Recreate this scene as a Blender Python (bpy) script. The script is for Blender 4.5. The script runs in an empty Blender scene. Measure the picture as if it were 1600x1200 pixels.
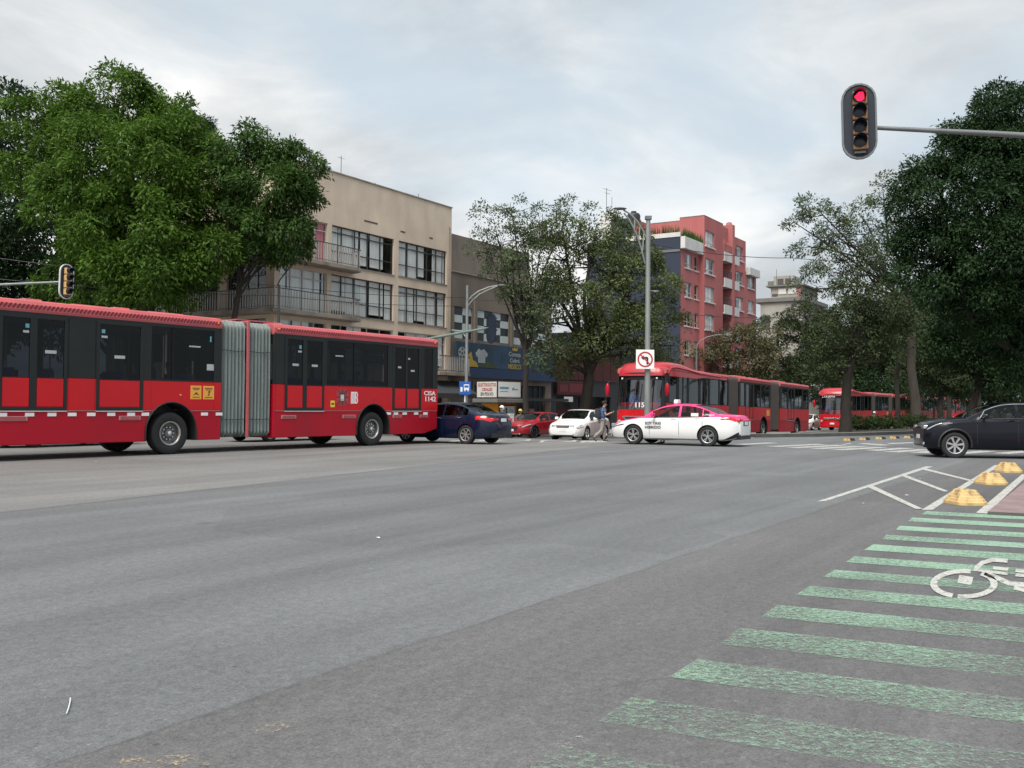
import bpy, bmesh, math, random
import numpy as np
from mathutils import Vector, Matrix

R = math.radians
sc = bpy.context.scene
COL = sc.collection

# ------------------------------------------------------------------ camera
FPX = 1500.0
CAMH = 1.4
cam_d = bpy.data.cameras.new('camera')
cam_d.sensor_width = 36.0
cam_d.lens = FPX / 1600.0 * 36.0
cam_d.clip_end = 3000.0
cam_d.clip_start = 0.05
cam = bpy.data.objects.new('camera', cam_d)
COL.objects.link(cam)
CAMR = Matrix.Rotation(R(90) + math.atan(34 / FPX), 3, 'X') @ Matrix.Rotation(0.008, 3, 'Z')
cam.matrix_world = Matrix.Translation((0, 0, CAMH)) @ CAMR.to_4x4()
sc.camera = cam

# ------------------------------------------------------------------ sky and sun
SUN_EL, SUN_AZ = R(58), R(205)          # azimuth measured from +Y clockwise
world = bpy.data.worlds.new('World')
sc.world = world
world.use_nodes = True
nt = world.node_tree
nt.nodes.clear()
N = nt.nodes.new
L = nt.links.new
out = N('ShaderNodeOutputWorld')
bg = N('ShaderNodeBackground')
bg.inputs['Strength'].default_value = 0.058
sky = N('ShaderNodeTexSky')
sky.sky_type = 'NISHITA'
sky.sun_disc = False
sky.sun_elevation = SUN_EL
sky.sun_rotation = SUN_AZ
sky.air_density = 1.0
sky.dust_density = 2.0
geo = N('ShaderNodeTexCoord')
sep = N('ShaderNodeSeparateXYZ')
L(geo.outputs['Generated'], sep.inputs[0])
zz = N('ShaderNodeMath'); zz.operation = 'MAXIMUM'; zz.inputs[1].default_value = 0.0
L(sep.outputs['Z'], zz.inputs[0])
za = N('ShaderNodeMath'); za.operation = 'ADD'; za.inputs[1].default_value = 0.28
L(zz.outputs[0], za.inputs[0])
dx = N('ShaderNodeMath'); dx.operation = 'DIVIDE'
dy = N('ShaderNodeMath'); dy.operation = 'DIVIDE'
L(sep.outputs['X'], dx.inputs[0]); L(za.outputs[0], dx.inputs[1])
L(sep.outputs['Y'], dy.inputs[0]); L(za.outputs[0], dy.inputs[1])
comb = N('ShaderNodeCombineXYZ')
L(dx.outputs[0], comb.inputs[0]); L(dy.outputs[0], comb.inputs[1])
CLOUD_OFF = (3.1, 7.4, 0.0)


def cloud_noise(scale, detail, rough, off, dist=0.0):
    mp = N('ShaderNodeMapping')
    mp.inputs['Location'].default_value = (CLOUD_OFF[0] + off, CLOUD_OFF[1] + off * .7, off)
    L(comb.outputs[0], mp.inputs[0])
    n = N('ShaderNodeTexNoise')
    n.inputs['Scale'].default_value = scale
    n.inputs['Detail'].default_value = detail
    n.inputs['Roughness'].default_value = rough
    n.inputs['Distortion'].default_value = dist
    L(mp.outputs[0], n.inputs['Vector'])
    return n.outputs['Fac']


def wramp(src, stops):
    r = N('ShaderNodeValToRGB')
    e = r.color_ramp.elements
    while len(e) < len(stops):
        e.new(0.5)
    for el, (p, c) in zip(e, stops):
        el.position = p
        el.color = (c[0], c[1], c[2], 1) if not isinstance(c, (int, float)) else (c, c, c, 1)
    L(src, r.inputs[0])
    return r.outputs[0]


dens = cloud_noise(1.1, 5.0, 0.52, 0.0, 0.25)
shade = cloud_noise(1.7, 9.0, 0.58, 4.3, 0.45)
# cloud brightness: grey bases to bright thin parts (before the 0.1 strength)
ccol = wramp(shade, [(0.36, (4.8, 5.1, 5.4)), (0.46, (6.0, 6.3, 6.5)), (0.54, (7.2, 7.35, 7.4)), (0.63, (8.9, 8.9, 8.8))])
blue = N('ShaderNodeMix'); blue.data_type = 'RGBA'; blue.blend_type = 'MIX'
blue.inputs[0].default_value = 0.72
L(sky.outputs[0], blue.inputs[6]); blue.inputs[7].default_value = (6.3, 7.4, 8.1, 1)
dadd = N('ShaderNodeMath'); dadd.operation = 'MULTIPLY_ADD'; dadd.inputs[1].default_value = -0.10
L(dx.outputs[0], dadd.inputs[0]); L(dens, dadd.inputs[2])
fac = wramp(dadd.outputs[0], [(0.38, 0.2), (0.54, 1.0)])
mixc = N('ShaderNodeMix'); mixc.data_type = 'RGBA'
L(fac, mixc.inputs[0]); L(blue.outputs[2], mixc.inputs[6]); L(ccol, mixc.inputs[7])
L(mixc.outputs[2], bg.inputs['Color'])
L(bg.outputs[0], out.inputs[0])

sun_d = bpy.data.lights.new('sun', 'SUN')
sun_d.energy = 2.4
sun_d.angle = R(38)
sun_d.color = (1.0, 0.96, 0.9)
sun = bpy.data.objects.new('sun', sun_d)
COL.objects.link(sun)
sdir = Vector((math.sin(SUN_AZ) * math.cos(SUN_EL), math.cos(SUN_AZ) * math.cos(SUN_EL), math.sin(SUN_EL)))
sun.rotation_euler = sdir.to_track_quat('Z', 'Y').to_euler()
sun.location = sdir * 60

sc.view_settings.view_transform = 'Standard'
sc.view_settings.look = 'None'
sc.view_settings.exposure = 1.0
sc.view_settings.gamma = 1.0
sc.view_settings.use_curve_mapping = False
sc.render.engine = 'CYCLES'
sc.cycles.max_bounces = 6
sc.cycles.transparent_max_bounces = 10

# ------------------------------------------------------------------ geometry of the place
UX, UY = 0.534, 0.8455      # avenue direction
YAW = math.atan2(UY, UX)


def AV(u, v, z=0.0):
    return Vector((u * UX - v * UY, u * UY + v * UX, z))


def to_uv(p):
    return p[0] * UX + p[1] * UY, -p[0] * UY + p[1] * UX


def gz(u, v=25.0):
    t = min(1.0, max(0.0, (u - 26) / 36.0))
    s = min(1.0, max(0.0, (v - 14.5) / 6.0))
    return -0.7 * t * t * (3 - 2 * t) * s * s * (3 - 2 * s)


def gzp(p):
    return gz(*to_uv(p))


def ray(px, py):
    return CAMR @ Vector(((px - 800) / FPX, -(py - 600) / FPX, -1.0))


def W(px, py, Z):
    d = ray(px, py)
    return Vector((0, 0, CAMH)) + d * (Z / d.y)


def GP(px, py):
    d = ray(px, py)
    d = d / d.y
    z0, step = 1.0, 0.25
    Z = z0
    while Z < 400:
        p = Vector((0, 0, CAMH)) + d * Z
        if p.z <= gzp(p):
            break
        Z += step
    lo, hi = Z - step, Z
    for _ in range(30):
        m = (lo + hi) / 2
        p = Vector((0, 0, CAMH)) + d * m
        if p.z <= gzp(p):
            hi = m
        else:
            lo = m
    p = Vector((0, 0, CAMH)) + d * hi
    p.z = gzp(p)
    return p


def on_ground(px, Z):
    """ground point in the image column px at depth Z"""
    p = W(px, 634, Z)
    p.z = gzp(p)
    return p


# ------------------------------------------------------------------ materials
def shader(name):
    m = bpy.data.materials.new(name)
    m.use_nodes = True
    t = m.node_tree
    t.nodes.clear()
    o = t.nodes.new('ShaderNodeOutputMaterial')
    b = t.nodes.new('ShaderNodeBsdfPrincipled')
    t.links.new(b.outputs[0], o.inputs[0])
    return m, t, b, o


def pmat(name, col, rough=0.6, metal=0.0, var=0.12, scale=3.0, fine=40.0, bump=0.0, coat=0.0, spec=0.5, stretch=(1, 1, 1), stain=None, stain_amt=0.5, lining=False):
    """procedural paint / plaster / metal: two octaves of tone variation, optional stains, bump"""
    m, t, b, o = shader(name)
    n, l = t.nodes.new, t.links.new
    tc = n('ShaderNodeTexCoord')
    mp = n('ShaderNodeMapping'); mp.inputs['Scale'].default_value = stretch
    l(tc.outputs['Object'], mp.inputs[0])
    a = n('ShaderNodeTexNoise'); a.inputs['Scale'].default_value = scale; a.inputs['Detail'].default_value = 5
    f = n('ShaderNodeTexNoise'); f.inputs['Scale'].default_value = fine; f.inputs['Detail'].default_value = 3
    l(mp.outputs[0], a.inputs['Vector']); l(tc.outputs['Object'], f.inputs['Vector'])
    ad = n('ShaderNodeMath'); ad.operation = 'MULTIPLY_ADD'; ad.inputs[1].default_value = 0.35
    l(f.outputs['Fac'], ad.inputs[0]); l(a.outputs['Fac'], ad.inputs[2])
    mr = n('ShaderNodeMapRange')
    mr.inputs['From Min'].default_value = 0.4; mr.inputs['From Max'].default_value = 0.95
    mr.inputs['To Min'].default_value = 1 - var; mr.inputs['To Max'].default_value = 1 + var
    l(ad.outputs[0], mr.inputs[0])
    mx = n('ShaderNodeMix'); mx.data_type = 'RGBA'; mx.blend_type = 'MULTIPLY'; mx.inputs[0].default_value = 1
    mx.inputs[6].default_value = (*col, 1)
    l(mr.outputs[0], mx.inputs[7])
    res = mx.outputs[2]
    if stain is not None:
        sn = n('ShaderNodeTexNoise'); sn.inputs['Scale'].default_value = scale * .8; sn.inputs['Detail'].default_value = 7
        mp2 = n('ShaderNodeMapping'); mp2.inputs['Scale'].default_value = (stretch[0] * 1.3, stretch[1] * 1.3, stretch[2] * .35)
        mp2.inputs['Location'].default_value = (7.3, 2.1, 5.5)
        l(tc.outputs['Object'], mp2.inputs[0]); l(mp2.outputs[0], sn.inputs['Vector'])
        sr = n('ShaderNodeMapRange'); sr.inputs['From Min'].default_value = .48; sr.inputs['From Max'].default_value = .72
        sr.inputs['To Max'].default_value = stain_amt
        l(sn.outputs['Fac'], sr.inputs[0])
        m2 = n('ShaderNodeMix'); m2.data_type = 'RGBA'
        l(sr.outputs[0], m2.inputs[0]); l(res, m2.inputs[6]); m2.inputs[7].default_value = (*stain, 1)
        res = m2.outputs[2]
    if lining:      # the inside of the shell is grey cabin trim
        gm = n('ShaderNodeNewGeometry')
        m3 = n('ShaderNodeMix'); m3.data_type = 'RGBA'
        l(gm.outputs['Backfacing'], m3.inputs[0]); l(res, m3.inputs[6]); m3.inputs[7].default_value = (.06, .06, .06, 1)
        res = m3.outputs[2]
    l(res, b.inputs['Base Color'])
    rr = n('ShaderNodeMapRange')
    rr.inputs['From Min'].default_value = 0.4; rr.inputs['From Max'].default_value = .95
    rr.inputs['To Min'].default_value = max(0.02, rough - .08); rr.inputs['To Max'].default_value = min(1, rough + .1)
    l(ad.outputs[0], rr.inputs[0]); l(rr.outputs[0], b.inputs['Roughness'])
    b.inputs['Metallic'].default_value = metal
    b.inputs['Specular IOR Level'].default_value = spec
    if coat:
        b.inputs['Coat Weight'].default_value = coat
        b.inputs['Coat Roughness'].default_value = 0.06
    if bump:
        bp = n('ShaderNodeBump'); bp.inputs['Strength'].default_value = bump; bp.inputs['Distance'].default_value = .02
        l(ad.outputs[0], bp.inputs['Height']); l(bp.outputs[0], b.inputs['Normal'])
    return m


def glassmat(name, tint, clear=0.5, rough=0.03, ior=1.45, wave=0.0, graze=1.0):
    """tinted window glass: partly see-through, mirror-like towards grazing angles"""
    m = bpy.data.materials.new(name)
    m.use_nodes = True
    t = m.node_tree
    t.nodes.clear()
    n, l = t.nodes.new, t.links.new
    o = n('ShaderNodeOutputMaterial')
    tr = n('ShaderNodeBsdfTransparent'); tr.inputs[0].default_value = (*[c * clear for c in tint], 1)
    gl = n('ShaderNodeBsdfGlossy'); gl.inputs['Roughness'].default_value = rough
    gl.inputs['Color'].default_value = (.95, .97, 1, 1)
    tc = n('ShaderNodeTexCoord')
    ns = n('ShaderNodeTexNoise'); ns.inputs['Scale'].default_value = 1.2
    l(tc.outputs['Object'], ns.inputs['Vector'])
    bp = n('ShaderNodeBump'); bp.inputs['Strength'].default_value = wave; bp.inputs['Distance'].default_value = .03
    if wave:
        l(ns.outputs['Fac'], bp.inputs['Height']); l(bp.outputs[0], gl.inputs['Normal'])
    f0 = ((ior - 1) / (ior + 1)) ** 2          # the same from either face of the thin pane
    lw = n('ShaderNodeLayerWeight')
    pw = n('ShaderNodeMath'); pw.operation = 'POWER'; pw.inputs[1].default_value = 5
    l(lw.outputs['Facing'], pw.inputs[0])
    fr = n('ShaderNodeMath'); fr.operation = 'MULTIPLY_ADD'; fr.inputs[1].default_value = (1 - f0) * graze; fr.inputs[2].default_value = f0
    l(pw.outputs[0], fr.inputs[0])
    lw.inputs['Blend'].default_value = .5
    mx = n('ShaderNodeMixShader')
    l(fr.outputs[0], mx.inputs[0]); l(tr.outputs[0], mx.inputs[1]); l(gl.outputs[0], mx.inputs[2])
    l(mx.outputs[0], o.inputs[0])
    return m


def emat(name, col, strength):
    m, t, b, o = shader(name)
    b.inputs['Base Color'].default_value = (*[c * .5 for c in col], 1)
    tc = t.nodes.new('ShaderNodeTexCoord')
    v = t.nodes.new('ShaderNodeTexVoronoi'); v.inputs['Scale'].default_value = 40
    t.links.new(tc.outputs['Object'], v.inputs['Vector'])
    mr = t.nodes.new('ShaderNodeMapRange'); mr.inputs['To Min'].default_value = strength * 1.3; mr.inputs['To Max'].default_value = strength * .6
    t.links.new(v.outputs['Distance'], mr.inputs[0])
    b.inputs['Emission Color'].default_value = (*col, 1)
    t.links.new(mr.outputs[0], b.inputs['Emission Strength'])
    return m


def leafmat(name, c1, c2, trans=0.3):
    m = bpy.data.materials.new(name)
    m.use_nodes = True
    t = m.node_tree
    t.nodes.clear()
    n, l = t.nodes.new, t.links.new
    o = n('ShaderNodeOutputMaterial')
    g = n('ShaderNodeNewGeometry')
    tc = n('ShaderNodeTexCoord')
    ns = n('ShaderNodeTexNoise'); ns.inputs['Scale'].default_value = .55; ns.inputs['Detail'].default_value = 3
    l(tc.outputs['Object'], ns.inputs['Vector'])
    ma = n('ShaderNodeMath'); ma.operation = 'MULTIPLY_ADD'; ma.inputs[1].default_value = .55
    l(g.outputs['Random Per Island'], ma.inputs[0])
    mb = n('ShaderNodeMath'); mb.operation = 'MULTIPLY_ADD'; mb.inputs[1].default_value = 1.6; mb.inputs[2].default_value = -.55
    l(ns.outputs['Fac'], mb.inputs[0]); l(mb.outputs[0], ma.inputs[2])
    r = n('ShaderNodeValToRGB')
    r.color_ramp.elements[0].color = (*c1, 1); r.color_ramp.elements[1].color = (*c2, 1)
    l(ma.outputs[0], r.inputs[0])
    d = n('ShaderNodeBsdfPrincipled'); d.inputs['Roughness'].default_value = .65; d.inputs['Specular IOR Level'].default_value = .18
    l(r.outputs[0], d.inputs['Base Color'])
    tl = n('ShaderNodeBsdfTranslucent')
    l(r.outputs[0], tl.inputs[0])
    mx = n('ShaderNodeMixShader'); mx.inputs[0].default_value = trans
    l(d.outputs[0], mx.inputs[1]); l(tl.outputs[0], mx.inputs[2]); l(mx.outputs[0], o.inputs[0])
    return m


def wornpaint(name, col, wear_lo, wear_hi, scale=9.0, grad=None, broad=0.0):
    """thermoplastic road paint with holes where it has worn through; grad=(axis vector, from, to) raises the wear along the ground"""
    m, t, b, o = shader(name)
    n, l = t.nodes.new, t.links.new
    tc = n('ShaderNodeTexCoord')
    a = n('ShaderNodeTexNoise'); a.inputs['Scale'].default_value = scale; a.inputs['Detail'].default_value = 8; a.inputs['Roughness'].default_value = .75
    l(tc.outputs['Object'], a.inputs['Vector'])
    c = n('ShaderNodeTexNoise'); c.inputs['Scale'].default_value = scale * 5; c.inputs['Detail'].default_value = 4; c.inputs['Roughness'].default_value = .7
    l(tc.outputs['Object'], c.inputs['Vector'])
    ad = n('ShaderNodeMath'); ad.operation = 'MULTIPLY_ADD'; ad.inputs[1].default_value = .6
    l(c.outputs['Fac'], ad.inputs[0]); l(a.outputs['Fac'], ad.inputs[2])
    if broad:       # traffic has rubbed some stretches harder than others
        w_ = n('ShaderNodeTexNoise'); w_.inputs['Scale'].default_value = 1.1; w_.inputs['Detail'].default_value = 4
        l(tc.outputs['Object'], w_.inputs['Vector'])
        wa = n('ShaderNodeMath'); wa.operation = 'MULTIPLY_ADD'; wa.inputs[1].default_value = broad
        ws = n('ShaderNodeMath'); ws.operation = 'SUBTRACT'; ws.inputs[1].default_value = .5
        l(w_.outputs['Fac'], ws.inputs[0]); l(ws.outputs[0], wa.inputs[0]); l(ad.outputs[0], wa.inputs[2])
        ad = wa
    if grad:
        ax, g0, g1, amt = grad
        dp = n('ShaderNodeVectorMath'); dp.operation = 'DOT_PRODUCT'; dp.inputs[1].default_value = ax
        l(tc.outputs['Object'], dp.inputs[0])
        gr = n('ShaderNodeMapRange'); gr.inputs['From Min'].default_value = g0; gr.inputs['From Max'].default_value = g1
        gr.inputs['To Min'].default_value = 0; gr.inputs['To Max'].default_value = -amt
        l(dp.outputs['Value'], gr.inputs[0])
        a2 = n('ShaderNodeMath'); a2.operation = 'ADD'
        l(ad.outputs[0], a2.inputs[0]); l(gr.outputs[0], a2.inputs[1])
        src = a2.outputs[0]
    else:
        src = ad.outputs[0]
    mr = n('ShaderNodeMapRange'); mr.inputs['From Min'].default_value = wear_lo; mr.inputs['From Max'].default_value = wear_hi
    l(src, mr.inputs[0])
    tone = n('ShaderNodeMapRange'); tone.inputs['From Min'].default_value = .3; tone.inputs['From Max'].default_value = .7
    tone.inputs['To Min'].default_value = .75; tone.inputs['To Max'].default_value = 1.15
    l(c.outputs['Fac'], tone.inputs[0])
    mx = n('ShaderNodeMix'); mx.data_type = 'RGBA'; mx.blend_type = 'MULTIPLY'; mx.inputs[0].default_value = 1
    mx.inputs[6].default_value = (*col, 1); l(tone.outputs[0], mx.inputs[7])
    l(mx.outputs[2], b.inputs['Base Color'])
    b.inputs['Roughness'].default_value = .7
    l(mr.outputs[0], b.inputs['Alpha'])
    return m


def asphalt():
    m, t, b, o = shader('asphalt')
    n, l = t.nodes.new, t.links.new
    tc = n('ShaderNodeTexCoord')
    mp = n('ShaderNodeMapping'); mp.vector_type = 'TEXTURE'; mp.inputs['Rotation'].default_value = (0, 0, YAW)
    l(tc.outputs['Object'], mp.inputs[0])

    def noise(scale, detail=4, rough=.6, stretch=(1, 1, 1), off=0.0):
        q = n('ShaderNodeMapping'); q.inputs['Scale'].default_value = stretch; q.inputs['Location'].default_value = (off, off * 1.7, 0)
        l(mp.outputs[0], q.inputs[0])
        x = n('ShaderNodeTexNoise'); x.inputs['Scale'].default_value = scale; x.inputs['Detail'].default_value = detail; x.inputs['Roughness'].default_value = rough
        l(q.outputs[0], x.inputs['Vector'])
        return x.outputs['Fac']

    def rng(src, a, c, d, e):
        r = n('ShaderNodeMapRange'); r.inputs['From Min'].default_value = a; r.inputs['From Max'].default_value = c
        r.inputs['To Min'].default_value = d; r.inputs['To Max'].default_value = e
        l(src, r.inputs[0])
        return r.outputs[0]

    def mul(p, q):
        x = n('ShaderNodeMath'); x.operation = 'MULTIPLY'
        l(p, x.inputs[0]); l(q, x.inputs[1])
        return x.outputs[0]

    # lane bands of different age: v wobbles a little and drifts with u
    sp = n('ShaderNodeSeparateXYZ'); l(mp.outputs[0], sp.inputs[0])
    wob = rng(noise(1.5, 6, .7, (.5, 1, 1)), .3, .7, -.045, .045)
    drift = rng(sp.outputs['X'], 6, 30, 0, -3.6)
    va = n('ShaderNodeMath'); va.operation = 'ADD'; l(sp.outputs['Y'], va.inputs[0]); l(wob, va.inputs[1])
    vb = n('ShaderNodeMath'); vb.operation = 'ADD'; l(va.outputs[0], vb.inputs[0]); l(drift, vb.inputs[1])
    inner = rng(va.outputs[0], 3.44, 3.52, 0, 1)
    outer = rng(vb.outputs[0], 11.75, 11.95, 0, 1)
    base = n('ShaderNodeMix'); base.data_type = 'RGBA'
    base.inputs[6].default_value = (.118, .116, .118, 1); base.inputs[7].default_value = (.134, .140, .144, 1)
    l(inner, base.inputs[0])
    base2 = n('ShaderNodeMix'); base2.data_type = 'RGBA'
    l(outer, base2.inputs[0]); l(base.outputs[2], base2.inputs[6]); base2.inputs[7].default_value = (.168, .165, .161, 1)
    # long streaks along the lanes, blotches, aggregate
    streak = rng(noise(.55, 8, .66, (.1, 1, 1), 3.0), .3, .7, .82, 1.16)
    streak2 = rng(noise(1.6, 4, .6, (.05, 1, 1), 8.0), .3, .7, .9, 1.1)
    blot = mul(rng(noise(.35, 8, .65), .3, .7, .88, 1.11), mul(rng(noise(14, 5, .7), .3, .7, .78, 1.22), rng(noise(33, 4, .7), .3, .7, .84, 1.16)))
    agg = rng(noise(60, 4, .75), .3, .7, .62, 1.38)
    agg2 = rng(noise(150, 3, .7), .3, .7, .66, 1.34)
    f = mul(mul(mul(streak, streak2), blot), mul(agg, agg2))
    # dark pits and pale chips
    vo = n('ShaderNodeTexVoronoi'); vo.inputs['Scale'].default_value = 26; l(mp.outputs[0], vo.inputs['Vector'])
    pit = rng(vo.outputs['Distance'], .05, .22, .42, 1.0)
    pit_n = rng(noise(3, 4, .6, (1, 1, 1), 5), .5, .62, 0, 1)
    pm = n('ShaderNodeMix'); pm.data_type = 'FLOAT'; pm.inputs[2].default_value = 1.0
    l(pit_n, pm.inputs[0]); l(pit, pm.inputs[3])
    f = mul(f, pm.outputs[0])
    for sc_, d0, d1, amp in ((9, .05, .11, 1.55), (5, .05, .10, .55), (2.2, .03, .06, 1.6)):
        vc = n('ShaderNodeTexVoronoi'); vc.inputs['Scale'].default_value = sc_; l(mp.outputs[0], vc.inputs['Vector'])
        cs_ = n('ShaderNodeSeparateColor'); l(vc.outputs['Color'], cs_.inputs[0])
        on = rng(cs_.outputs[0], .80, .84, 0, 1)
        cm_ = n('ShaderNodeMix'); cm_.data_type = 'FLOAT'; cm_.inputs[2].default_value = 1.0
        l(on, cm_.inputs[0]); l(rng(vc.outputs['Distance'], d0, d1, amp, 1.0), cm_.inputs[3])
        f = mul(f, cm_.outputs[0])
    # seams between paving passes
    for v0, wd, dk in ((3.48, .03, .8), (8.3, .035, .82), (6.1, .02, .9)):
        sb = n('ShaderNodeMath'); sb.operation = 'SUBTRACT'; sb.inputs[1].default_value = v0; l(va.outputs[0], sb.inputs[0])
        ab = n('ShaderNodeMath'); ab.operation = 'ABSOLUTE'; l(sb.outputs[0], ab.inputs[0])
        f = mul(f, rng(ab.outputs[0], wd * .3, wd, dk, 1.0))
    sb = n('ShaderNodeMath'); sb.operation = 'SUBTRACT'; sb.inputs[1].default_value = 11.8; l(vb.outputs[0], sb.inputs[0])
    ab = n('ShaderNodeMath'); ab.operation = 'ABSOLUTE'; l(sb.outputs[0], ab.inputs[0])
    f = mul(f, rng(ab.outputs[0], .02, .09, .72, 1.0))
    # thin cracks
    ve = n('ShaderNodeTexVoronoi'); ve.feature = 'DISTANCE_TO_EDGE'; ve.inputs['Scale'].default_value = .33
    wv = n('ShaderNodeMix'); wv.data_type = 'VECTOR'; wv.inputs[0].default_value = .06
    nz = n('ShaderNodeTexNoise'); nz.inputs['Scale'].default_value = 3; nz.inputs['Detail'].default_value = 5; l(mp.outputs[0], nz.inputs['Vector'])
    l(mp.outputs[0], wv.inputs[4]); l(nz.outputs['Color'], wv.inputs[5]); l(wv.outputs[1], ve.inputs['Vector'])
    ck = rng(ve.outputs['Distance'], .0012, .0035, .84, 1.0)
    cn = rng(noise(.4, 3, .5, (1, 1, 1), 9), .50, .58, 0, 1)
    cm = n('ShaderNodeMix'); cm.data_type = 'FLOAT'; cm.inputs[2].default_value = 1.0
    l(cn, cm.inputs[0]); l(ck, cm.inputs[3])
    f = mul(f, cm.outputs[0])
    # oil drips and rubbed tyre tracks along the lanes, repair patches
    vd = n('ShaderNodeTexVoronoi'); vd.inputs['Scale'].default_value = 1.1; l(mp.outputs[0], vd.inputs['Vector'])
    dn = rng(noise(1.4, 4, .6, (1, 1, 1), 12), .54, .66, 0, 1)
    dm = n('ShaderNodeMix'); dm.data_type = 'FLOAT'; dm.inputs[2].default_value = 1.0
    l(dn, dm.inputs[0]); l(rng(vd.outputs['Distance'], .03, .16, .62, 1.0), dm.inputs[3])
    f = mul(f, dm.outputs[0])
    trk = rng(noise(.9, 3, .5, (.025, 1, 1), 21), .52, .68, 1.0, .84)
    f = mul(f, trk)
    vp = n('ShaderNodeTexVoronoi'); vp.distance = 'CHEBYCHEV'; vp.inputs['Scale'].default_value = .16; l(mp.outputs[0], vp.inputs['Vector'])
    pcol = n('ShaderNodeSeparateColor'); l(vp.outputs['Color'], pcol.inputs[0])
    pt = rng(pcol.outputs[0], .78, .80, 1.0, .90)
    f = mul(f, pt)
    mx = n('ShaderNodeMix'); mx.data_type = 'RGBA'; mx.blend_type = 'MULTIPLY'; mx.inputs[0].default_value = 1
    l(base2.outputs[2], mx.inputs[6]); l(f, mx.inputs[7])
    l(mx.outputs[2], b.inputs['Base Color'])
    l(rng(noise(.8, 4, .6, (.2, 1, 1), 2), .3, .7, .62, .82), b.inputs['Roughness'])
    b.inputs['Specular IOR Level'].default_value = .45
    bp = n('ShaderNodeBump'); bp.inputs['Strength'].default_value = .5; bp.inputs['Distance'].default_value = .006
    l(mul(agg, agg2), bp.inputs['Height']); l(bp.outputs[0], b.inputs['Normal'])
    return m


M = {}
M['asphalt'] = asphalt()
M['red'] = pmat('bus_red_paint', (.55, .005, .011), .4, var=.07, scale=.7, fine=12, coat=.12, spec=.3, stain=(.34, .012, .02), stain_amt=.3)
M['red_dark'] = pmat('bus_red_skirt', (.40, .002, .016), .45, var=.10, scale=.6, fine=10, coat=.08, spec=.3, stain=(.22, .012, .022), stain_amt=.5)
M['red_roof'] = pmat('faded_roof_red', (.52, .10, .11), .5, var=.15, scale=2, stain=(.34, .12, .12), stain_amt=.5)
M['red_gloss'] = pmat('glossy_fairing_red', (.42, .02, .03), .34, var=.08, scale=.8, coat=.3)
M['roof_rib'] = pmat('dark_rib_red', (.20, .022, .03), .6, var=.2, scale=3)
M['seam'] = pmat('panel_seam', (.42, .22, .22), .6)
M['busgrey'] = pmat('bus_charcoal_paint', (.020, .023, .023), .5, var=.15, scale=1.5, spec=.25)
M['busblack'] = pmat('bus_black_rubber', (.010, .011, .012), .6, spec=.2)
M['glass'] = glassmat('tinted_bus_glass', (.62, .70, .80), .22, .03, 1.32, .04)
M['glass_clear'] = glassmat('clear_glass', (.88, .94, .94), .8, .04, 2.1)
M['glass_car'] = glassmat('car_glass', (.78, .86, .84), .8, graze=.35)
M['glass_dark'] = glassmat('dark_car_glass', (.4, .45, .48), .3, graze=.4)
M['tyre'] = pmat('tyre_rubber', (.016, .016, .017), .8, var=.3, scale=6, bump=.2)
M['rim'] = pmat('alloy_rim', (.55, .56, .57), .35, metal=.8, var=.15)
M['rim_dark'] = pmat('dark_alloy', (.03, .03, .032), .4, metal=.3)
M['steel'] = pmat('steel_wheel', (.16, .155, .15), .5, metal=.5, var=.3, scale=8)
M['steel_lip'] = pmat('steel_wheel_lip', (.42, .40, .38), .45, metal=.5, var=.25, scale=8)
M['bellows'] = pmat('bellows_rubber', (.20, .235, .225), .7, var=.3, scale=3, stretch=(6, 1, .3), stain=(.08, .09, .09), stain_amt=.5)
M['bellows_brown'] = pmat('dusty_bellows_rubber', (.075, .068, .062), .8, var=.3, scale=3, stretch=(6, 1, .3))
M['white'] = pmat('white_paint', (.78, .78, .77), .35, var=.04, coat=.4, lining=True)
M['offwhite'] = pmat('off_white_panel', (.62, .61, .58), .6, var=.08)
M['pink'] = pmat('taxi_pink_paint', (.74, .028, .19), .3, var=.05, coat=.5, lining=True)
M['navy'] = pmat('navy_car_paint', (.004, .009, .030), .25, var=.1, coat=.55, spec=.3, lining=True)
M['maroon'] = pmat('dark_red_car_paint', (.30, .012, .02), .25, var=.1, coat=.55, spec=.3, lining=True)
M['black_car'] = pmat('blue_black_car_paint', (.006, .007, .012), .22, var=.1, coat=.28, spec=.2, lining=True)
M['silver'] = pmat('silver_car_paint', (.42, .43, .44), .3, metal=.5, var=.05, coat=.5, lining=True)
M['trim'] = pmat('black_trim', (.018, .018, .02), .5)
M['interior'] = pmat('car_interior', (.05, .05, .052), .8)
M['chrome'] = pmat('chrome', (.75, .76, .77), .15, metal=1.0, var=.03)
M['tail'] = pmat('red_tail_lamp', (.55, .01, .012), .15, coat=.8)
M['amber'] = pmat('amber_lamp', (.75, .25, .02), .2, coat=.5)
M['headlamp'] = pmat('headlamp_lens', (.55, .58, .6), .1, metal=.6, coat=.8)
M['plate'] = pmat('number_plate', (.70, .71, .70), .4)
M['notice'] = pmat('notice_paper', (.42, .43, .43), .6)
M['print_white'] = pmat('white_print', (.80, .80, .79), .5, var=.03)
M['print_black'] = pmat('black_print', (.02, .02, .022), .5, var=.03)
M['print_maroon'] = pmat('maroon_print', (.12, .008, .014), .5)
M['print_yellow'] = pmat('yellow_print', (.80, .58, .05), .5, var=.05)
M['print_orange'] = pmat('orange_print', (.82, .38, .05), .5, var=.05)
M['print_red'] = pmat('red_print', (.42, .03, .035), .5, var=.05)
M['print_blue'] = pmat('blue_print', (.015, .10, .42), .4, var=.05)
M['print_cyan'] = pmat('cyan_print', (.10, .36, .42), .4, var=.1)
M['pole'] = pmat('galvanised_pole', (.26, .28, .275), .5, metal=.35, var=.2, scale=4, stretch=(1, 1, .2))
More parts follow.
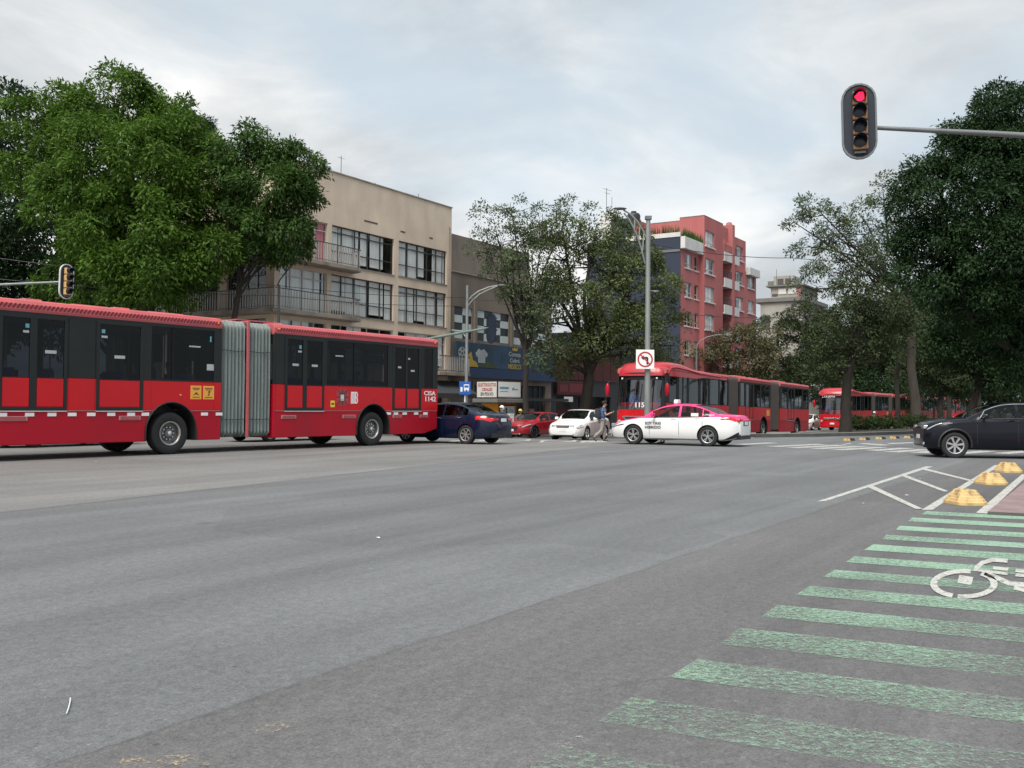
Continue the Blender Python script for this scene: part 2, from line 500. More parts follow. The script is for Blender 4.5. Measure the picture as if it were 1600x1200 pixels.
M['pole_green'] = pmat('grey_green_arm', (.20, .26, .23), .5, metal=.2, var=.15, scale=4)
M['pole_dark'] = pmat('dark_pole', (.07, .075, .075), .5, metal=.3)
M['signal_black'] = pmat('signal_face', (.010, .017, .03), .5)
M['signal_rim_pale'] = pmat('pale_signal_rim', (.55, .58, .57), .5)
M['signal_grey'] = pmat('signal_rim', (.15, .16, .165), .5, metal=.2)
M['signal_yellow'] = pmat('signal_housing_ochre', (.36, .18, .075), .55, var=.15)
M['signal_red'] = emat('lit_red_lens', (1.0, .01, .045), 1.6)
M['lens_off'] = pmat('unlit_lens', (.006, .01, .018), .3)
M['tan'] = pmat('tan_render', (.67, .55, .43), .85, var=.13, scale=.7, fine=9, bump=.15, stain=(.48, .385, .30), stain_amt=.55)
M['tan_dirty'] = pmat('weathered_slab', (.30, .255, .21), .9, var=.25, scale=1.2, bump=.2, stain=(.12, .11, .10), stain_amt=.7)
M['baluster'] = pmat('pale_baluster', (.40, .385, .36), .75, var=.2, scale=2)
M['winframe'] = pmat('dark_window_frame', (.045, .048, .05), .5)
M['winframe_lt'] = pmat('pale_window_frame', (.50, .50, .48), .5)
M['curtain'] = pmat('pale_curtain', (.80, .78, .74), .95, var=.18, scale=5, stretch=(7, 7, .15))
M['curtain_pink'] = pmat('pink_curtain', (.62, .16, .17), .95, var=.25, scale=5, stretch=(7, 7, .15))
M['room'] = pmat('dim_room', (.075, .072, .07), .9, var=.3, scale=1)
M['window_glass'] = glassmat('window_glass', (.93, .96, .97), .98, .03, 1.5, .06)
M['grey_wall'] = pmat('weathered_grey_wall', (.20, .165, .135), .9, var=.2, scale=.5, bump=.15, stain=(.10, .085, .075), stain_amt=.7)
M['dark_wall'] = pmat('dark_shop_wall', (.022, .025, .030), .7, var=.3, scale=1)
M['checker_w'] = pmat('pale_checker_panel', (.50, .56, .56), .5, var=.15, scale=1)
M['checker_b'] = pmat('black_checker_panel', (.016, .02, .024), .4, var=.2, scale=1)
M['mural'] = pmat('mural_blue', (.014, .045, .085), .6, var=.7, scale=.9, fine=5, stain=(.012, .03, .05), stain_amt=.8)
M['mural_blue'] = pmat('banner_blue', (.008, .028, .085), .5, var=.25, scale=1)
M['red_wall'] = pmat('red_render', (.43, .142, .138), .85, var=.10, scale=.3, fine=8, stain=(.36, .07, .075), stain_amt=.5)
M['navy_wall'] = pmat('navy_render', (.030, .040, .066), .85, var=.12, scale=.4)
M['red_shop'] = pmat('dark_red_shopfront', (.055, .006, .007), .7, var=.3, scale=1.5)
M['concrete'] = pmat('weathered_concrete', (.34, .325, .29), .9, var=.2, scale=.3, stain=(.18, .165, .145), stain_amt=.6)
M['concrete_dark'] = pmat('dark_concrete', (.17, .165, .155), .9, var=.2, scale=.6)
M['white_wall'] = pmat('white_render', (.62, .61, .59), .8, var=.1, scale=1, stain=(.4, .39, .36), stain_amt=.4)
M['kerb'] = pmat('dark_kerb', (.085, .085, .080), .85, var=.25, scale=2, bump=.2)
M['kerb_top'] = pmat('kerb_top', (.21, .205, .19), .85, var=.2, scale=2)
M['soil'] = pmat('median_soil', (.055, .048, .036), .95, var=.3, scale=2, bump=.4)
M['sidewalk'] = pmat('sidewalk_concrete', (.24, .235, .22), .85, var=.15, scale=1, bump=.1)
M['pinkwalk'] = pmat('pink_pavement', (.225, .160, .160), .85, var=.22, scale=2.5, fine=60, bump=.25, stain=(.13, .10, .10), stain_amt=.5)
M['bollard'] = pmat('ochre_bump_plastic', (.56, .38, .16), .65, var=.2, scale=9, bump=.15, stain=(.13, .09, .05), stain_amt=.75)
M['orange'] = pmat('orange_kiosk', (.74, .30, .03), .5, var=.08)
M['awning'] = pmat('dark_awning', (.035, .037, .040), .8, var=.2)
M['bark'] = pmat('bark', (.030, .025, .020), .95, var=.4, scale=5, stretch=(1, 1, .25), bump=.5)
M['bark_pale'] = pmat('pale_bark', (.062, .052, .042), .9, var=.35, scale=3, stretch=(1, 1, .2), bump=.3)
M['green_paint'] = wornpaint('green_lane_paint', (.26, .405, .30), .55, .86, 26.0, ((.30, -.95, 0), -8.0, -3.0, .24), .5)
M['white_paint_road'] = wornpaint('white_road_paint', (.45, .45, .42), .60, .78, 9.0)
M['white_worn'] = wornpaint('worn_white_road_paint', (.50, .50, .48), .62, .86, 12.0)
M['white_speck'] = wornpaint('white_speck_road_paint', (.45, .45, .42), .84, 1.05, 16.0)
M['yellow_worn'] = wornpaint('worn_yellow_road_paint', (.45, .36, .22), .82, 1.05, 16.0)
M['skin'] = pmat('skin', (.42, .24, .16), .5, var=.08)
M['hair'] = pmat('dark_hair', (.02, .016, .013), .7)
M['shirt_blue'] = pmat('blue_print_shirt', (.05, .11, .28), .85, var=.6, scale=14, fine=30)
M['trouser'] = pmat('grey_trousers', (.27, .25, .23), .9, var=.15)
M['shoe'] = pmat('dark_shoes', (.05, .05, .055), .6)
M['cloth_dark'] = pmat('dark_clothes', (.03, .032, .038), .9, var=.2)
M['cloth_grey'] = pmat('grey_clothes', (.16, .16, .17), .9, var=.2)
M['cloth_white'] = pmat('pale_clothes', (.5, .5, .5), .9, var=.2)
M['helmet_w'] = pmat('white_helmet', (.80, .80, .80), .25, coat=.6)
M['helmet_y'] = pmat('yellow_helmet', (.78, .60, .10), .25, coat=.6)
M['litter'] = pmat('litter_white', (.62, .70, .70), .6)
M['terracotta'] = pmat('planter_green', (.05, .07, .03), .9, var=.3)
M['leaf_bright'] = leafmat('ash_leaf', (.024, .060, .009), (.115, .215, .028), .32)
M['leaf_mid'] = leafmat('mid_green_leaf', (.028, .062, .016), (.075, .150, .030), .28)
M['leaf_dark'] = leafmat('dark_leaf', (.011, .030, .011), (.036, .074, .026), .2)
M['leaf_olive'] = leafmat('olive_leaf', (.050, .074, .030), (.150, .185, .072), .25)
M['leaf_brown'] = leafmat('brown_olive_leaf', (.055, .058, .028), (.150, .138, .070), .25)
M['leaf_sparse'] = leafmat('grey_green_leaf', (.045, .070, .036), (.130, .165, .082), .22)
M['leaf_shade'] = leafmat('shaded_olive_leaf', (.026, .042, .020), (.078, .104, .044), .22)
M['mural_white'] = pmat('faded_white_print', (.30, .33, .34), .6, var=.15, scale=2)
M['mural_yellow'] = pmat('faded_yellow_print', (.38, .26, .03), .6, var=.2, scale=2)
M['signal_tan'] = pmat('tan_signal_housing', (.58, .36, .15), .5, var=.1)
M['grass'] = leafmat('shrub_leaf', (.02, .04, .014), (.06, .09, .03), .25)


# ------------------------------------------------------------------ object helpers
def tag(o, label=None, cat=None, group=None, kind=None):
    if label: o['label'] = label
    if cat: o['category'] = cat
    if group: o['group'] = group
    if kind: o['kind'] = kind
    return o


def empty(name, loc, yaw=0.0, label=None, cat=None, group=None, scale=1.0):
    o = bpy.data.objects.new(name, None)
    o.empty_display_size = .3
    COL.objects.link(o)
    o.location = loc
    o.rotation_euler = (0, 0, yaw)
    o.scale = (scale,) * 3
    return tag(o, label, cat, group)


def copy_tree(o, parent=None):
    c = o.copy()
    COL.objects.link(c)
    if parent is not None:
        c.parent = parent
    for ch in o.children:
        copy_tree(ch, c)
    return c


class MB:
    def __init__(s):
        s.v, s.f, s.m = [], [], []

    def add(s, vs, fs, mi=0):
        k = len(s.v)
        s.v += [tuple(p) for p in vs]
        s.f += [tuple(i + k for i in f) for f in fs]
        s.m += [mi] * len(fs)
        return s

    def box(s, x0, x1, y0, y1, z0, z1, mi=0):
        return s.add([(x0, y0, z0), (x1, y0, z0), (x1, y1, z0), (x0, y1, z0), (x0, y0, z1), (x1, y0, z1), (x1, y1, z1), (x0, y1, z1)],
                     [(0, 3, 2, 1), (4, 5, 6, 7), (0, 1, 5, 4), (1, 2, 6, 5), (2, 3, 7, 6), (3, 0, 4, 7)], mi)

    def hexa(s, lower, upper, mi=0):
        """4 lower and 4 upper corners, counter-clockwise from above"""
        return s.add(list(lower) + list(upper), [(0, 3, 2, 1), (4, 5, 6, 7), (0, 1, 5, 4), (1, 2, 6, 5), (2, 3, 7, 6), (3, 0, 4, 7)], mi)

    def tube(s, pts, rad, n=8, mi=0, cap=True):
        pts = [Vector(p) for p in pts]
        if not hasattr(rad, '__len__'):
            rad = [rad] * len(pts)
        rings = []
        up = Vector((0, 0, 1))
        prev = None
        for i, p in enumerate(pts):
            d = (pts[min(i + 1, len(pts) - 1)] - pts[max(i - 1, 0)]).normalized()
            if prev is None:
                a = d.cross(up if abs(d.z) < .9 else Vector((1, 0, 0))).normalized()
            else:
                a = (prev - d * prev.dot(d)).normalized()
            prev = a
            b = d.cross(a)
            rings.append([p + (a * math.cos(2 * math.pi * k / n) + b * math.sin(2 * math.pi * k / n)) * rad[i] for k in range(n)])
        vs = [q for r_ in rings for q in r_]
        fs = []
        for i in range(len(pts) - 1):
            for k in range(n):
                a0, a1 = i * n + k, i * n + (k + 1) % n
                fs.append((a0, a1, a1 + n, a0 + n))
        if cap:
            fs.append(tuple(range(n - 1, -1, -1)))
            fs.append(tuple((len(pts) - 1) * n + k for k in range(n)))
        return s.add(vs, fs, mi)

    def lathe(s, prof, n=24, c=(0, 0, 0), axis='y', mi=0, close=False):
        """profile of (radius, height along axis)"""
        vs, fs = [], []
        for r_, h in prof:
            for k in range(n):
                a = 2 * math.pi * k / n
                ca, sa = r_ * math.cos(a), r_ * math.sin(a)
                p = {'y': (ca, h, sa), 'z': (ca, sa, h), 'x': (h, ca, sa)}[axis]
                vs.append((p[0] + c[0], p[1] + c[1], p[2] + c[2]))
        for i in range(len(prof) - 1):
            for k in range(n):
                a0, a1 = i * n + k, i * n + (k + 1) % n
                fs.append((a0, a0 + n, a1 + n, a1) if axis == 'y' else (a0, a1, a1 + n, a0 + n))
        s.add(vs, fs, mi)
        return s

    def prism(s, poly, x0, x1, mi=0, axis='x'):
        """closed polygon of (a, b) swept along an axis; for x: (y, z), y: (x, z), z: (x, y)"""
        n = len(poly)
        def P(a, b, t):
            return {'x': (t, a, b), 'y': (a, t, b), 'z': (a, b, t)}[axis]
        vs = [P(a, b, x0) for a, b in poly] + [P(a, b, x1) for a, b in poly]
        fs = [tuple(range(n - 1, -1, -1)), tuple(range(n, 2 * n))]
        fs += [(k, (k + 1) % n, (k + 1) % n + n, k + n) for k in range(n)]
        return s.add(vs, fs, mi)

    def sphere(s, c, r, nu=10, nv=7, mi=0):
        rx, ry, rz = r if hasattr(r, '__len__') else (r, r, r)
        vs = [(c[0], c[1], c[2] - rz)]
        for j in range(1, nv):
            t = -math.pi / 2 + math.pi * j / nv
            for i in range(nu):
                a = 2 * math.pi * i / nu
                vs.append((c[0] + rx * math.cos(t) * math.cos(a), c[1] + ry * math.cos(t) * math.sin(a), c[2] + rz * math.sin(t)))
        vs.append((c[0], c[1], c[2] + rz))
        fs = [(0, 1 + (i + 1) % nu, 1 + i) for i in range(nu)]
        for j in range(nv - 2):
            for i in range(nu):
                a0 = 1 + j * nu + i; a1 = 1 + j * nu + (i + 1) % nu
                fs.append((a0, a1, a1 + nu, a0 + nu))
        last = len(vs) - 1
        fs += [(last, 1 + (nv - 2) * nu + i, 1 + (nv - 2) * nu + (i + 1) % nu) for i in range(nu)]
        return s.add(vs, fs, mi)

    def grid(s, pts, mi=0, flip=False):
        """pts[i][j] grid of points -> quads"""
        nj = len(pts[0])
        vs = [p for r_ in pts for p in r_]
        fs = []
        for i in range(len(pts) - 1):
            for j in range(nj - 1):
                q = (i * nj + j, i * nj + j + 1, (i + 1) * nj + j + 1, (i + 1) * nj + j)
                fs.append(q[::-1] if flip else q)
        return s.add(vs, fs, mi)

    def mesh(s, name, mats, smooth=None, fix=True):
        me = bpy.data.meshes.new(name)
        me.from_pydata(s.v, [], s.f)
        if not isinstance(mats, (list, tuple)):
            mats = [mats]
        for m in mats:
            me.materials.append(m)
        if len(mats) > 1:
            me.polygons.foreach_set('material_index', s.m)
        if fix:
            bm = bmesh.new(); bm.from_mesh(me)
            bmesh.ops.recalc_face_normals(bm, faces=bm.faces)
            bm.to_mesh(me); bm.free()
        if smooth:
            me.polygons.foreach_set('use_smooth', [True] * len(me.polygons))
            me.set_sharp_from_angle(angle=R(smooth))
        me.update()
        return me

    def build(s, name, mats, parent=None, smooth=None, bevel=0.0, fix=True, loc=None):
        return obj(name, s.mesh(name, mats, smooth, fix), parent, bevel, loc)


def obj(name, me, parent=None, bevel=0.0, loc=None):
    o = bpy.data.objects.new(name, me)
    COL.objects.link(o)
    if parent is not None:
        o.parent = parent
    if loc is not None:
        o.location = loc
    if bevel:
        b = o.modifiers.new('edge', 'BEVEL')
        b.width = bevel; b.segments = 2; b.limit_method = 'ANGLE'; b.angle_limit = R(40)
        b.harden_normals = False
    return o


def pane(name, m, parent, x0, x1, y, z0, z1):
    """single sheet of glass facing -y"""
    return MB().add([(x0, y, z0), (x1, y, z0), (x1, y, z1), (x0, y, z1)], [(0, 1, 2, 3)]).build(name, m, parent, fix=False)


def boxo(name, m, parent, x0, x1, y0, y1, z0, z1, bevel=0.0):
    return MB().box(x0, x1, y0, y1, z0, z1).build(name, m, parent, bevel=bevel)


_text = {}


def text_mesh(body, w, h, depth=.004):
    """lettering as mesh in the x-z plane (reads from -y), fitted to w x h, origin at its lower left"""
    key = (body, round(w, 4), round(h, 4))
    if key in _text:
        return _text[key]
    cu = bpy.data.curves.new('lettering', 'FONT')
    cu.body = body
    cu.extrude = .02
    cu.offset = .022
    cu.resolution_u = 3
    o = bpy.data.objects.new('lettering', cu)
    COL.objects.link(o)
    dg = bpy.context.evaluated_depsgraph_get()
    me = bpy.data.meshes.new_from_object(o.evaluated_get(dg))
    bpy.data.objects.remove(o)
    bpy.data.curves.remove(cu)
    n = len(me.vertices)
    co = np.empty(n * 3); me.vertices.foreach_get('co', co); co = co.reshape(-1, 3)
    lo, hi = co.min(0), co.max(0)
    q = np.empty_like(co)
    q[:, 0] = (co[:, 0] - lo[0]) / max(hi[0] - lo[0], 1e-6) * w
    q[:, 2] = (co[:, 1] - lo[1]) / max(hi[1] - lo[1], 1e-6) * h
    q[:, 1] = -(co[:, 2] - lo[2]) / max(hi[2] - lo[2], 1e-6) * depth
    me.vertices.foreach_set('co', q.ravel())
    me.materials.clear()
    _text[key] = me
    return me


TEXTS = []
def lettering(name, body, w, h, m, parent, loc, yaw=0.0):
    me = text_mesh(body, w, h).copy()
    me.name = name
    me.materials.append(m)
    o = obj(name, me, parent, loc=loc)
    o.rotation_euler = (0, 0, yaw)
    return o


# pre-make nothing heavy before the texts: warm cache while the scene is still small
for b_, w_, h_ in (('CISA', .66, .16), ('1142', .60, .18), ('SOY TAXI', .58, .10), ('HIBRIDO', .58, .10), ('LA JOYA', 1.0, .2), ('115', .5, .26),
                   ('A-096-CA', .42, .055), ('ELECTROLITOS', 1.55, .2), ('ORALES', .9, .2), ('EN POLVO', 1.1, .2), ('Corona', 1.6, .55), ('Cubra', 1.4, .5),
                   ('MEXICO', 1.9, .62), ('E TOK', .8, .3), ('MB', .33, .36)):
    text_mesh(b_, w_, h_)

# ================================================================== SETTING
def ground_sheet(name, us, vs_, m, dz=0.0, parent=None, kind='structure'):
    mb = MB()
    mb.grid([[tuple(AV(u, v, gz(u, v) + dz)) for v in vs_] for u in us])
    o = mb.build(name, m, parent)
    if kind: o['kind'] = kind
    return o


us = [-400, -150, -60, -20, 0, 10, 18] + [22 + 1.5 * i for i in range(30)] + [70, 90, 130, 200, 400, 900]
road = ground_sheet('road', us, [-600, -200, -60, -20, 0, 7, 14, 15, 16, 17, 18, 19, 20, 21, 30, 50, 100, 300, 700], M['asphalt'])


def slab(name, poly, h, mats, parent=None, kind=None, follow=True):
    """raised slab: polygon of world points (counter-clockwise or not), top at ground + h"""
    mb = MB()
    n = len(poly)
    top = [(p[0], p[1], (gzp(p) if follow else 0) + h) for p in poly]
    bot = [(p[0], p[1], (gzp(p) if follow else 0) - .25) for p in poly]
    mb.add(top, [tuple(range(n))], 1)
    mb.add(top + bot, [(k, (k + 1) % n, (k + 1) % n + n, k + n) for k in range(n)], 0)
    o = mb.build(name, mats, parent)
    if kind: o['kind'] = kind
    return o


# far pavement along the shop fronts, with its kerb, following the fall of the avenue
mb = MB()
uu = [31.2 + 1.6 * i for i in range(26)] + [80, 110, 160, 260]
rows = []
for u in uu:
    z = gz(u)
    rows.append([tuple(AV(u, 31.4, z - .2)), tuple(AV(u, 31.4, z + .13)), tuple(AV(u, 31.7, z + .14)), tuple(AV(u, 60, z + .15))])
mb.grid(rows)
mb.add(rows[0], [(0, 1, 2, 3)])
mb.build('pavement', M['sidewalk'])['kind'] = 'structure'
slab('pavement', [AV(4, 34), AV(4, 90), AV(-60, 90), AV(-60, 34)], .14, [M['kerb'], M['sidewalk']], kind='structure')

# median island: kerb ring with soil inside
edge = [GP(1004, 685.2), GP(1090, 684.6), GP(1180, 683.6), GP(1270, 682.6), GP(1349, 681), GP(1431, 678)]
eu = [to_uv(p) for p in edge]
ol = eu + [(eu[-1][0] + 8, eu[-1][1] - .6)] + [(75, eu[-1][1] - 1.2), (110, eu[-1][1] - 1.2), (260, eu[-1][1] - 1.2), (260, 17.6), (110, 17.6), (75, 17.6), (60, 17.6), (48, 17.8)]
cen = (60, 15.5)
mb = MB()
inn = []
for u, v in ol:
    d = Vector((cen[0] - u, cen[1] - v)) if u < 62 else Vector((0, 1 if v < 14 else -1))
    d.normalize()
    inn.append((u + d[0] * .28, v + d[1] * .28))
n = len(ol)
vs = []
for (u, v), (a, b) in zip(ol, inn):
    z = gz(u, v)
    vs += [tuple(AV(u, v, z - .2)), tuple(AV(u, v, z + .17)), tuple(AV(a, b, z + .18)), tuple(AV(a, b, gz(a, b) + .10))]
fs, ms = [], []
for k in range(n):
    a, b = 4 * k, 4 * ((k + 1) % n)
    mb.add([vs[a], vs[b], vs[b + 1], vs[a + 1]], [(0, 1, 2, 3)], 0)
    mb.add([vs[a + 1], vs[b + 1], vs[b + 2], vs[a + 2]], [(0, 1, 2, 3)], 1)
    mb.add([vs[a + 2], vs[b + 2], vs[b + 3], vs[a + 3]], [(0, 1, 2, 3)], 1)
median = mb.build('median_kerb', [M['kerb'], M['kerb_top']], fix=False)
median['kind'] = 'structure'
mb = MB()
mb.add([tuple(AV(a, b, gz(a, b) + .10)) for a, b in inn], [tuple(range(n))])
mb.build('median_soil', M['soil'], fix=False)['kind'] = 'structure'


def paint(name, quad, m, dz=.004, world=False):
    pts = [p if world else GP(*p) for p in quad]
    mb = MB()
    mb.add([(p[0], p[1], gzp(p) + dz) for p in pts], [tuple(range(len(pts)))])
    o = mb.build(name, m, road, fix=False)
    me = o.data
    if me.polygons[0].normal.z < 0:
        me.flip_normals()
    return o


# green bicycle crossing
GS = [((1447, 799), (1439, 804)), ((1425, 809), (1419, 815)), ((1406, 822), (1400, 828.5)), ((1385, 836), (1378, 843)), ((1365, 851), (1350, 860)),
      ((1335, 870), (1321, 879)), ((1304, 891), (1286, 902)), ((1265, 916), (1244, 930)), ((1215, 946), (1190, 964)), ((1155, 982), (1125, 1007)),
      ((1090, 1031), (1045, 1059)), ((987, 1090), (934, 1128)), ((870, 1167), (815, 1210))]
sd = Vector((.905, -.425, 0))
for a, b in GS:
    A, B = GP(*a), GP(*b)
    mb = MB()
    k = 9
    rr = random.Random(int(a[0]))
    top = [A + sd * (3.0 * i / k) + Vector((0, rr.uniform(-.006, .006), 0)) for i in range(k + 1)]
    low = [B + sd * (3.0 * i / k) + Vector((0, rr.uniform(-.006, .006), 0)) for i in range(k + 1)]
    mb.grid([[(p.x, p.y, .004), (q.x, q.y, .004)] for p, q in zip(low, top)])
    o = mb.build('green_stripe', M['green_paint'], road, fix=False)
    if o.data.polygons[0].normal.z < 0: o.data.flip_normals()


def stroke(pts, wx, wy):
    """ribbon along image points (closed ends), widths in px across and along the picture, laid on the road"""
    l, r_ = [], []
    for i, p in enumerate(pts):
        a = pts[max(i - 1, 0)]; b = pts[min(i + 1, len(pts) - 1)]
        tx, ty = b[0] - a[0], b[1] - a[1]
        ln = math.hypot(tx, ty) or 1
        nx, ny = -ty / ln, tx / ln
        l.append((p[0] + nx * wx / 2, p[1] + ny * wy / 2)); r_.append((p[0] - nx * wx / 2, p[1] - ny * wy / 2))
    return l, r_


def c6(p):
    return (1400 + p[0] / 4.615, 700 + p[1] / 4.615)


def arc(cx, cy, rx, ry, a0, a1, n=16):
    return [(cx + rx * math.cos(R(a0 + (a1 - a0) * i / n)), cy + ry * math.sin(R(a0 + (a1 - a0) * i / n))) for i in range(n + 1)]


mb = MB()
for pts, w, h in ((arc(490, 985, 218, 92, 112, 283), 52, 30), (arc(490, 985, 218, 92, 305, 462), 52, 30), ([(508, 928), (492, 984)], 105, 60),
                  ([(575, 876), (625, 832), (700, 812), (805, 820)], 46, 28), ([(700, 870), (810, 880)], 30, 22), ([(560, 882), (805, 914)], 30, 18),
                  ([(862, 888), (975, 900)], 30, 24), ([(862, 920), (975, 932)], 30, 22), ([(640, 905), (735, 945), (820, 983), (960, 995)], 42, 34),
                  ([(850, 1015), (960, 1040)], 34, 26)):
    l, r_ = stroke([c6(p) for p in pts], w / 4.615, h / 4.615)
    rows = []
    sz_ = .0055 + .0004 * (w % 7) + .0003 * (h % 5)
    for a, b in zip(l, r_):
        A, B = GP(*a), GP(*b)
        rows.append([(A.x, A.y, sz_), (B.x, B.y, sz_)])
    mb.grid(rows)
o = mb.build('bicycle_symbol', M['white_paint_road'], road, fix=False)
for p in o.data.polygons:
    pass
bm = bmesh.new(); bm.from_mesh(o.data)
for f in bm.faces:
    if f.normal.z < 0: f.normal_flip()
bm.to_mesh(o.data); bm.free()

for q in ([(1440, 797), (1457, 797), (1563, 727), (1554, 727)], [(1525, 801.5), (1542, 803), (1606, 743), (1597, 741)]):
    paint('lane_edge_line', q, M['white_paint_road'])
paint('hatching_line', [(1276, 784), (1291, 783), (1458, 729), (1446, 729)], M['white_paint_road'])
for q in ([(1352, 760), (1362, 758.5), (1442, 796), (1431, 796)], [(1405, 743), (1412, 741.5), (1482, 768), (1475, 769)], [(1437, 733.2), (1446, 732.2), (1520, 751), (1514, 752)]):
    paint('hatching_line', q, M['white_paint_road'], .008)
# zebra crossing over the lateral lanes: bars along the avenue
for a, b in (((1206, 698), (1285, 694.2)), ((1238, 699.8), (1315, 695.8)), ((1275, 701.3), (1347, 697.4)), ((1308, 703.2), (1378, 699.2)), ((1361, 704.2), (1418, 700.4)),
             ((1392, 706.5), (1448, 702.6)), ((1432, 707.6), (1478, 704)), ((1488, 709.5), (1545, 705)), ((1563, 709), (1610, 705)), ((1140, 696), (1180, 693.4)), ((1182, 693.4), (1208, 692))):
    A, B = GP(*a), GP(*b)
    d = (B - A); d.z = 0
    nrm = Vector((-d.y, d.x, 0)).normalized() * .27
    mid = [(A + d * t) for t in (0, .5, 1)]
    mb = MB()
    mb.grid([[(p.x - nrm.x, p.y - nrm.y, gzp(p) + .006), (p.x + nrm.x, p.y + nrm.y, gzp(p) + .006)] for p in mid])
    o = mb.build('zebra_bar', M['white_worn'], road, fix=False)
    if o.data.polygons[0].normal.z < 0: o.data.flip_normals()
for q in ([(1340, 693.4), (1352, 692.6), (1392, 695.4), (1378, 696.4)], [(1385, 692.8), (1432, 690.8), (1440, 692), (1392, 694)], [(1314, 694.6), (1327, 692.8), (1332, 693.2), (1320, 695)]):
    paint('give_way_mark', q, M['white_worn'], .006)
paint('faded_yellow_line', [(1250, 690.6), (1306, 688.6), (1310, 689.8), (1254, 691.8)], M['yellow_worn'], .006)
# worn markings of the crossing in front of the waiting traffic on the far side
for q in ([(697, 692), (705, 688.5), (760, 687), (756, 690)], [(770, 690.5), (775, 687.5), (830, 686.4), (828, 689)], [(842, 691.5), (846, 688), (902, 687), (900, 690.5)], [(906, 692), (909, 689), (950, 688.2), (948, 691)]):
    paint('zebra_bar', q, M['white_worn'], .006)
paint('worn_yellow_mark', [(180, 1188), (250, 1182), (300, 1180), (330, 1196), (200, 1204)], M['yellow_worn'])
paint('worn_yellow_mark', [(395, 1136), (445, 1126), (455, 1138), (405, 1150)], M['yellow_worn'])
paint('worn_white_mark', [(862, 1162), (905, 1150), (925, 1160), (882, 1174)], M['white_speck'])

# pink pavement by the bicycle lane
P0 = GP(1543, 804.5)
u0, v0 = to_uv(P0)
slab('pink_pavement', [P0, AV(u0 + 7, v0 + .02), AV(u0 + 14, v0 - .02), AV(u0 + 22, v0 + .1), AV(u0 + 22, v0 - 9), AV(u0 + 1.5, v0 - 9), P0 + sd * 3.5], .045, [M['kerb'], M['pinkwalk']], kind='structure')

# ochre lane bumps
def bump_divider(p, yaw, label, k=1.0):
    mb = MB()
    lv = [(.00, 1.0, 1.0), (.045, .99, .98), (.05, .93, .92), (.085, .88, .86), (.09, .83, .81), (.125, .78, .74), (.13, .73, .69), (.165, .68, .62), (.17, .63, .57), (.205, .58, .50), (.215, .50, .42)]
    a, b = .31, .235
    oct_ = [(-.62, -1), (.62, -1), (1, -.5), (1, .5), (.62, 1), (-.62, 1), (-1, .5), (-1, -.5)]
    rings = [[(x * a * sx, y * b * sy, z) for x, y in oct_] for z, sx, sy in lv]
    vs = [q for r_ in rings for q in r_]
    fs = [(i * 8 + k_, i * 8 + (k_ + 1) % 8, (i + 1) * 8 + (k_ + 1) % 8, (i + 1) * 8 + k_) for i in range(len(lv) - 1) for k_ in range(8)]
    fs.append(tuple((len(lv) - 1) * 8 + k_ for k_ in range(8)))
    mb.add(vs, fs)
    t = empty('lane_bump', p, yaw, label, 'lane bump', 'ochre lane bumps along the bicycle lane', k)
    mb.build('body', M['bollard'], t, bevel=.006)
    mb = MB()
    for x, y in ((-.09, -.03), (-.03, .03), (.05, -.02), (.1, .04), (-.1, .05)):
        mb.lathe([(0, .2155), (.016, .2165), (.02, .2155)], 8, (x, y, 0), 'z')
    mb.build('bolt_hole', M['trim'], t)
    mb = MB()
    for x in (-.09, 0, .09):
        for z, y in ((.105, -.192), (.145, -.172)):
            mb.box(x - .022, x + .022, y - .004, y + .01, z, z + .018)
    mb.build('slot', M['trim'], t)
    return t


for (px, py), lb, k in (((1508, 787), 'largest ochre lane bump beside the green crossing', 1.0), ((1548, 756), 'middle ochre lane bump, second along the bicycle lane line', .98), ((1575, 737.5), 'farthest ochre lane bump of the three, nearest the dark suv', 1.0)):
    bump_divider(GP(px, py), YAW + R(38), lb, k)
for i, (px, py) in enumerate(((1327, 688.6), (1351, 687.4), (1376, 686.2), (1398, 685.2), (1420, 684.4), (1436, 684))):
    t = empty('lane_marker', GP(px, py), YAW, None, 'lane marker', 'low yellow lane markers by the median')
    tag(t, 'low dark and yellow lane marker by the median, ' + ['nearest the zebra crossing', 'second in the row', 'third in the row', 'fourth in the row', 'fifth in the row', 'nearest the dark suv'][i])
    MB().prism([(-.16, 0), (.16, 0), (.10, .10), (-.10, .10)], -.45, .45).build('body', M['tyre'], t, bevel=.01)
    MB().prism([(-.165, .004), (.165, .004), (.105, .112), (-.105, .112)], -.475, -.42).build('reflector', M['bollard'], t)

# litter on the road
mb = MB()
c = [GP(104, 1118), GP(107, 1110), GP(109.5, 1100), GP(110, 1094)]
mb.tube([(p.x, p.y, .010) for p in c], .003, 6)
tag(mb.build('straw', M['litter'], None), 'pale curved plastic straw lying on the bare road at lower left', 'straw')
for (px, py), lb in (((1417, 775), 'white paper scrap on the hatched road'), ((1439, 749), 'white paper scrap inside the upper hatched bay'), ((1351, 788), 'faint paper scrap below the hatched line'), ((592, 842), 'white crumb on the smooth grey lane'), ((150, 722), 'pale crumb on the road below the bus wheel')):
    p = GP(px, py)
    mb = MB()
    q = [(p.x + random.uniform(-.035, .035), p.y + random.uniform(-.035, .035), .012 + random.uniform(0, .01)) for _ in range(5)]
    mb.add(q + [(p.x, p.y, .022)], [(0, 1, 5), (1, 2, 5), (2, 3, 5), (3, 4, 5), (4, 0, 5)])
    tag(mb.build('paper_scrap', M['print_white']), lb, 'litter')


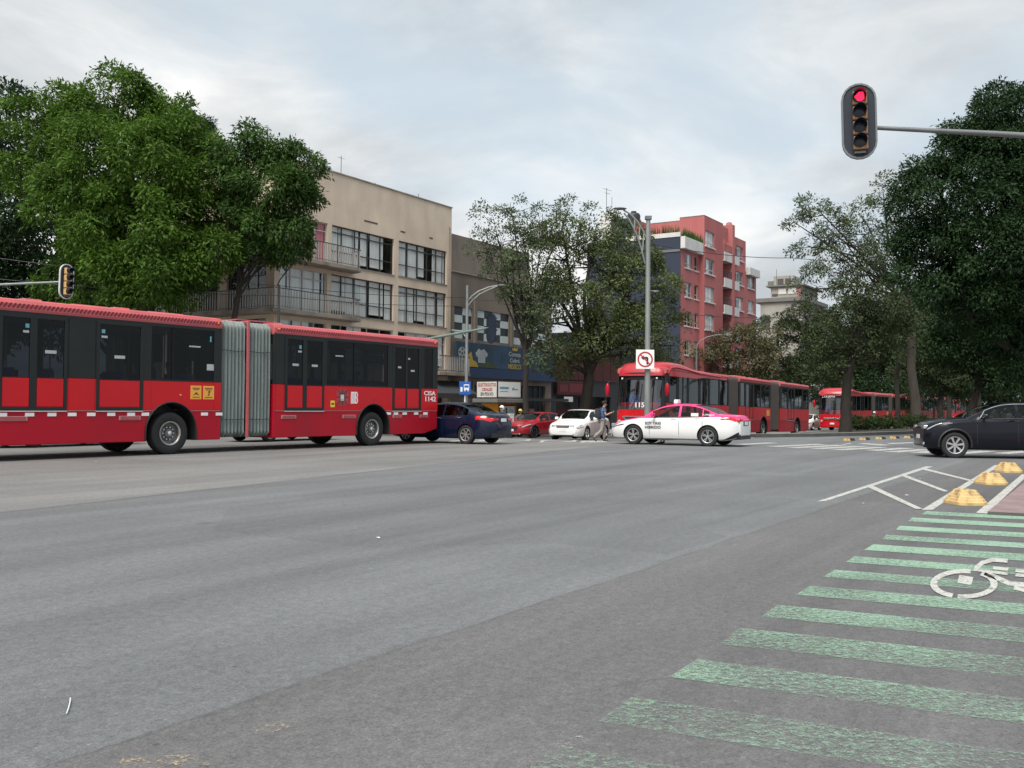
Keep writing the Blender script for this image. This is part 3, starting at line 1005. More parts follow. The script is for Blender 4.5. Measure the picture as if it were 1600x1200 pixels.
# ================================================================== WHEELS
def wheel(parent, c, r, w, kind, face=-1, name='wheel'):
    """tyre with rim; axle along local y, outer face towards face*y"""
    t = MB()
    rr = r * .66 if kind != 'bus' else r * .56
    prof = [(rr, -w * .40), (rr * 1.12, -w * .48), (r * .9, -w * .5), (r * .97, -w * .44), (r, -w * .3), (r, w * .3), (r * .97, w * .44), (r * .9, w * .5), (rr * 1.12, w * .48), (rr, w * .40)]
    t.lathe([(p[0], p[1]) for p in prof], 32, c, 'y')
    ty = t.build(name, M['tyre'], parent, smooth=40)
    f = face
    d = MB()
    if kind == 'bus':
        # deep steel wheel: lip, dish, hub with nuts and a bright cap
        d.lathe([(rr * 1.02, f * w * .42), (rr * .97, f * w * .46), (rr * .90, f * w * .40), (rr * .86, f * w * .10), (rr * .62, f * w * .02), (rr * .42, f * w * .12), (rr * .36, f * w * .30), (0, f * w * .33)], 28, c, 'y', 0)
        o = d.build('rim', M['steel'], ty, smooth=35)
        e = MB()
        e.lathe([(rr * 1.03, f * w * .40), (rr * 1.02, f * w * .49), (rr * .95, f * w * .475), (rr * .90, f * w * .40)], 28, c, 'y', 0)
        e.build('rim_lip', M['steel_lip'], ty, smooth=35)
        e = MB()
        for k in range(10):
            a = 2 * math.pi * k / 10
            e.lathe([(.022, f * w * .10), (.022, f * w * .22), (0, f * w * .22)], 6, (c[0] + rr * .52 * math.cos(a), c[1], c[2] + rr * .52 * math.sin(a)), 'y')
        e.lathe([(rr * .22, f * w * .30), (rr * .2, f * w * .42), (rr * .1, f * w * .48), (0, f * w * .49)], 12, c, 'y')
        e.build('hub', M['chrome'], ty, smooth=35)
    else:
        d.lathe([(rr * 1.03, f * w * .44), (rr * 1.0, f * w * .49), (rr * .93, f * w * .46), (rr * .90, f * w * .30)], 28, c, 'y', 0)
        ns, dbl = {'ten': (5, 1), 'five': (5, 0), 'six': (7, 0), 'spoke7': (7, 0)}.get(kind, (5, 0))
        for k in range(ns):
            for s_ in ((-.17, .17) if dbl else (0,)):
                a = 2 * math.pi * k / ns + .3 + s_
                ca, sa = math.cos(a), math.sin(a)
                hw0, hw1 = (rr * .05, rr * .085) if dbl else (rr * .10, rr * .15)
                def q(rad, off, h):
                    return (c[0] + rad * ca - off * sa, c[1] + f * h, c[2] + rad * sa + off * ca)
                lo = [q(rr * .12, -hw0, w * .30), q(rr * .93, -hw1, w * .34), q(rr * .93, hw1, w * .34), q(rr * .12, hw0, w * .30)]
                hi = [q(rr * .12, -hw0 * .8, w * .40), q(rr * .93, -hw1 * .8, w * .46), q(rr * .93, hw1 * .8, w * .46), q(rr * .12, hw0 * .8, w * .40)]
                d.hexa(lo, hi)
        d.lathe([(rr * .2, f * w * .28), (rr * .19, f * w * .43), (0, f * w * .44)], 14, c, 'y')
        d.build('rim', M['rim_dark'] if kind == 'dark' else M['rim'], ty, smooth=35)
        e = MB()
        e.lathe([(rr * .95, f * w * .16), (rr * .5, f * w * .12), (0, f * w * .12)], 20, c, 'y')
        e.build('brake_disc', M['trim'], ty)
    return ty


def cutter(name, build):
    mb = MB(); build(mb)
    o = mb.build(name, M['trim'])
    return o


def boolean_cut(o, cutters):
    """subtract meshes and keep the result; cut faces take the second material slot"""
    for c in cutters:
        md = o.modifiers.new('cut', 'BOOLEAN'); md.operation = 'DIFFERENCE'; md.solver = 'EXACT'; md.object = c
    dg = bpy.context.evaluated_depsgraph_get()
    me = bpy.data.meshes.new_from_object(o.evaluated_get(dg))
    o.modifiers.clear()
    old = o.data
    o.data = me
    me.name = old.name
    bpy.data.meshes.remove(old)
    for c in cutters:
        m_ = c.data
        bpy.data.objects.remove(c)
        bpy.data.meshes.remove(m_)


# ================================================================== BUSES
ZB, ZL, ZS, ZT, ZR = .37, 1.19, 2.0, 3.55, 3.84     # skirt, body line, sill, top of windows, roof edge


def bus_section(root, x0, x1, Wd, items, wheels, hatch=(), skip_far=False, near_trim=True, rails=True, vents=(), dots=(), rear_rise=False, arch_r=.78, arch_z=.62, wheel_r=.575):
    """one rigid section of a bus; near side is the plane y=0 facing -y. items: ('win'|'door'|'panel', x0, x1, ...)"""
    # lower body with wheel arches
    mb = MB()
    prof = [(0, ZB), (Wd, ZB), (Wd, ZS), (0, ZS)]
    if rear_rise:
        side = [(x0, ZB), (x1 - .75, ZB), (x1, ZB + .17), (x1, ZS), (x0, ZS)]
        mb.prism(side, 0, Wd, 0, 'y')
    else:
        mb.prism(prof, x0, x1, 0)
    body = mb.build('body', [M['red_dark'], M['trim']], root)
    body.parent = None
    cuts = []
    for wx in wheels:
        pts = [(wx + arch_r * math.cos(a), arch_z + arch_r * math.sin(a)) for a in [math.pi * k / 16 for k in range(17)]]
        pts = [(wx + arch_r, .0)] + pts + [(wx - arch_r, .0)]
        for ya, yb in ((-.2, .62), (Wd - .62, Wd + .2)):
            m2 = MB(); m2.prism(pts, ya, yb, 0, 'y')
            c = m2.build('arch', [M['red_dark'], M['trim']])
            c.data.polygons.foreach_set('material_index', [1] * len(c.data.polygons))
            cuts.append(c)
    if cuts:
        boolean_cut(body, cuts)
    body.parent = root
    bv = body.modifiers.new('edge', 'BEVEL'); bv.width = .02; bv.segments = 2; bv.limit_method = 'ANGLE'; bv.angle_limit = R(40)
    for wx in wheels:
        mb = MB()
        path = [(wx + (arch_r + .018) * math.cos(math.pi * k / 16), -.012, arch_z + (arch_r + .018) * math.sin(math.pi * k / 16)) for k in range(17)]
        path = [(wx + arch_r + .018, -.012, ZB + .01)] + path + [(wx - arch_r - .018, -.012, ZB + .01)]
        mb.tube(path, .024, 6)
        mb.build('arch_trim', M['busgrey'], root, smooth=60)
        for yy, fc in ((.20, -1), (Wd - .20, 1)):
            wheel(root, (wx, yy, wheel_r), wheel_r, .34, 'bus', fc)
    # roof: cornice and slightly domed top
    h = ZR
    prof = [(.0, ZT - .04), (-.03, ZT + .05), (-.03, h - .12), (.03, h - .02), (.25, h + .02), (Wd / 2, h + .05), (Wd - .25, h + .02), (Wd - .03, h - .02), (Wd + .03, h - .12), (Wd + .03, ZT + .05), (Wd, ZT - .04)]
    MB().prism(prof, x0, x1, 0).build('roof', M['red_roof'], root, bevel=.012)
    boxo('cant_rail', M['busgrey'], root, x0 + .004, x1 - .004, -.012, .06, ZT - .09, ZT + .03)
    # ribbed cornice
    mb = MB()
    x = x0 + .1
    while x < x1 - .12:
        mb.hexa([(x, -.034, ZT + .07), (x + .045, -.034, ZT + .07), (x + .045, -.02, ZT + .07), (x, -.02, ZT + .07)],
                [(x + .06, -.05, h - .11), (x + .105, -.05, h - .11), (x + .105, -.02, h - .11), (x + .06, -.02, h - .11)])
        x += .105
    mb.build('cornice_rib', M['roof_rib'], root)['kind'] = 'stuff'
    for (hx, hl, hy, hw, hh) in hatch:
        MB().prism([(hy, h - .02), (hy + .06, h + hh), (hy + hw - .06, h + hh), (hy + hw, h - .02)], hx, hx + hl).build('roof_hatch', M['red_roof'], root, bevel=.02)
    def side_panel(a, b_, top, bottom=ZL + .01):
        """red panel between body line and sill, notched over a wheel arch"""
        pts = [(a, bottom)]
        for wx in sorted(wheels):
            e = math.sqrt(max(0, (arch_r + .02) ** 2 - (bottom - arch_z) ** 2))
            if a < wx + e and b_ > wx - e:
                a0 = math.asin(min(1, (bottom - arch_z) / (arch_r + .02)))
                arc_ = [(wx - (arch_r + .02) * math.cos(t_), arch_z + (arch_r + .02) * math.sin(t_)) for t_ in np.linspace(a0, math.pi - a0, 13)]
                arc_ = [q for q in arc_ if a <= q[0] <= b_]
                if a > wx - e:
                    pts = [(a, arch_z + math.sqrt(max(0, (arch_r + .02) ** 2 - (a - wx) ** 2)))]
                pts += arc_
        end = pts[-1]
        last = next((wx for wx in wheels if abs(b_ - wx) < math.sqrt(max(0, (arch_r + .02) ** 2 - (bottom - arch_z) ** 2))), None)
        if last is None:
            pts.append((b_, bottom))
        else:
            pts.append((b_, arch_z + math.sqrt((arch_r + .02) ** 2 - (b_ - last) ** 2)))
        pts += [(b_, top), (a, top)]
        MB().prism(pts, -.012, .004, 0, 'y').build('side_panel', M['red'], root, bevel=.004)
    # near side: pillars where nothing else stands
    wins = []
    for it in items:
        k, a, b = it[0], it[1], it[2]
        if k == 'win':
            wins.append((a, b))
            muls = it[3] if len(it) > 3 else []
            g = pane('window', M['glass'], root, a, b, .014, ZS + .03, ZT - .09)
            for mx_ in muls:
                boxo('mullion', M['busblack'], g, mx_ - .03, mx_ + .03, -.004, .03, ZS + .03, ZT - .09)
            if len(it) > 4:
                boxo('transom', M['busblack'], g, it[4][0], it[4][1], -.002, .028, ZT - .66, ZT - .62)
            boxo('window_rail', M['busgrey'], g, a, b, -.006, .03, ZS + .0, ZS + .035)
            side_panel(a, b, ZS - .012)
        elif k == 'panel':
            boxo('pillar_panel', M['busgrey'], root, a + .006, b - .006, -.010, .07, ZS, ZT - .085, bevel=.005)
            side_panel(a + .008, b - .008, ZS - .008)
        elif k == 'door':
            leaves = it[3]
            fr = MB()
            fr.box(a, b, -.022, .006, ZL, ZL + .085)
            fr.box(a, b, -.022, .05, ZT - .15, ZT - .085)
            xs = [a] + [q for lf in leaves for q in lf] + [b]
            for q in range(0, len(xs), 2):
                fr.box(xs[q], xs[q + 1], -.022, .05, ZL + .085, ZT - .15)
            dr = fr.build('door', M['busgrey'], root, bevel=.006)
            boxo('threshold', M['offwhite'], dr, a, b, -.03, .0, ZL - .022, ZL - .002)
            for la, lb in leaves:
                lf = boxo('door_panel', M['red'], dr, la + .012, lb - .012, -.016, .004, ZL + .10, ZS - .03, bevel=.004)
                pane('door_pane', M['glass'], dr, la + .008, lb - .008, .006, ZS - .01, ZT - .155)
                wins.append((la, lb))
                boxo('door_seal', M['busblack'], dr, la + .004, lb - .004, -.010, .012, ZS - .03, ZS - .008)
    # plain wall between items
    items_s = sorted([(it[1], it[2]) for it in items])
    px_ = x0
    for a, b in items_s + [(x1, x1)]:
        if a - px_ > .02:
            boxo('pillar', M['busgrey'], root, px_ + .004, a - .002, -.010, .07, ZS, ZT - .085, bevel=.005)
            side_panel(px_ + .006, a - .004, ZS - .008)
        px_ = max(px_, b)
    # seam line and reflectors
    segs, p_ = [], x0 + .03
    for wx in sorted(wheels):
        e = math.sqrt(max(0, arch_r ** 2 - (ZL - arch_z) ** 2)) + .05
        segs.append((p_, wx - e)); p_ = wx + e
    segs.append((p_, x1 - .03))
    sm = MB()
    for a, b in segs:
        if b > a: sm.box(a, b, -.016, .002, ZL - .008, ZL + .006)
    sm.build('body_trim', M['seam'], root)
    for dx_ in dots:
        boxo('reflector', M['print_white'], root, dx_ - .11, dx_ + .11, -.016, .0, 1.055, 1.14)
    for a, b in vents:
        v = boxo('intake', M['seam'], root, a, b, -.020, .002, .945, 1.055, bevel=.008)
        mb = MB()
        for k in range(3):
            mb.box(a + .04, b - .04, -.024, -.016, .965 + .03 * k, .978 + .03 * k)
        mb.build('louvre', M['red_dark'], v)
    # far side: glass band with pillars
    fm = MB()
    q = x0
    while q < x1:
        fm.box(q, min(q + .14, x1), Wd - .06, Wd, ZS, ZT)
        q += 1.35
    fm.box(x0, x1, Wd - .06, Wd, ZS, ZS + .05); fm.box(x0, x1, Wd - .06, Wd, ZT - .1, ZT)
    fm.build('far_pillar', M['busgrey'], root)
    pane('far_window', M['glass'], root, x0 + .02, x1 - .02, Wd - .026, ZS + .05, ZT - .1)
    boxo('ceiling', M['offwhite'], root, x0 + .03, x1 - .03, .1, Wd - .1, ZT - .02, ZT + .0)
    if rails:
        mb = MB()
        q = x0 + .5
        while q < x1 - .3:
            mb.tube([(q, .75, ZS - .2), (q, .75, ZT - .02)], .018, 6)
            mb.tube([(q + .5, Wd - .75, ZS - .2), (q + .5, Wd - .75, ZT - .02)], .018, 6)
            q += 1.1
        mb.tube([(x0 + .2, .75, ZT - .22), (x1 - .2, .75, ZT - .22)], .016, 6)
        mb.build('grab_rail', M['steel_lip'], root, smooth=60)
        mb = MB()
        q = x0 + .9
        while q < x1 - .6:
            for yy in (.12, Wd - 1.0):
                mb.box(q, q + .09, yy, yy + .85, ZS - .3, ZS + .22)
            q += .95
        mb.build('seat_back', M['print_blue'], root, bevel=.02)


def bellows(root, x0, x1, Wd, hoop=True, mat_='bellows'):
    def part(a, b):
        nr = max(6, int((b - a) / .115))
        mb = MB()
        rows = []
        for i in range(nr * 2 + 1):
            x = a + (b - a) * i / (nr * 2)
            d = .0 if i % 2 else .09
            y0, y1, z0, z1 = .05 + d, Wd - .05 - d, .42 + d, ZR - .02 - d
            c = .12
            ring = [(y0, z0 + c), (y0 - .012, (z0 + z1) / 2), (y0, z1 - c), (y0 + c, z1), (y1 - c, z1), (y1, z1 - c), (y1, z0 + c), (y1 - c, z0), (y0 + c, z0)]
            rows.append([(x, y, z) for y, z in ring] + [(x, ring[0][0], ring[0][1])])
        mb.grid(rows)
        return mb.build('bellows', M[mat_], root, smooth=20)
    mid = (x0 + x1) / 2
    if hoop:
        for a, b in ((x0, mid - .03), (mid + .03, x1)):
            bl = part(a, b)
            mb = MB()
            for z in (ZS + .95, .95):
                mb.tube([(a + .03, .03, z), ((a + b) / 2, .045, z - .02), (b - .03, .03, z)], .009, 5)
            mb.build('strap', M['trim'], bl)
        mb = MB()
        mb.box(mid - .04, mid + .04, -.01, .05, .40, ZR); mb.box(mid - .04, mid + .04, Wd - .05, Wd + .01, .40, ZR); mb.box(mid - .04, mid + .04, .05, Wd - .05, ZR - .05, ZR)
        mb.build('hoop', M['red_roof'], root, bevel=.01)
    else:
        part(x0, x1)


# ---- the near bus
BW = 2.75
b1p = Vector((-9.29, 26.15, 0))
bus1 = empty('articulated_bus', b1p, math.atan2(.819, .573), 'long red articulated bus with grey bellows crossing in the foreground at left', 'bus')
bus_section(bus1, -9.0, 1.66, BW,
            [('door', -4.66, -2.98, [(-4.58, -3.92), (-3.75, -3.06)]), ('panel', -2.95, -2.23), ('door', -2.20, -.86, [(-2.12, -.95)]), ('win', -.62, 1.40, [.05]),
             ('win', -6.6, -4.8, [-5.7]), ('win', -8.7, -6.8, [-7.75])],
            [0.03, -6.6], hatch=[(-5.2, .9, .5, 1.2, .06), (-3.9, .45, .3, .6, .07), (-2.6, 1.0, .4, 1.4, .06), (-1.5, .45, .3, .6, .07), (-.4, 1.1, .4, 1.4, .06), (-7.4, 1.6, .4, 1.6, .12)],
            vents=[(-4.75, -3.95), (-1.55, -.92)], dots=[-4.55, -3.9, -3.35, -2.83, -2.32, -1.77, -1.2, -.78, 1.1, 1.6])
bellows(bus1, 1.70, 3.55, BW)
bus_section(bus1, 3.59, 11.40, BW,
            [('panel', 3.66, 4.0), ('door', 4.03, 5.68, [(4.13, 4.77), (4.93, 5.6)]), ('win', 5.80, 8.70, [7.05], (7.08, 8.7)), ('door', 8.92, 10.47, [(9.04, 9.62), (9.70, 10.34)]), ('win', 10.64, 11.13)],
            [7.98], hatch=[(3.7, .8, .6, 1.3, .10), (10.0, .5, .7, .7, .07), (6.4, .8, .8, 1.1, .05)], vents=[(3.91, 4.51), (6.52, 7.12), (8.96, 9.42), (10.40, 10.85)],
            dots=[8.74, 9.12, 9.58, 10.20, 10.72], rear_rise=True)
# raised hatch lid over the joint, rear corner and lamps
MB().prism([(.5, ZR + .05), (1.9, ZR + .05), (1.9, ZR + .09), (.5, ZR + .09)], 2.6, 4.0).build('roof_flap', M['red_roof'], bus1)
boxo('rear_panel', M['red'], bus1, 11.40, 11.44, .06, BW - .06, ZL, ZR - .2, bevel=.01)
for z in (1.75, 1.45):
    MB().lathe([(.055, 0), (.05, .05), (0, .06)], 12, (11.44, .25, z), 'x').build('tail_lamp', M['print_white'], bus1)
MB().lathe([(.03, .0), (.025, -.02), (0, -.025)], 10, (0.3, -.012, 1.62), 'y').build('side_lamp', M['amber'], bus1)
MB().lathe([(.03, .0), (.025, -.02), (0, -.025)], 10, (7.98, -.012, 1.66), 'y').build('side_lamp', M['print_red'], bus1)
for x, z in ((1.5, ZR - .16), (3.75, ZR - .16), (11.2, ZR - .16)):
    MB().lathe([(.035, -.02), (.03, -.06), (0, -.065)], 10, (x, -.012, z), 'y').build('side_lamp', M['amber'], bus1)
# stickers, emblem and lettering
for a, b in ((.62, .98), (1.04, 1.41)):
    s_ = boxo('warning_sticker', M['print_orange'], bus1, a, b, -.018, -.010, 1.51, 1.89, bevel=.003)
    cx = (a + b) / 2
    mb = MB()
    mb.box(a + .06, b - .06, -.022, -.017, 1.81, 1.83); mb.box(a + .09, b - .09, -.022, -.017, 1.77, 1.785)
    if a < 1:
        mb.prism([(cx - .10, 1.63), (cx - .03, 1.67), (cx - .03, 1.70), (cx + .04, 1.70), (cx + .05, 1.66), (cx + .11, 1.63), (cx + .05, 1.635), (cx, 1.66), (cx - .05, 1.635)], -.022, -.017, 0, 'y')
    else:
        mb.prism([(cx - .03, 1.62), (cx, 1.68), (cx - .015, 1.73), (cx + .03, 1.76), (cx + .05, 1.73), (cx + .02, 1.68), (cx + .015, 1.62)], -.022, -.017, 0, 'y')
    mb.box(a + .06, b - .06, -.022, -.017, 1.56, 1.575)
    mb.build('pictogram', M['print_black'], s_)
s_ = boxo('yellow_sticker', M['print_yellow'], bus1, 5.97, 6.15, -.018, -.010, 1.31, 1.52)
MB().box(6.0, 6.12, -.021, -.017, 1.39, 1.44).lathe([(0, -.021), (.03, -.020), (.03, -.017)], 10, (6.06, 0, 1.415), 'y').build('pictogram', M['print_black'], s_)
em = boxo('emblem', M['print_maroon'], bus1, 6.24, 6.76, -.018, -.010, 1.37, 1.90)
mb = MB()
cx, cz = 6.5, 1.635
for k in range(1, 5):        # nested stepped frames round the middle
    hw, hz, t_ = .10 + .038 * k, .105 + .038 * k, .009
    for sx in (-1, 1):
        mb.box(cx + sx * hw - t_, cx + sx * hw + t_, -.022, -.017, cz - hz + .05, cz - .02)
        mb.box(cx + sx * hw - t_, cx + sx * hw + t_, -.022, -.017, cz + .02, cz + hz - .05)
        for sz in (-1, 1):
            mb.prism([(cx + sx * hw, cz + sz * (hz - .05)), (cx + sx * (hw - .05), cz + sz * hz), (cx + sx * (hw - .065), cz + sz * hz), (cx + sx * (hw - .0), cz + sz * (hz - .065))], -.022, -.017, 0, 'y')
            mb.box(cx + sx * .02, cx + sx * max(.03, hw - .055), -.022, -.017, cz + sz * hz - .008, cz + sz * hz + .008)
mb.build('stepped_frame', M['red_roof'], em)
mb = MB()
for k in range(3):
    mb.box(cx - .085 + .04 * k, cx - .06 + .04 * k, -.023, -.017, cz - .055, cz + .085)
mb.box(cx - .085, cx + .02, -.023, -.017, cz + .065, cz + .085)
mb.box(cx + .035, cx + .062, -.023, -.017, cz - .055, cz + .055); mb.box(cx + .035, cx + .062, -.023, -.017, cz + .065, cz + .09)
mb.box(cx - .085, cx + .07, -.023, -.017, cz - .105, cz - .075)
mb.build('monogram', M['print_white'], em)
mb = MB()                    # tall condensed MB mark
x, z0, z1 = 6.89, 1.43, 1.82
for k in range(3):
    mb.box(x + .062 * k, x + .062 * k + .042, -.017, -.011, z0, z1)
mb.box(x, x + .166, -.0165, -.011, z1 - .05, z1)
bx = x + .185
mb.box(bx, bx + .05, -.017, -.011, z0, z1)
for a, b in ((z0, z0 + .05), ((z0 + z1) / 2 - .02, (z0 + z1) / 2 + .02), (z1 - .05, z1)):
    mb.box(bx + .05, bx + .105, -.017, -.011, a, b)
mb.box(bx + .095, bx + .140, -.0165, -.011, z0 + .035, (z0 + z1) / 2 - .015); mb.box(bx + .095, bx + .135, -.0165, -.011, (z0 + z1) / 2 + .015, z1 - .035)
mb.build('fleet_mark', M['print_white'], bus1)
lettering('fleet_name', 'CISA', .66, .16, M['print_white'], bus1, (10.62, -.012, 1.755))
lettering('fleet_number', '1142', .60, .18, M['print_white'], bus1, (10.70, -.012, 1.535))
# notices on the panes
for x, z, w_, h_, m_ in ((-3.99, 3.22, .11, .12, 'print_cyan'), (-4.02, 3.08, .17, .07, 'print_white'), (-2.02, 3.22, .11, .12, 'print_cyan'), (-1.99, 3.08, .2, .07, 'print_white'),
                         (-3.40, 2.62, .34, .10, 'print_white'), (-1.55, 2.58, .36, .10, 'print_white'), (.75, 2.98, .45, .05, 'print_white'), (1.28, 3.22, .06, .2, 'print_cyan'), (1.28, 2.42, .28, .22, 'print_white'),
                         (4.66, 3.18, .10, .14, 'print_cyan'), (4.64, 3.04, .18, .07, 'print_white'), (4.47, 2.62, .3, .09, 'print_white'), (5.27, 2.62, .3, .09, 'print_white'),
                         (9.80, 3.04, .14, .08, 'print_white'), (10.0, 2.62, .24, .08, 'print_white'), (9.3, 2.72, .2, .08, 'print_white'), (6.35, 2.98, .42, .05, 'print_white')):
    boxo('notice', M['notice' if m_ == 'print_white' else m_], bus1, x - w_ * .42, x + w_ * .42, -.003, .001, z - h_ * .4, z + h_ * .4)

# ---- the waiting bi-articulated buses, seen from their fronts
def make_big_bus(p, label, k=.955):
    t = empty('biarticulated_bus', p, YAW, label, 'bus', 'red buses queuing on the avenue', k)
    Wd = 2.75
    bus_section(t, .0, 10.1, Wd, [('win', .5, 1.55), ('door', 1.75, 3.2, [(1.85, 2.45), (2.5, 3.1)]), ('win', 3.4, 4.9), ('door', 5.1, 6.6, [(5.2, 5.82), (5.88, 6.5)]), ('win', 6.8, 8.3), ('win', 8.5, 9.9)], [2.3 - .6 if False else 3.9, 9.0][:1], hatch=[(6, 1.4, .5, 1.6, .1)], dots=[])
    bellows(t, 10.14, 12.1, Wd, False, 'bellows_brown')
    bus_section(t, 12.14, 18.9, Wd, [('win', 12.4, 13.2), ('door', 13.4, 15.0, [(13.5, 14.15), (14.25, 14.9)]), ('win', 15.2, 16.5), ('win', 16.7, 18.6, [17.6])], [17.3], hatch=[(13, 2.2, .5, 1.6, .12), (16, 1.8, .5, 1.6, .10)], dots=[])
    bellows(t, 18.94, 21.1, Wd, False, 'bellows_brown')
    bus_section(t, 21.14, 29.0, Wd, [('win', 21.6, 23.0), ('door', 23.2, 24.8, [(23.3, 23.95), (24.05, 24.7)]), ('win', 25.0, 27.0, [26.0]), ('win', 27.3, 28.6)], [25.7], hatch=[(22, 2.4, .5, 1.6, .12), (26, 2, .5, 1.5, .08)], rear_rise=True, dots=[])
    # orange stickers near the joint
    for x in (18.1, 18.45):
        boxo('warning_sticker', M['print_orange'], t, x - .14, x + .14, -.018, -.010, 1.45, 1.85)
    # front: rounded in plan
    def nose(z, j, n):
        q = j / n
        y = -.0 + Wd * q
        e = abs(q - .5) * 2
        rake = max(0, z - 1.5) * .16
        return (-.62 + .42 * e ** 4 + .14 * e ** 2 + rake, y, z)
    n = 14
    zs = [.42, .8, 1.2, 1.62]
    mb = MB()
    rows = [[nose(z, j, n) for j in range(n + 1)] for z in zs]
    mb.grid(rows)
    for j in (0, n):
        mb.add([r_[j] for r_ in rows] + [(0, rows[0][j][1], zs[-1]), (0, rows[0][j][1], zs[0])], [tuple(range(len(zs) + 2))])
    mb.add(rows[-1] + [(0, Wd, 1.62), (0, 0, 1.62)], [tuple(range(n + 3))])
    mb.build('front_panel', M['red'], t, smooth=40)
    zw = [1.64, 2.0, 2.5, 3.0, 3.38]
    rows = [[nose(z, j, n) for j in range(1, n)] for z in zw]
    MB().grid(rows).build('windshield', M['glass_clear'], t, smooth=60)
    mb = MB()
    for j0, j1, yy, s_ in ((0, 1, 0, -1), (n - 1, n, Wd, 1)):
        mb = MB()
        mb.grid([[nose(z, j0, n), nose(z, j1, n)] for z in zw])
        mb.add([nose(z, 0 if s_ < 0 else n, n) for z in zw] + [(0.02, yy, 3.38), (0.02, yy, 1.64)], [tuple(range(len(zw) + 2))])
        mb.build('windshield_pillar', M['busgrey'], t)
    MB().grid([[tuple(np.array(nose(z, j, n)) - (.012, 0, 0)) for j in range(1, n)] for z in (3.18, 3.38)]).build('sign_band', M['busblack'], t)
    boxo('dashboard', M['interior'], t, -.3, .5, .2, Wd - .2, 1.4, 1.80)
    boxo('driver_seat', M['print_blue'], t, .5, .75, 1.75, 2.35, 1.4, 2.45, bevel=.05)
    boxo('bulkhead', M['interior'], t, 1.3, 1.36, .15, Wd - .15, ZS - .4, ZT)
    # roof fairing dome
    hs = [(-.40, 3.40), (-.36, 3.62), (-.22, 3.86), (.05, 4.02), (.5, 4.14), (1.2, 4.20), (2.4, 4.19), (3.4, 4.10), (4.4, 3.98), (5.6, 3.92), (7.5, 3.90), (9.6, 3.88)]
    rows = []
    for x, z in hs:
        r_ = []
        base = 3.40 if x < 5.6 else 3.5
        for j in range(17):
            a = math.pi * j / 16
            cy = -math.copysign(abs(math.cos(a)) ** .45, math.cos(a))
            inset = .30 * max(0, (.2 - x)) ** 1.0
            y = Wd / 2 + (Wd / 2 + .05 - inset) * cy
            zz_ = base + (z - base) * (math.sin(a) ** .38 if 0 < j < 16 else 0)
            ee = abs(y - Wd / 2) / (Wd / 2)
            xx = x + (.34 * ee ** 3 if x < .3 else 0)
            r_.append((xx, y, zz_))
        rows.append(r_)
    mb = MB(); mb.grid(rows)
    mb.add(rows[0], [tuple(range(17))])
    mb.build('roof_fairing', M['red_gloss'], t, smooth=50)
    mb = MB()
    mb.grid([[tuple(np.array(nose(3.38, j, n)) + (-.10 + .05 * k, 0, z - 3.38)) for j in range(2, n - 1)] for k, z in enumerate((3.535, 3.575))])
    mb.build('fairing_slot', M['trim'], t)
    mb = MB()
    mb.tube([(x, -.03, z) for x, z in ((.15, 3.52), (.6, 3.84), (1.4, 3.90), (3, 3.84), (5, 3.72), (8.5, 3.66))], .05, 6)
    mb.build('fairing_trim', M['red_gloss'], t, smooth=60)
    # lamps, grille, mirrors, wipers
    for y in (.35, Wd - .35):
        MB().lathe([(.11, .02), (.10, -.05), (0, -.07)], 14, (-.50, y, .98), 'x').build('headlight', M['headlamp'], t, smooth=40)
        MB().lathe([(.05, .02), (.045, -.03), (0, -.04)], 10, (-.36, y * .96 + .02, 3.26), 'x').build('marker_lamp', M['print_white'], t)
    mb = MB()
    mb.prism([(.55, 1.28), (Wd - .55, 1.28), (Wd - .72, 1.10), (.72, 1.10)], -.66, -.58)
    g = mb.build('grille', M['chrome'], t, bevel=.01)
    mb = MB()
    mb.prism([(.68, 1.235), (Wd - .68, 1.235), (Wd - .80, 1.145), (.80, 1.145)], -.672, -.65)
    mb.build('grille_slot', M['trim'], g)
    boxo('plate', M['plate'], t, -.66, -.60, Wd / 2 - .2, Wd / 2 + .2, .66, .82)
    for y, s_ in ((-.32, -1), (Wd + .32, 1)):
        mb = MB()
        mb.tube([(-.25, y + (-s_) * .35, 3.05), (-.55, y + (-s_) * .1, 3.1), (-.62, y, 2.98)], .022, 6)
        mr = mb.build('mirror', M['trim'], t)
        mb = MB()
        mb.sphere((-.62, y, 2.65), (.11, .13, .36), 10, 8)
        mb.build('mirror_shell', M['red_dark'], mr, smooth=60)
    for y0, s_ in ((Wd / 2 - .05, 1), (Wd / 2 + .18, 1)):
        mb = MB()
        mb.tube([(-.74, y0 + s_ * .3, 1.66), (-.70, y0 - .04, 2.35)], .014, 5)
        mb.tube([(-.69, y0 - .05, 2.0), (-.56, y0 - .10, 3.02)], .020, 5)
        mb.build('wiper', M['trim'], t)
    return t


def bus_front(px, v=20.8, pxv=None):
    t = (px - 800) / FPX
    Z = v / (UX - UY * t)
    p = Vector((t * Z, Z, 0))
    p.z = gzp(p)
    return p


bus2 = make_big_bus(bus_front(1040, 19.1), 'red bus with domed roof waiting behind the pink and white taxi')
bus3 = copy_tree(bus2); bus3.location = bus_front(1326); bus3['label'] = 'red bus with destination sign waiting behind the median tree trunk'
bus4 = copy_tree(bus2); bus4.location = bus_front(1438); bus4['label'] = 'red bus with domed roof half hidden by the pale tree trunk'
bus5 = copy_tree(bus2); bus5.location = bus_front(1494); bus5['label'] = 'farthest red bus, its roof just showing above the dark suv bonnet'
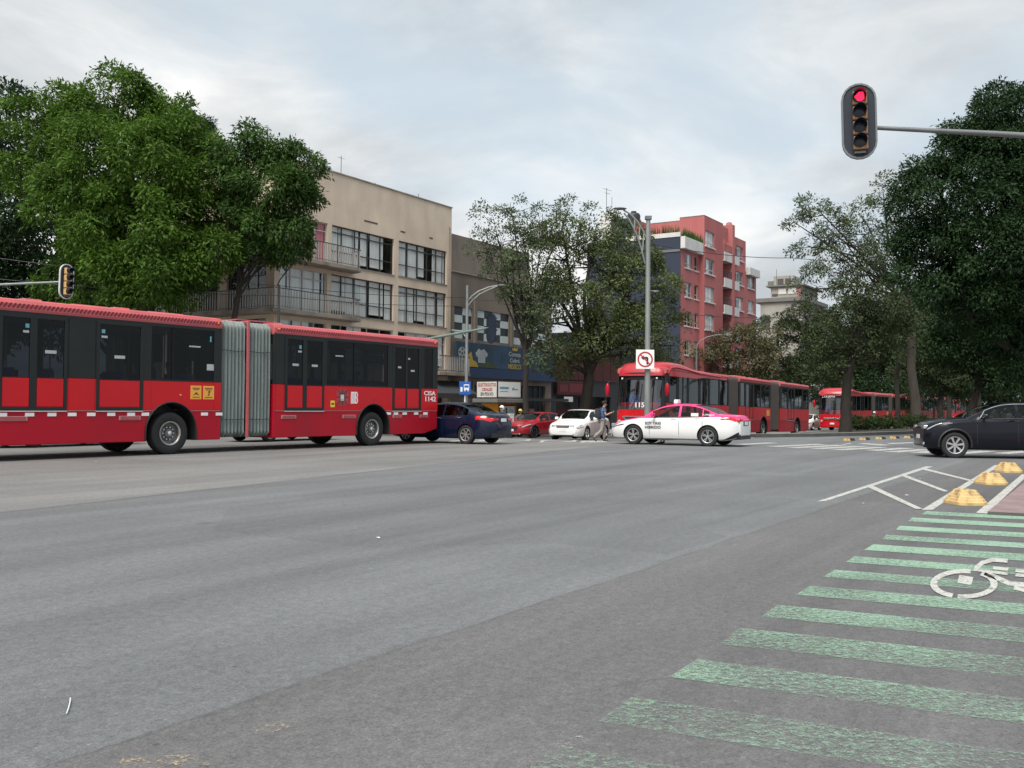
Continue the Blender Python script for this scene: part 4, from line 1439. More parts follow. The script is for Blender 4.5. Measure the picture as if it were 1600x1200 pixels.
# the near one stands on the falling stretch of the avenue: tilted with it
bus2.rotation_euler = (0, .0125, YAW)
bus2.scale = (.905, .965, .965)
for q_ in (bus3, bus4, bus5):
    q_.rotation_euler = (0, 0, YAW)
def front_sign(t, body, y0, z0, w_, h_, m_, name, x=-.40):
    o = lettering(name, body, w_, h_, m_, t, (x, y0, z0), R(-90))
    return o
front_sign(bus3, 'LA JOYA', 2.15, 3.195, 1.0, .2, M['print_white'], 'destination_sign', -.42)
front_sign(bus2, '115', 1.42, 1.74, .5, .26, M['print_white'], 'route_number', -.66)

# ================================================================== CARS
def interp(pts, x):
    """monotone cubic through control points"""
    xs = [p[0] for p in pts]; ys = [p[1] for p in pts]
    if x <= xs[0]: return ys[0]
    if x >= xs[-1]: return ys[-1]
    n = len(xs)
    d = [(ys[i + 1] - ys[i]) / (xs[i + 1] - xs[i]) for i in range(n - 1)]
    m = [d[0]] + [0 if d[i - 1] * d[i] <= 0 else 2 * d[i - 1] * d[i] / (d[i - 1] + d[i]) for i in range(1, n - 1)] + [d[-1]]
    for i in range(n - 1):
        if xs[i] <= x <= xs[i + 1]:
            h = xs[i + 1] - xs[i]; t = (x - xs[i]) / h
            return ys[i] * (1 + 2 * t) * (1 - t) ** 2 + m[i] * h * t * (1 - t) ** 2 + ys[i + 1] * t * t * (3 - 2 * t) + m[i + 1] * h * t * t * (t - 1)
    return ys[-1]


def make_car(spec, pos, yaw, label, group=None, k=1.0):
    S = spec
    Lc, w = S['L'], S['W'] / 2
    r, fo, wb = S['r'], S['fo'], S['wb']
    paintm, lowerm = M[S['paint']], M[S.get('lower', S['paint'])]
    t = empty(S.get('name', 'car'), pos, yaw, label, S.get('cat', 'car'), group, k)
    top, belt = S['top'], S['belt']
    cowl, rf, rr_, rg = S['cowl'], S['rf'], S['rr'], S['rg']     # cowl, roof front, roof rear, rear glass base
    fr, rb = S.get('fround', .42), S.get('rround', .35)

    def hw(x):
        e = 1.0
        if x < .75: e -= fr * .55 * ((.75 - x) / .75) ** 2.2
        if x > Lc - .6: e -= rb * .45 * ((x - Lc + .6) / .6) ** 2.2
        if x < .16: e -= .06 * ((.16 - x) / .16) ** 2
        if x > Lc - .18: e -= .07 * ((x - Lc + .18) / .18) ** 2
        return w * e

    def bot(x):
        z = S['bot']
        if x < .5: z += .05 * ((.5 - x) / .5) ** 2
        if x > Lc - .6: z += .12 * ((x - Lc + .6) / .6) ** 2
        return z

    hroof = max(q[1] for q in top) - interp(belt, (rf + rr_) / 2)

    def section(x):
        W_ = hw(x); zb = bot(x); zt = interp(top, x); zl = min(interp(belt, x), zt - .03)
        lo = [(0, zb), (.80, zb), (.93, zb + .05), (.985, zb + .16), (1.0, zb + (zl - zb) * .45), (.995, zb + (zl - zb) * .70), (.975, zl - .05), (.93, zl)]
        pts = [(y * W_, z) for y, z in lo]
        h = zt - zl
        g = min(1, max(0, (h - .10) / .25)); g = g * g * (3 - 2 * g)
        tum = S.get('tumble', .235)
        hh = min(1.0, h / hroof)
        if cowl + .04 < x < rg - .12:           # side glass stays in one plane down to the pillar foot
            g = min(1.0, max(0.0, (h - .04) / .08))
        gh = [(.93, .0), (.93 - tum * .07 * hh, .07), (.93 - tum * .5 * hh, .48), (.93 - tum * .9 * hh, .84), ((.93 - tum * hh) * .93, .945), (.42, .985), (0, 1)]
        hd = [(.93, .0), (.91, .22), (.86, .48), (.78, .70), (.66, .84), (.36, .96), (0, 1)]
        for (a, b), (c, d) in zip(gh[1:], hd[1:]):
            pts.append(((a * g + c * (1 - g)) * W_, zl + (b * g + d * (1 - g)) * h))
        return pts      # 14 points: 0 bottom centre .. 7 belt .. 13 top centre

    xs = {0.0, .02, .06, .12, .2, .32, .5, .7, .95, 1.1, cowl, (cowl + rf) / 2, cowl * .7 + rf * .3, cowl * .25 + rf * .75, rf, (rf + rr_) / 2, rr_, (rr_ + rg) / 2, rr_ * .7 + rg * .3, rr_ * .3 + rg * .7, rg, Lc - .55, Lc - .4, Lc - .25, Lc - .14, Lc - .06, Lc - .02, Lc}
    for a, b in S['win']:
        xs |= {a, b, a * .66 + b * .34, a * .33 + b * .67}
    xs = sorted(x for x in xs if 0 <= x <= Lc)
    xs = [x for i, x in enumerate(xs) if i == 0 or x - xs[i - 1] > .012]
    np_ = 14
    vs, fs, mi = [], [], []
    for x in xs:
        p = section(x)
        X = Lc / 2 - x
        ring = [(X, -y, z) for y, z in p] + [(X, y, z) for y, z in p[-2:0:-1]]
        vs += ring
    nr = 26
    PAINT, BLACK, SIDE, WS, RW, LOW = range(6)

    def half(j):
        return j if j < 13 else 25 - j
    for i in range(len(xs) - 1):
        xm = (xs[i] + xs[i + 1]) / 2
        for j in range(nr):
            a, b = i * nr + j, i * nr + (j + 1) % nr
            fs.append((a, b, b + nr, a + nr))
            h_ = half(j)
            m_ = LOW if h_ < 7 else PAINT
            if h_ == 0: m_ = BLACK
            if h_ in (1,) and S.get('cladding'): m_ = BLACK
            if h_ in (8, 9) and any(p_ <= xm <= q_ for p_, q_ in S['win']): m_ = SIDE
            if h_ in (11, 12) and cowl + .05 < xm < rf - .01: m_ = WS
            if h_ in (11, 12) and rr_ + .01 < xm < rg - .03: m_ = RW
            mi.append(m_)
    # closing rings: rounded nose and tail
    for end, i0_ in ((1, 0), (-1, (len(xs) - 1) * nr)):
        ring0 = vs[i0_:i0_ + nr]
        zc = (max(p[2] for p in ring0) + min(p[2] for p in ring0)) / 2
        prev = i0_
        for ex, sy, sz in ((.016, .985, .96), (.032, .95, .89), (.042, .88, .78)):
            k0 = len(vs)
            vs += [(p[0] + end * ex, p[1] * sy, zc + (p[2] - zc) * sz) for p in ring0]
            for j in range(nr):
                q_ = (prev + j, prev + (j + 1) % nr, k0 + (j + 1) % nr, k0 + j)
                fs.append(q_); mi.append(PAINT if half(j) >= 7 else (LOW if half(j) else BLACK))
            prev = k0
        fs.append(tuple(prev + j for j in range(nr))); mi.append(LOW)
    me = bpy.data.meshes.new('body')
    me.from_pydata(vs, [], fs)
    mats = [paintm, M['trim'], M['trim'], M['trim'], M['trim'], lowerm]
    for m_ in mats: me.materials.append(m_)
    me.polygons.foreach_set('material_index', mi)
    bm = bmesh.new(); bm.from_mesh(me); bmesh.ops.recalc_face_normals(bm, faces=bm.faces); bm.to_mesh(me); bm.free()
    body = obj('body', me)
    cuts = []
    axles = (fo, fo + wb)
    ar = r * S.get('arch', 1.13)
    for ax in axles:
        for s_ in (-1, 1):
            m2 = MB(); m2.lathe([(0, -.17), (ar, -.17), (ar, .25), (0, .25)], 28, (Lc / 2 - ax, s_ * (w - .06) + (0 if s_ > 0 else -.08), r + .01), 'y')
            c = m2.build('arch', mats)
            c.data.polygons.foreach_set('material_index', [1] * len(c.data.polygons))
            cuts.append(c)
    boolean_cut(body, cuts)
    body.parent = t
    # take the glazing out of the shell: each light its own pane
    bm = bmesh.new(); bm.from_mesh(body.data)
    bm.faces.ensure_lookup_table()
    groups = {}
    for f in bm.faces:
        if f.material_index in (SIDE, WS, RW):
            c = f.calc_center_median()
            if f.material_index == SIDE:
                xf = Lc / 2 - c.x
                wi = next((n_ for n_, (a, b) in enumerate(S['win']) if a <= xf <= b), 0)
                key = ('side_window', wi, c.y > 0)
            else:
                key = ('windshield' if f.material_index == WS else 'rear_window', 0, 0)
            groups.setdefault(key, []).append(([v.co.copy() for v in f.verts], f.normal.copy()))
    bmesh.ops.delete(bm, geom=[f for f in bm.faces if f.material_index in (SIDE, WS, RW)], context='FACES')
    bm.to_mesh(body.data); bm.free()
    body.data.polygons.foreach_set('use_smooth', [True] * len(body.data.polygons))
    body.data.set_sharp_from_angle(angle=R(32))
    gm = M[S.get('glass', 'glass_car')]
    for (nm, wi, s_), faces in groups.items():
        mb = MB()
        for co, nn in faces:
            mb.add([tuple(c + nn * .002) for c in co], [tuple(range(len(co)))])
        gme = mb.mesh(nm, gm, fix=False)
        bm = bmesh.new(); bm.from_mesh(gme); bmesh.ops.remove_doubles(bm, verts=bm.verts, dist=.003); bm.to_mesh(gme); bm.free()
        gme.polygons.foreach_set('use_smooth', [True] * len(gme.polygons))
        obj(nm, gme, t)
    # surface helper for things that sit on the skin
    def skin(x, q, s_, off=.006):
        p = section(x)
        i = min(int(q), 12); f = q - i
        y = p[i][0] * (1 - f) + p[i + 1][0] * f; z = p[i][1] * (1 - f) + p[i + 1][1] * f
        ty, tz = p[i + 1][0] - p[i][0], p[i + 1][1] - p[i][1]
        ln = math.hypot(ty, tz) or 1
        y += off * tz / ln; z += -off * ty / ln
        return (Lc / 2 - x, s_ * y, z)

    def patch(nm, m_, x0, x1, q0, q1, s_, off=.006, nx=5, nq=4, parent=t, taper=0.0):
        rows = []
        for i in range(nx + 1):
            f = i / nx
            x = x0 + (x1 - x0) * f
            a, b = q0 + (q1 - q0) * taper * f, q1
            rows.append([skin(x, a + (b - a) * j / nq, s_, off) for j in range(nq + 1)])
        mb = MB(); mb.grid(rows)
        return mb.build(nm, m_, parent, smooth=50)
    hl = S.get('hl', (.03, .55, 5.6, 7.2)); tl = S.get('tl', (Lc - .55, Lc - .02, 5.8, 7.3))
    for s_ in (-1, 1):
        h_ = patch('headlight', M['headlamp'], hl[0], hl[1], hl[2], hl[3], s_, .008, taper=.6)
        patch('lamp_rim', M['trim'], hl[0] - .005, hl[1] + .03, hl[2] - .12, hl[2] + .1, s_, .011, nq=1, parent=h_)
        patch('tail_light', M['tail'], tl[0], tl[1], tl[2], tl[3], s_, .008)
        # doors: seams and handles
        for sx in S['seams']:
            mb = MB(); mb.grid([[skin(sx + dx_, q, s_, .003) for q in np.linspace(1.6, 7.0, 8)] for dx_ in (-.006, .006)])
            mb.build('door_seam', M['trim'], t)
        mb = MB(); mb.grid([[skin(x, 1.75 + dq, s_, .003) for dq in (0, .10)] for x in np.linspace(S['seams'][0], S['seams'][-1], 6)])
        mb.build('sill_seam', M['trim'], t)
        for hx in S['handles']:
            mb = MB()
            pts = [Vector(skin(hx + .2 * f, 6.35, s_, .012 + .016 * math.sin(math.pi * f))) for f in (0, .2, .5, .8, 1)]
            mb.tube(pts, .013, 6)
            mb.build('handle', M['chrome'] if S.get('chrome') else paintm if not S.get('two') else lowerm, t, smooth=60)
        # window surround
        mb = MB()
        a, b = S['win'][0][0], S['win'][-1][1]
        mb.grid([[skin(x, 7.95 + dq, s_, .004) for dq in (-.12, .12)] for x in np.linspace(a - .1, b + .05, 14)])
        mb.build('belt_trim', M['trim'], t)
        if S.get('chromeline'):
            mb = MB()
            mb.tube([skin(x, 10.25 if x > a + .1 else 8.3 + (x - a) * 19, s_, .004) for x in np.linspace(a, b, 16)], .014, 5)
            mb.build('window_trim', M['chrome'], t, smooth=60)
        # mirror
        mx = S['win'][0][0] + .12
        p = Vector(skin(mx, 8.2, s_, .0))
        mb = MB(); mb.tube([p, p + Vector((.0, s_ * .10, .02))], .025, 6)
        mr = mb.build('mirror', M['trim'], t)
        mb = MB()
        c = p + Vector((.02, s_ * .19, .06))
        mb.hexa([(c.x - .05, c.y - .10, c.z - .07), (c.x + .05, c.y - .08, c.z - .06), (c.x + .05, c.y + .08, c.z - .06), (c.x - .05, c.y + .10, c.z - .07)],
                [(c.x - .05, c.y - .10, c.z + .07), (c.x + .04, c.y - .08, c.z + .06), (c.x + .04, c.y + .08, c.z + .06), (c.x - .05, c.y + .10, c.z + .07)])
        mb.build('mirror_shell', M[S.get('mirror', S['paint'])], mr, bevel=.025)
        # wheels
        for ax in axles:
            wheel(t, (Lc / 2 - ax, s_ * (w - .115), r), r, .215, S['rim'], s_)
            if S.get('cladding'):
                mb = MB()
                mb.tube([(Lc / 2 - ax + (ar + .03) * math.cos(a_), s_ * (w - .005), r + .01 + (ar + .03) * math.sin(a_)) for a_ in np.linspace(-.15, math.pi + .15, 15)], .035, 6)
                mb.build('arch_cladding', M['trim'], t, smooth=60)
    # front and rear faces
    zf = interp(top, 0)
    f = MB()
    gy, g0, g1 = S.get('grille', (.42, .52, .62))
    f.prism([(-gy, g1), (gy, g1), (gy * .86, g0), (-gy * .86, g0)], Lc / 2 - .10, Lc / 2 + .045)
    g_ = f.build('grille', M['trim'], t, bevel=.008)
    if S.get('slats'):
        mb = MB()
        for q in range(3):
            z = g0 + (g1 - g0) * (q + .6) / 3.2
            mb.box(Lc / 2 + .04, Lc / 2 + .052, -gy * .84, gy * .84, z - .008, z + .008)
        mb.build('grille_slat', M['steel_lip'], g_)
    f = MB()
    i0, i1 = S.get('intake', (.26, .40))
    f.prism([(-.55, i1), (.55, i1), (.46, i0), (-.46, i0)], Lc / 2 - .10, Lc / 2 + .030)
    f.build('air_intake', M['trim'], t, bevel=.008)
    pz = S.get('plate_f', .46)
    boxo('plate', M['plate'], t, Lc / 2 + .044, Lc / 2 + .056, -.16, .16, pz - .06, pz + .06)
    pr = S.get('plate_r', .78)
    boxo('plate', M['plate'], t, -Lc / 2 - .062, -Lc / 2 + .03, -.17, .17, pr - .06, pr + .06)
    boxo('plate_recess', M['trim'], t, -Lc / 2 - .054, -Lc / 2 + .05, -.27, .27, pr - .085, pr + .09, bevel=.01)
    if not S.get('cladding'):
        mb = MB(); mb.prism([(-.58, .24), (.58, .24), (.60, .40), (-.60, .40)], -Lc / 2 - .036, -Lc / 2 + .2)
        mb.build('rear_diffuser', M['trim'], t, bevel=.02)
    # lamps that wrap on to the front and rear faces
    zf0, zf1 = S.get('flamp', (.62, .72))
    zr0, zr1 = S.get('rlamp', (.82, .93))
    for s_ in (-1, 1):
        yo, yi = w * .66, w * .40
        mb = MB(); mb.hexa([(Lc / 2 - .12, s_ * yo, zf0), (Lc / 2 + .040, s_ * yo * .97, zf0), (Lc / 2 + .046, s_ * yi, zf0 + .02), (Lc / 2 - .1, s_ * yi, zf0 + .02)],
                           [(Lc / 2 - .14, s_ * yo, zf1), (Lc / 2 + .030, s_ * yo * .97, zf1), (Lc / 2 + .036, s_ * yi, zf1 - .01), (Lc / 2 - .1, s_ * yi, zf1 - .01)])
        mb.build('headlight', M['headlamp'], t, bevel=.012)
        mb = MB(); mb.hexa([(-Lc / 2 + .1, s_ * w * .74, zr0), (-Lc / 2 - .030, s_ * w * .70, zr0), (-Lc / 2 - .050, s_ * w * .34, zr0 + .03), (-Lc / 2 + .1, s_ * w * .34, zr0 + .03)],
                           [(-Lc / 2 + .1, s_ * w * .74, zr1), (-Lc / 2 - .026, s_ * w * .70, zr1), (-Lc / 2 - .046, s_ * w * .34, zr1 - .02), (-Lc / 2 + .1, s_ * w * .34, zr1 - .02)])
        mb.build('tail_light', M['tail'], t, bevel=.012)
        mb = MB(); mb.lathe([(.05, 0), (.045, .03), (0, .035)], 10, (Lc / 2 + .02, s_ * w * .6, i0 + .04), 'x')
        mb.build('fog_lamp', M['headlamp'], t)
    boxo('bumper_lip', M['steel_lip'] if S.get('cladding') else M['trim'], t, Lc / 2 - .05, Lc / 2 + .036, -w * .5, w * .5, S['bot'] + .05, S['bot'] + .085, bevel=.01)
    # rear corner lower trim as on the taxi
    if S.get('rear_corner'):
        for s_ in (-1, 1):
            patch('bumper_trim', M['trim'], Lc - .004, Lc - .52, 3.25, 1.6, s_, .008, nx=8, taper=.9)
    # cabin
    sz = interp(belt, cowl)
    boxo('cabin_floor', M['interior'], t, Lc / 2 - rg + .15, Lc / 2 - cowl - .1, -w * .8, w * .8, S['bot'] + .1, sz - .32)
    boxo('dashboard', M['interior'], t, Lc / 2 - cowl - .55, Lc / 2 - cowl - .12, -w * .78, w * .78, sz - .35, sz - .01, bevel=.04)
    for sx, sy in ((cowl + 1.15, -1), (cowl + 1.15, 1)):
        boxo('seat', M['interior'], t, Lc / 2 - sx - .12, Lc / 2 - sx + .06, sy * .38 - .24, sy * .38 + .24, sz - .4, sz + .22, bevel=.06)
        boxo('headrest', M['interior'], t, Lc / 2 - sx - .12, Lc / 2 - sx - .02, sy * .38 - .13, sy * .38 + .13, sz + .24, sz + .40, bevel=.04)
    boxo('rear_seat', M['interior'], t, Lc / 2 - rr_ - .30, Lc / 2 - rr_ + .0, -w * .72, w * .72, sz - .4, sz + .2, bevel=.06)
    mb = MB()
    for k_ in range(20):
        a0, a1 = 2 * math.pi * k_ / 20, 2 * math.pi * (k_ + 1) / 20
    return t


SEDAN = dict(L=4.63, W=1.78, r=.335, wb=2.70, fo=.94, bot=.19, cowl=1.26, rf=2.10, rr=3.10, rg=3.92,
             top=[(0, .66), (.05, .72), (.2, .79), (.6, .88), (1.0, .955), (1.26, 1.0), (1.5, 1.13), (1.8, 1.285), (2.1, 1.385), (2.5, 1.435), (2.9, 1.425), (3.2, 1.375), (3.55, 1.25), (3.92, 1.10), (4.2, 1.065), (4.5, 1.05), (4.6, 1.0), (4.63, .92)],
             belt=[(0, .62), (.3, .745), (.8, .845), (1.3, .915), (2.5, .93), (3.6, .97), (4.3, .99), (4.63, .88)],
             win=[(1.62, 2.58), (2.66, 3.42), (3.46, 3.68)], seams=[1.55, 2.62, 3.45], handles=[2.32, 3.18], rim='ten', fround=.55, rround=.6)
TAXI = dict(SEDAN, name='taxi', cat='taxi', paint='pink', lower='white', rear_corner=True, grille=(.40, .50, .56), intake=(.24, .44), two=True, mirror='pink')
VERSA = dict(SEDAN, name='parked_car' if False else 'sedan', cat='car', paint='navy', W=1.74, top=[(0, .68), (.05, .74), (.2, .82), (.6, .93), (1.0, 1.0), (1.2, 1.04), (1.5, 1.2), (1.8, 1.36), (2.1, 1.45), (2.5, 1.49), (2.9, 1.48), (3.2, 1.44), (3.55, 1.33), (3.92, 1.17), (4.2, 1.11), (4.5, 1.09), (4.6, 1.03), (4.63, .94)],
             rim='spoke7', glass='glass_dark', chrome=True, tl=(4.05, 4.60, 5.6, 7.2), plate_r=.86)
JETTA = dict(SEDAN, name='sedan', L=4.40, wb=2.51, fo=.90, W=1.74, paint='white', cowl=1.22, rf=1.95, rr=2.95, rg=3.6,
             top=[(0, .72), (.05, .78), (.2, .84), (.6, .91), (1.0, .97), (1.22, 1.02), (1.5, 1.2), (1.75, 1.34), (1.95, 1.42), (2.4, 1.46), (2.9, 1.44), (3.2, 1.36), (3.6, 1.14), (3.9, 1.08), (4.25, 1.06), (4.37, 1.0), (4.40, .9)],
             belt=[(0, .64), (.3, .73), (.8, .82), (1.3, .90), (2.4, .94), (3.6, .98), (4.1, .97), (4.4, .84)],
             win=[(1.5, 2.35), (2.42, 3.15)], seams=[1.45, 2.38, 3.2], handles=[2.1, 2.95], rim='five', fround=.34, grille=(.34, .60, .73), intake=(.28, .50), slats=True, hl=(.02, .42, 5.7, 7.4), plate_f=.50, flamp=(.62, .75))
REDSUV = dict(SEDAN, name='crossover', L=4.45, wb=2.68, fo=.90, W=1.84, r=.35, bot=.22, paint='maroon', cowl=1.28, rf=2.0, rr=3.4, rg=4.1,
              top=[(0, .78), (.05, .84), (.2, .90), (.6, .98), (1.0, 1.03), (1.28, 1.08), (1.5, 1.22), (1.75, 1.36), (2.0, 1.46), (2.5, 1.51), (3.0, 1.50), (3.4, 1.45), (3.8, 1.32), (4.1, 1.18), (4.3, 1.1), (4.42, 1.0), (4.45, .9)],
              belt=[(0, .66), (.3, .78), (.8, .86), (1.3, .95), (2.5, .99), (3.6, 1.06), (4.2, 1.03), (4.45, .86)],
              win=[(1.56, 2.5), (2.58, 3.35), (3.4, 3.7)], seams=[1.5, 2.54, 3.4], handles=[2.25, 3.1], rim='dark', cladding=True, flamp=(.72, .80), grille=(.42, .46, .70), intake=(.26, .42), hl=(.06, .62, 6.0, 7.1), plate_f=.50)
DARKSUV = dict(SEDAN, name='crossover', L=4.42, wb=2.74, fo=.74, W=1.82, r=.37, bot=.24, paint='black_car', cowl=1.12, rf=2.10, rr=3.55, rg=4.22, chromeline=True,
               top=[(0, .92), (.04, .98), (.12, 1.03), (.4, 1.105), (.8, 1.145), (1.12, 1.17), (1.4, 1.31), (1.7, 1.47), (2.0, 1.575), (2.3, 1.62), (3.0, 1.63), (3.55, 1.60), (3.9, 1.42), (4.22, 1.18), (4.3, 1.12), (4.4, 1.02), (4.42, .92)],
               belt=[(0, .80), (.3, .97), (.8, 1.06), (1.3, 1.09), (2.5, 1.115), (3.6, 1.14), (4.2, 1.08), (4.42, .88)],
               win=[(1.42, 2.40), (2.48, 3.36), (3.42, 3.75)], seams=[1.34, 2.44, 3.42], handles=[2.14, 3.1], rim='six', cladding=True, grille=(.64, .62, .84), flamp=(.82, .93), rlamp=(.9, 1.02), intake=(.36, .62), fround=.50, hl=(.03, .40, 6.3, 7.1), plate_f=.60, tumble=.20)
HIDDEN = dict(SEDAN, name='sedan', paint='silver', rim='six')


def car_at(spec, px, Z, yaw, label, k=1.0, group=None):
    return make_car(spec, on_ground(px, Z), yaw, label, group, k)


taxi = car_at(TAXI, 1062, 35.9, math.pi - R(31), 'white taxi with pink roof and bonnet turning across the intersection', 1.07)
# taxi lettering on the doors, both sides
for s_, yw in ((1, math.pi), (-1, 0.0)):
    yo = s_ * (.89 + .006)
    lettering('door_lettering', 'SOY TAXI', .58, .10, M['print_black'], taxi, (.92 if s_ > 0 else .34, yo, .70), yw)
    lettering('door_lettering', 'HIBRIDO', .58, .10, M['print_black'], taxi, (.92 if s_ > 0 else .34, yo, .56), yw)
mb = MB(); mb.prism([(-.17, 1.43), (.17, 1.43), (.13, 1.57), (-.13, 1.57)], .02, .16)
mb.build('roof_sign', M['print_white'], taxi, bevel=.02)
lettering('registration', 'A-096-CA', .42, .055, M['print_white'], taxi, (-1.12, .80, 1.03), math.pi)
taxi_sticker = boxo('window_sticker', M['print_white'], taxi, -.98, -.72, .812, .818, 1.0, 1.11)
taxi_sticker.rotation_euler = (0, 0, 0)

car_at(VERSA, 703, 36.6, math.pi - R(33), 'dark navy sedan seen from its rear corner behind the near bus', 1.04)
gc = 'cars waiting beyond the crossing'
car_at(JETTA, 907, 51.6, YAW + math.pi + R(7), 'white sedan facing the crossing between dark red car and red bus', 1.12, gc)
car_at(REDSUV, 836, 55.0, YAW + math.pi - R(4), 'dark red crossover facing the crossing beside the orange kiosk', 1.0, gc)
car_at(DARKSUV, 1561, 28.2, math.pi - R(9), 'dark blue black crossover entering at the right edge of the road', 1.0)
for px, Z, lb in ((95, 31.0, 'silver sedan behind the near bus, its wheels showing under the front section'), (440, 37.0, 'silver sedan behind the near bus, its wheels showing under the bellows')):
    car_at(HIDDEN, px, Z, YAW + math.pi, lb, 1.0, 'sedans hidden behind the near bus')
for px, v in ((1263, 24.9), (1276, 24.9)):
    pass
p = bus_front(1262, 25.2)
make_car(dict(JETTA, paint='white'), p, YAW + math.pi, 'white car squeezed between the two queuing red buses', None, 1.05)


# ================================================================== PEOPLE
def skin_obj(name, verts, edges, radii, m, parent, sub=2, root=0):
    me = bpy.data.meshes.new(name)
    me.from_pydata(verts, edges, [])
    me.materials.append(m)
    o = obj(name, me, parent)
    sk = o.modifiers.new('skin', 'SKIN')
    sk.use_smooth_shade = True
    ld = me.skin_vertices[0].data if me.skin_vertices else None
    if ld is None:
        bm = bmesh.new(); bm.from_mesh(me); bm.verts.layers.skin.verify(); bm.to_mesh(me); bm.free()
        ld = me.skin_vertices[0].data
    for i, r_ in enumerate(radii):
        ld[i].radius = (r_, r_) if not hasattr(r_, '__len__') else r_
        ld[i].use_root = (i == root)
    s = o.modifiers.new('sub', 'SUBSURF'); s.levels = sub; s.render_levels = sub
    return o


def make_person(pos, yaw, label, pose, shirt, trouser, hair=True, helmet=None, k=1.0, group=None, name='person'):
    """local +x is forward, +y left. pose: dict of joints in metres"""
    t = empty(name, pos, yaw, label, 'person', group, k)
    P = pose
    nk, hd = Vector(P['neck']), Vector(P['head'])
    fw = Vector(P.get('face', (1, 0, 0)))
    # body: head, neck, torso core, arms with fingers, legs
    V, E, Rr = [], [], []

    def add(p, r_, pa=None):
        V.append(tuple(p)); Rr.append(r_)
        if pa is not None: E.append((pa, len(V) - 1))
        return len(V) - 1
    pel = add(P['pelvis'], .10)
    ch = add(P['chest'], (.13, .10), pel)
    n_ = add(nk, .052, ch)
    h0 = add(hd + Vector((0, 0, -.07)), .065, n_)
    h1 = add(hd + Vector((0, 0, .03)), .088, h0)
    add(hd + Vector((0, 0, .095)), .06, h1)
    hands = []
    for s_ in ('l', 'r'):
        sh = add(P['sh_' + s_], .055, ch)
        el = add(P['el_' + s_], .042, sh)
        wr = add(P['wr_' + s_], .030, el)
        a, b = Vector(P['el_' + s_]), Vector(P['wr_' + s_])
        d = (b - a).normalized()
        hands.append((b, d))
        add(b + d * .05, .032, wr)
        hp = add(P['hip_' + s_], .088, pel)
        kn = add(P['kn_' + s_], .058, hp)
        an = add(P['an_' + s_], .040, kn)
    skin_obj('body', V, E, Rr, M['skin'], t)
    # fingers
    for b, d in hands:
        side = d.cross(Vector((0, 0, 1)))
        if side.length < .3: side = d.cross(fw)
        side.normalize(); nn = side.cross(d)
        mb = MB()
        for q, ln in zip((-.028, -.010, .010, .028), (.065, .075, .07, .055)):
            p0 = b + d * .075 + side * q
            mb.tube([p0, p0 + d * ln * .55 + nn * .006, p0 + d * ln + nn * .025], [.010, .009, .007], 5)
        p0 = b + d * .03 + side * .033
        mb.tube([p0, p0 + side * .025 + d * .03, p0 + side * .03 + d * .06], [.011, .010, .008], 5)
        mb.build('fingers', M['skin'], t, smooth=60)
    # face
    mb = MB()
    f = hd + fw * .092
    lt = Vector((-fw.y, fw.x, 0))
    mb.add([tuple(f + Vector((0, 0, .02))), tuple(f + lt * .016 + Vector((0, 0, -.025))), tuple(f - lt * .016 + Vector((0, 0, -.025))), tuple(f + fw * .026 + Vector((0, 0, -.022)))], [(0, 1, 3), (0, 3, 2), (1, 2, 3)])
    for s_ in (-1, 1):
        mb.sphere(tuple(hd + lt * s_ * .088 + Vector((0, 0, .0))), (.016, .012, .028), 6, 5)
    mb.build('nose_and_ears', M['skin'], t, smooth=60)
    mb = MB()
    for s_ in (-1, 1):
        mb.sphere(tuple(hd + fw * .084 + lt * s_ * .032 + Vector((0, 0, .022))), (.012, .012, .008), 6, 5)
    mb.box(0, 0, 0, 0, 0, 0)
    mo = hd + fw * .086 + Vector((0, 0, -.055))
    mb.sphere(tuple(mo), (.012, .022, .006), 6, 5)
    mb.build('eyes_and_mouth', M['hair'], t)
    if helmet:
        mb = MB(); mb.sphere(tuple(hd + Vector((0, 0, .035))), (.145, .125, .135), 14, 9)
        hm = mb.build('helmet', M[helmet], t, smooth=60)
        mb = MB(); c = hd + fw * .10 + Vector((0, 0, .02))
        mb.sphere(tuple(c), (.055, .105, .055), 10, 7)
        mb.build('visor', M['trim'], hm, smooth=60)
    elif hair:
        mb = MB(); mb.sphere(tuple(hd - fw * .022 + Vector((0, 0, .055))), (.108, .096, .098), 12, 8)
        for q in range(26):
            a = q * 2.4
            mb.sphere(tuple(hd - fw * .02 + Vector((.085 * math.cos(a), .078 * math.sin(a), .06 + .07 * ((q * .37) % 1)))), .032, 5, 4)
        mb.build('hair', M['hair'], t, smooth=70)
    # shirt: torso and sleeves
    V, E, Rr = [], [], []
    pv, cv = Vector(P['pelvis']), Vector(P['chest'])
    a0 = add(pv + Vector((0, 0, .0)), (.155, .125)); a1 = add(pv * .5 + cv * .5, (.165, .125), a0); a2 = add(cv, (.175, .125), a1)
    a3 = add(cv * .45 + nk * .55, (.11, .085), a2)
    for s_ in ('l', 'r'):
        sh, el = Vector(P['sh_' + s_]), Vector(P['el_' + s_])
        q = add(sh, .078, a2); add(sh * .45 + el * .55, .070, q)
        if P.get('long'):
            z = add(el, .058, len(V) - 1); add(el * .1 + Vector(P['wr_' + s_]) * .9, .042, z)
    skin_obj('shirt', V, E, Rr, M[shirt], t)
    V, E, Rr = [], [], []
    a0 = add(pv + Vector((0, 0, .04)), (.15, .12))
    for s_ in ('l', 'r'):
        hp, kn, an = Vector(P['hip_' + s_]), Vector(P['kn_' + s_]), Vector(P['an_' + s_])
        q = add(hp, .105, a0); z = add(kn, .078, q); add(an + (kn - an) * .12, .066, z)
    skin_obj('trousers', V, E, Rr, M[trouser], t)
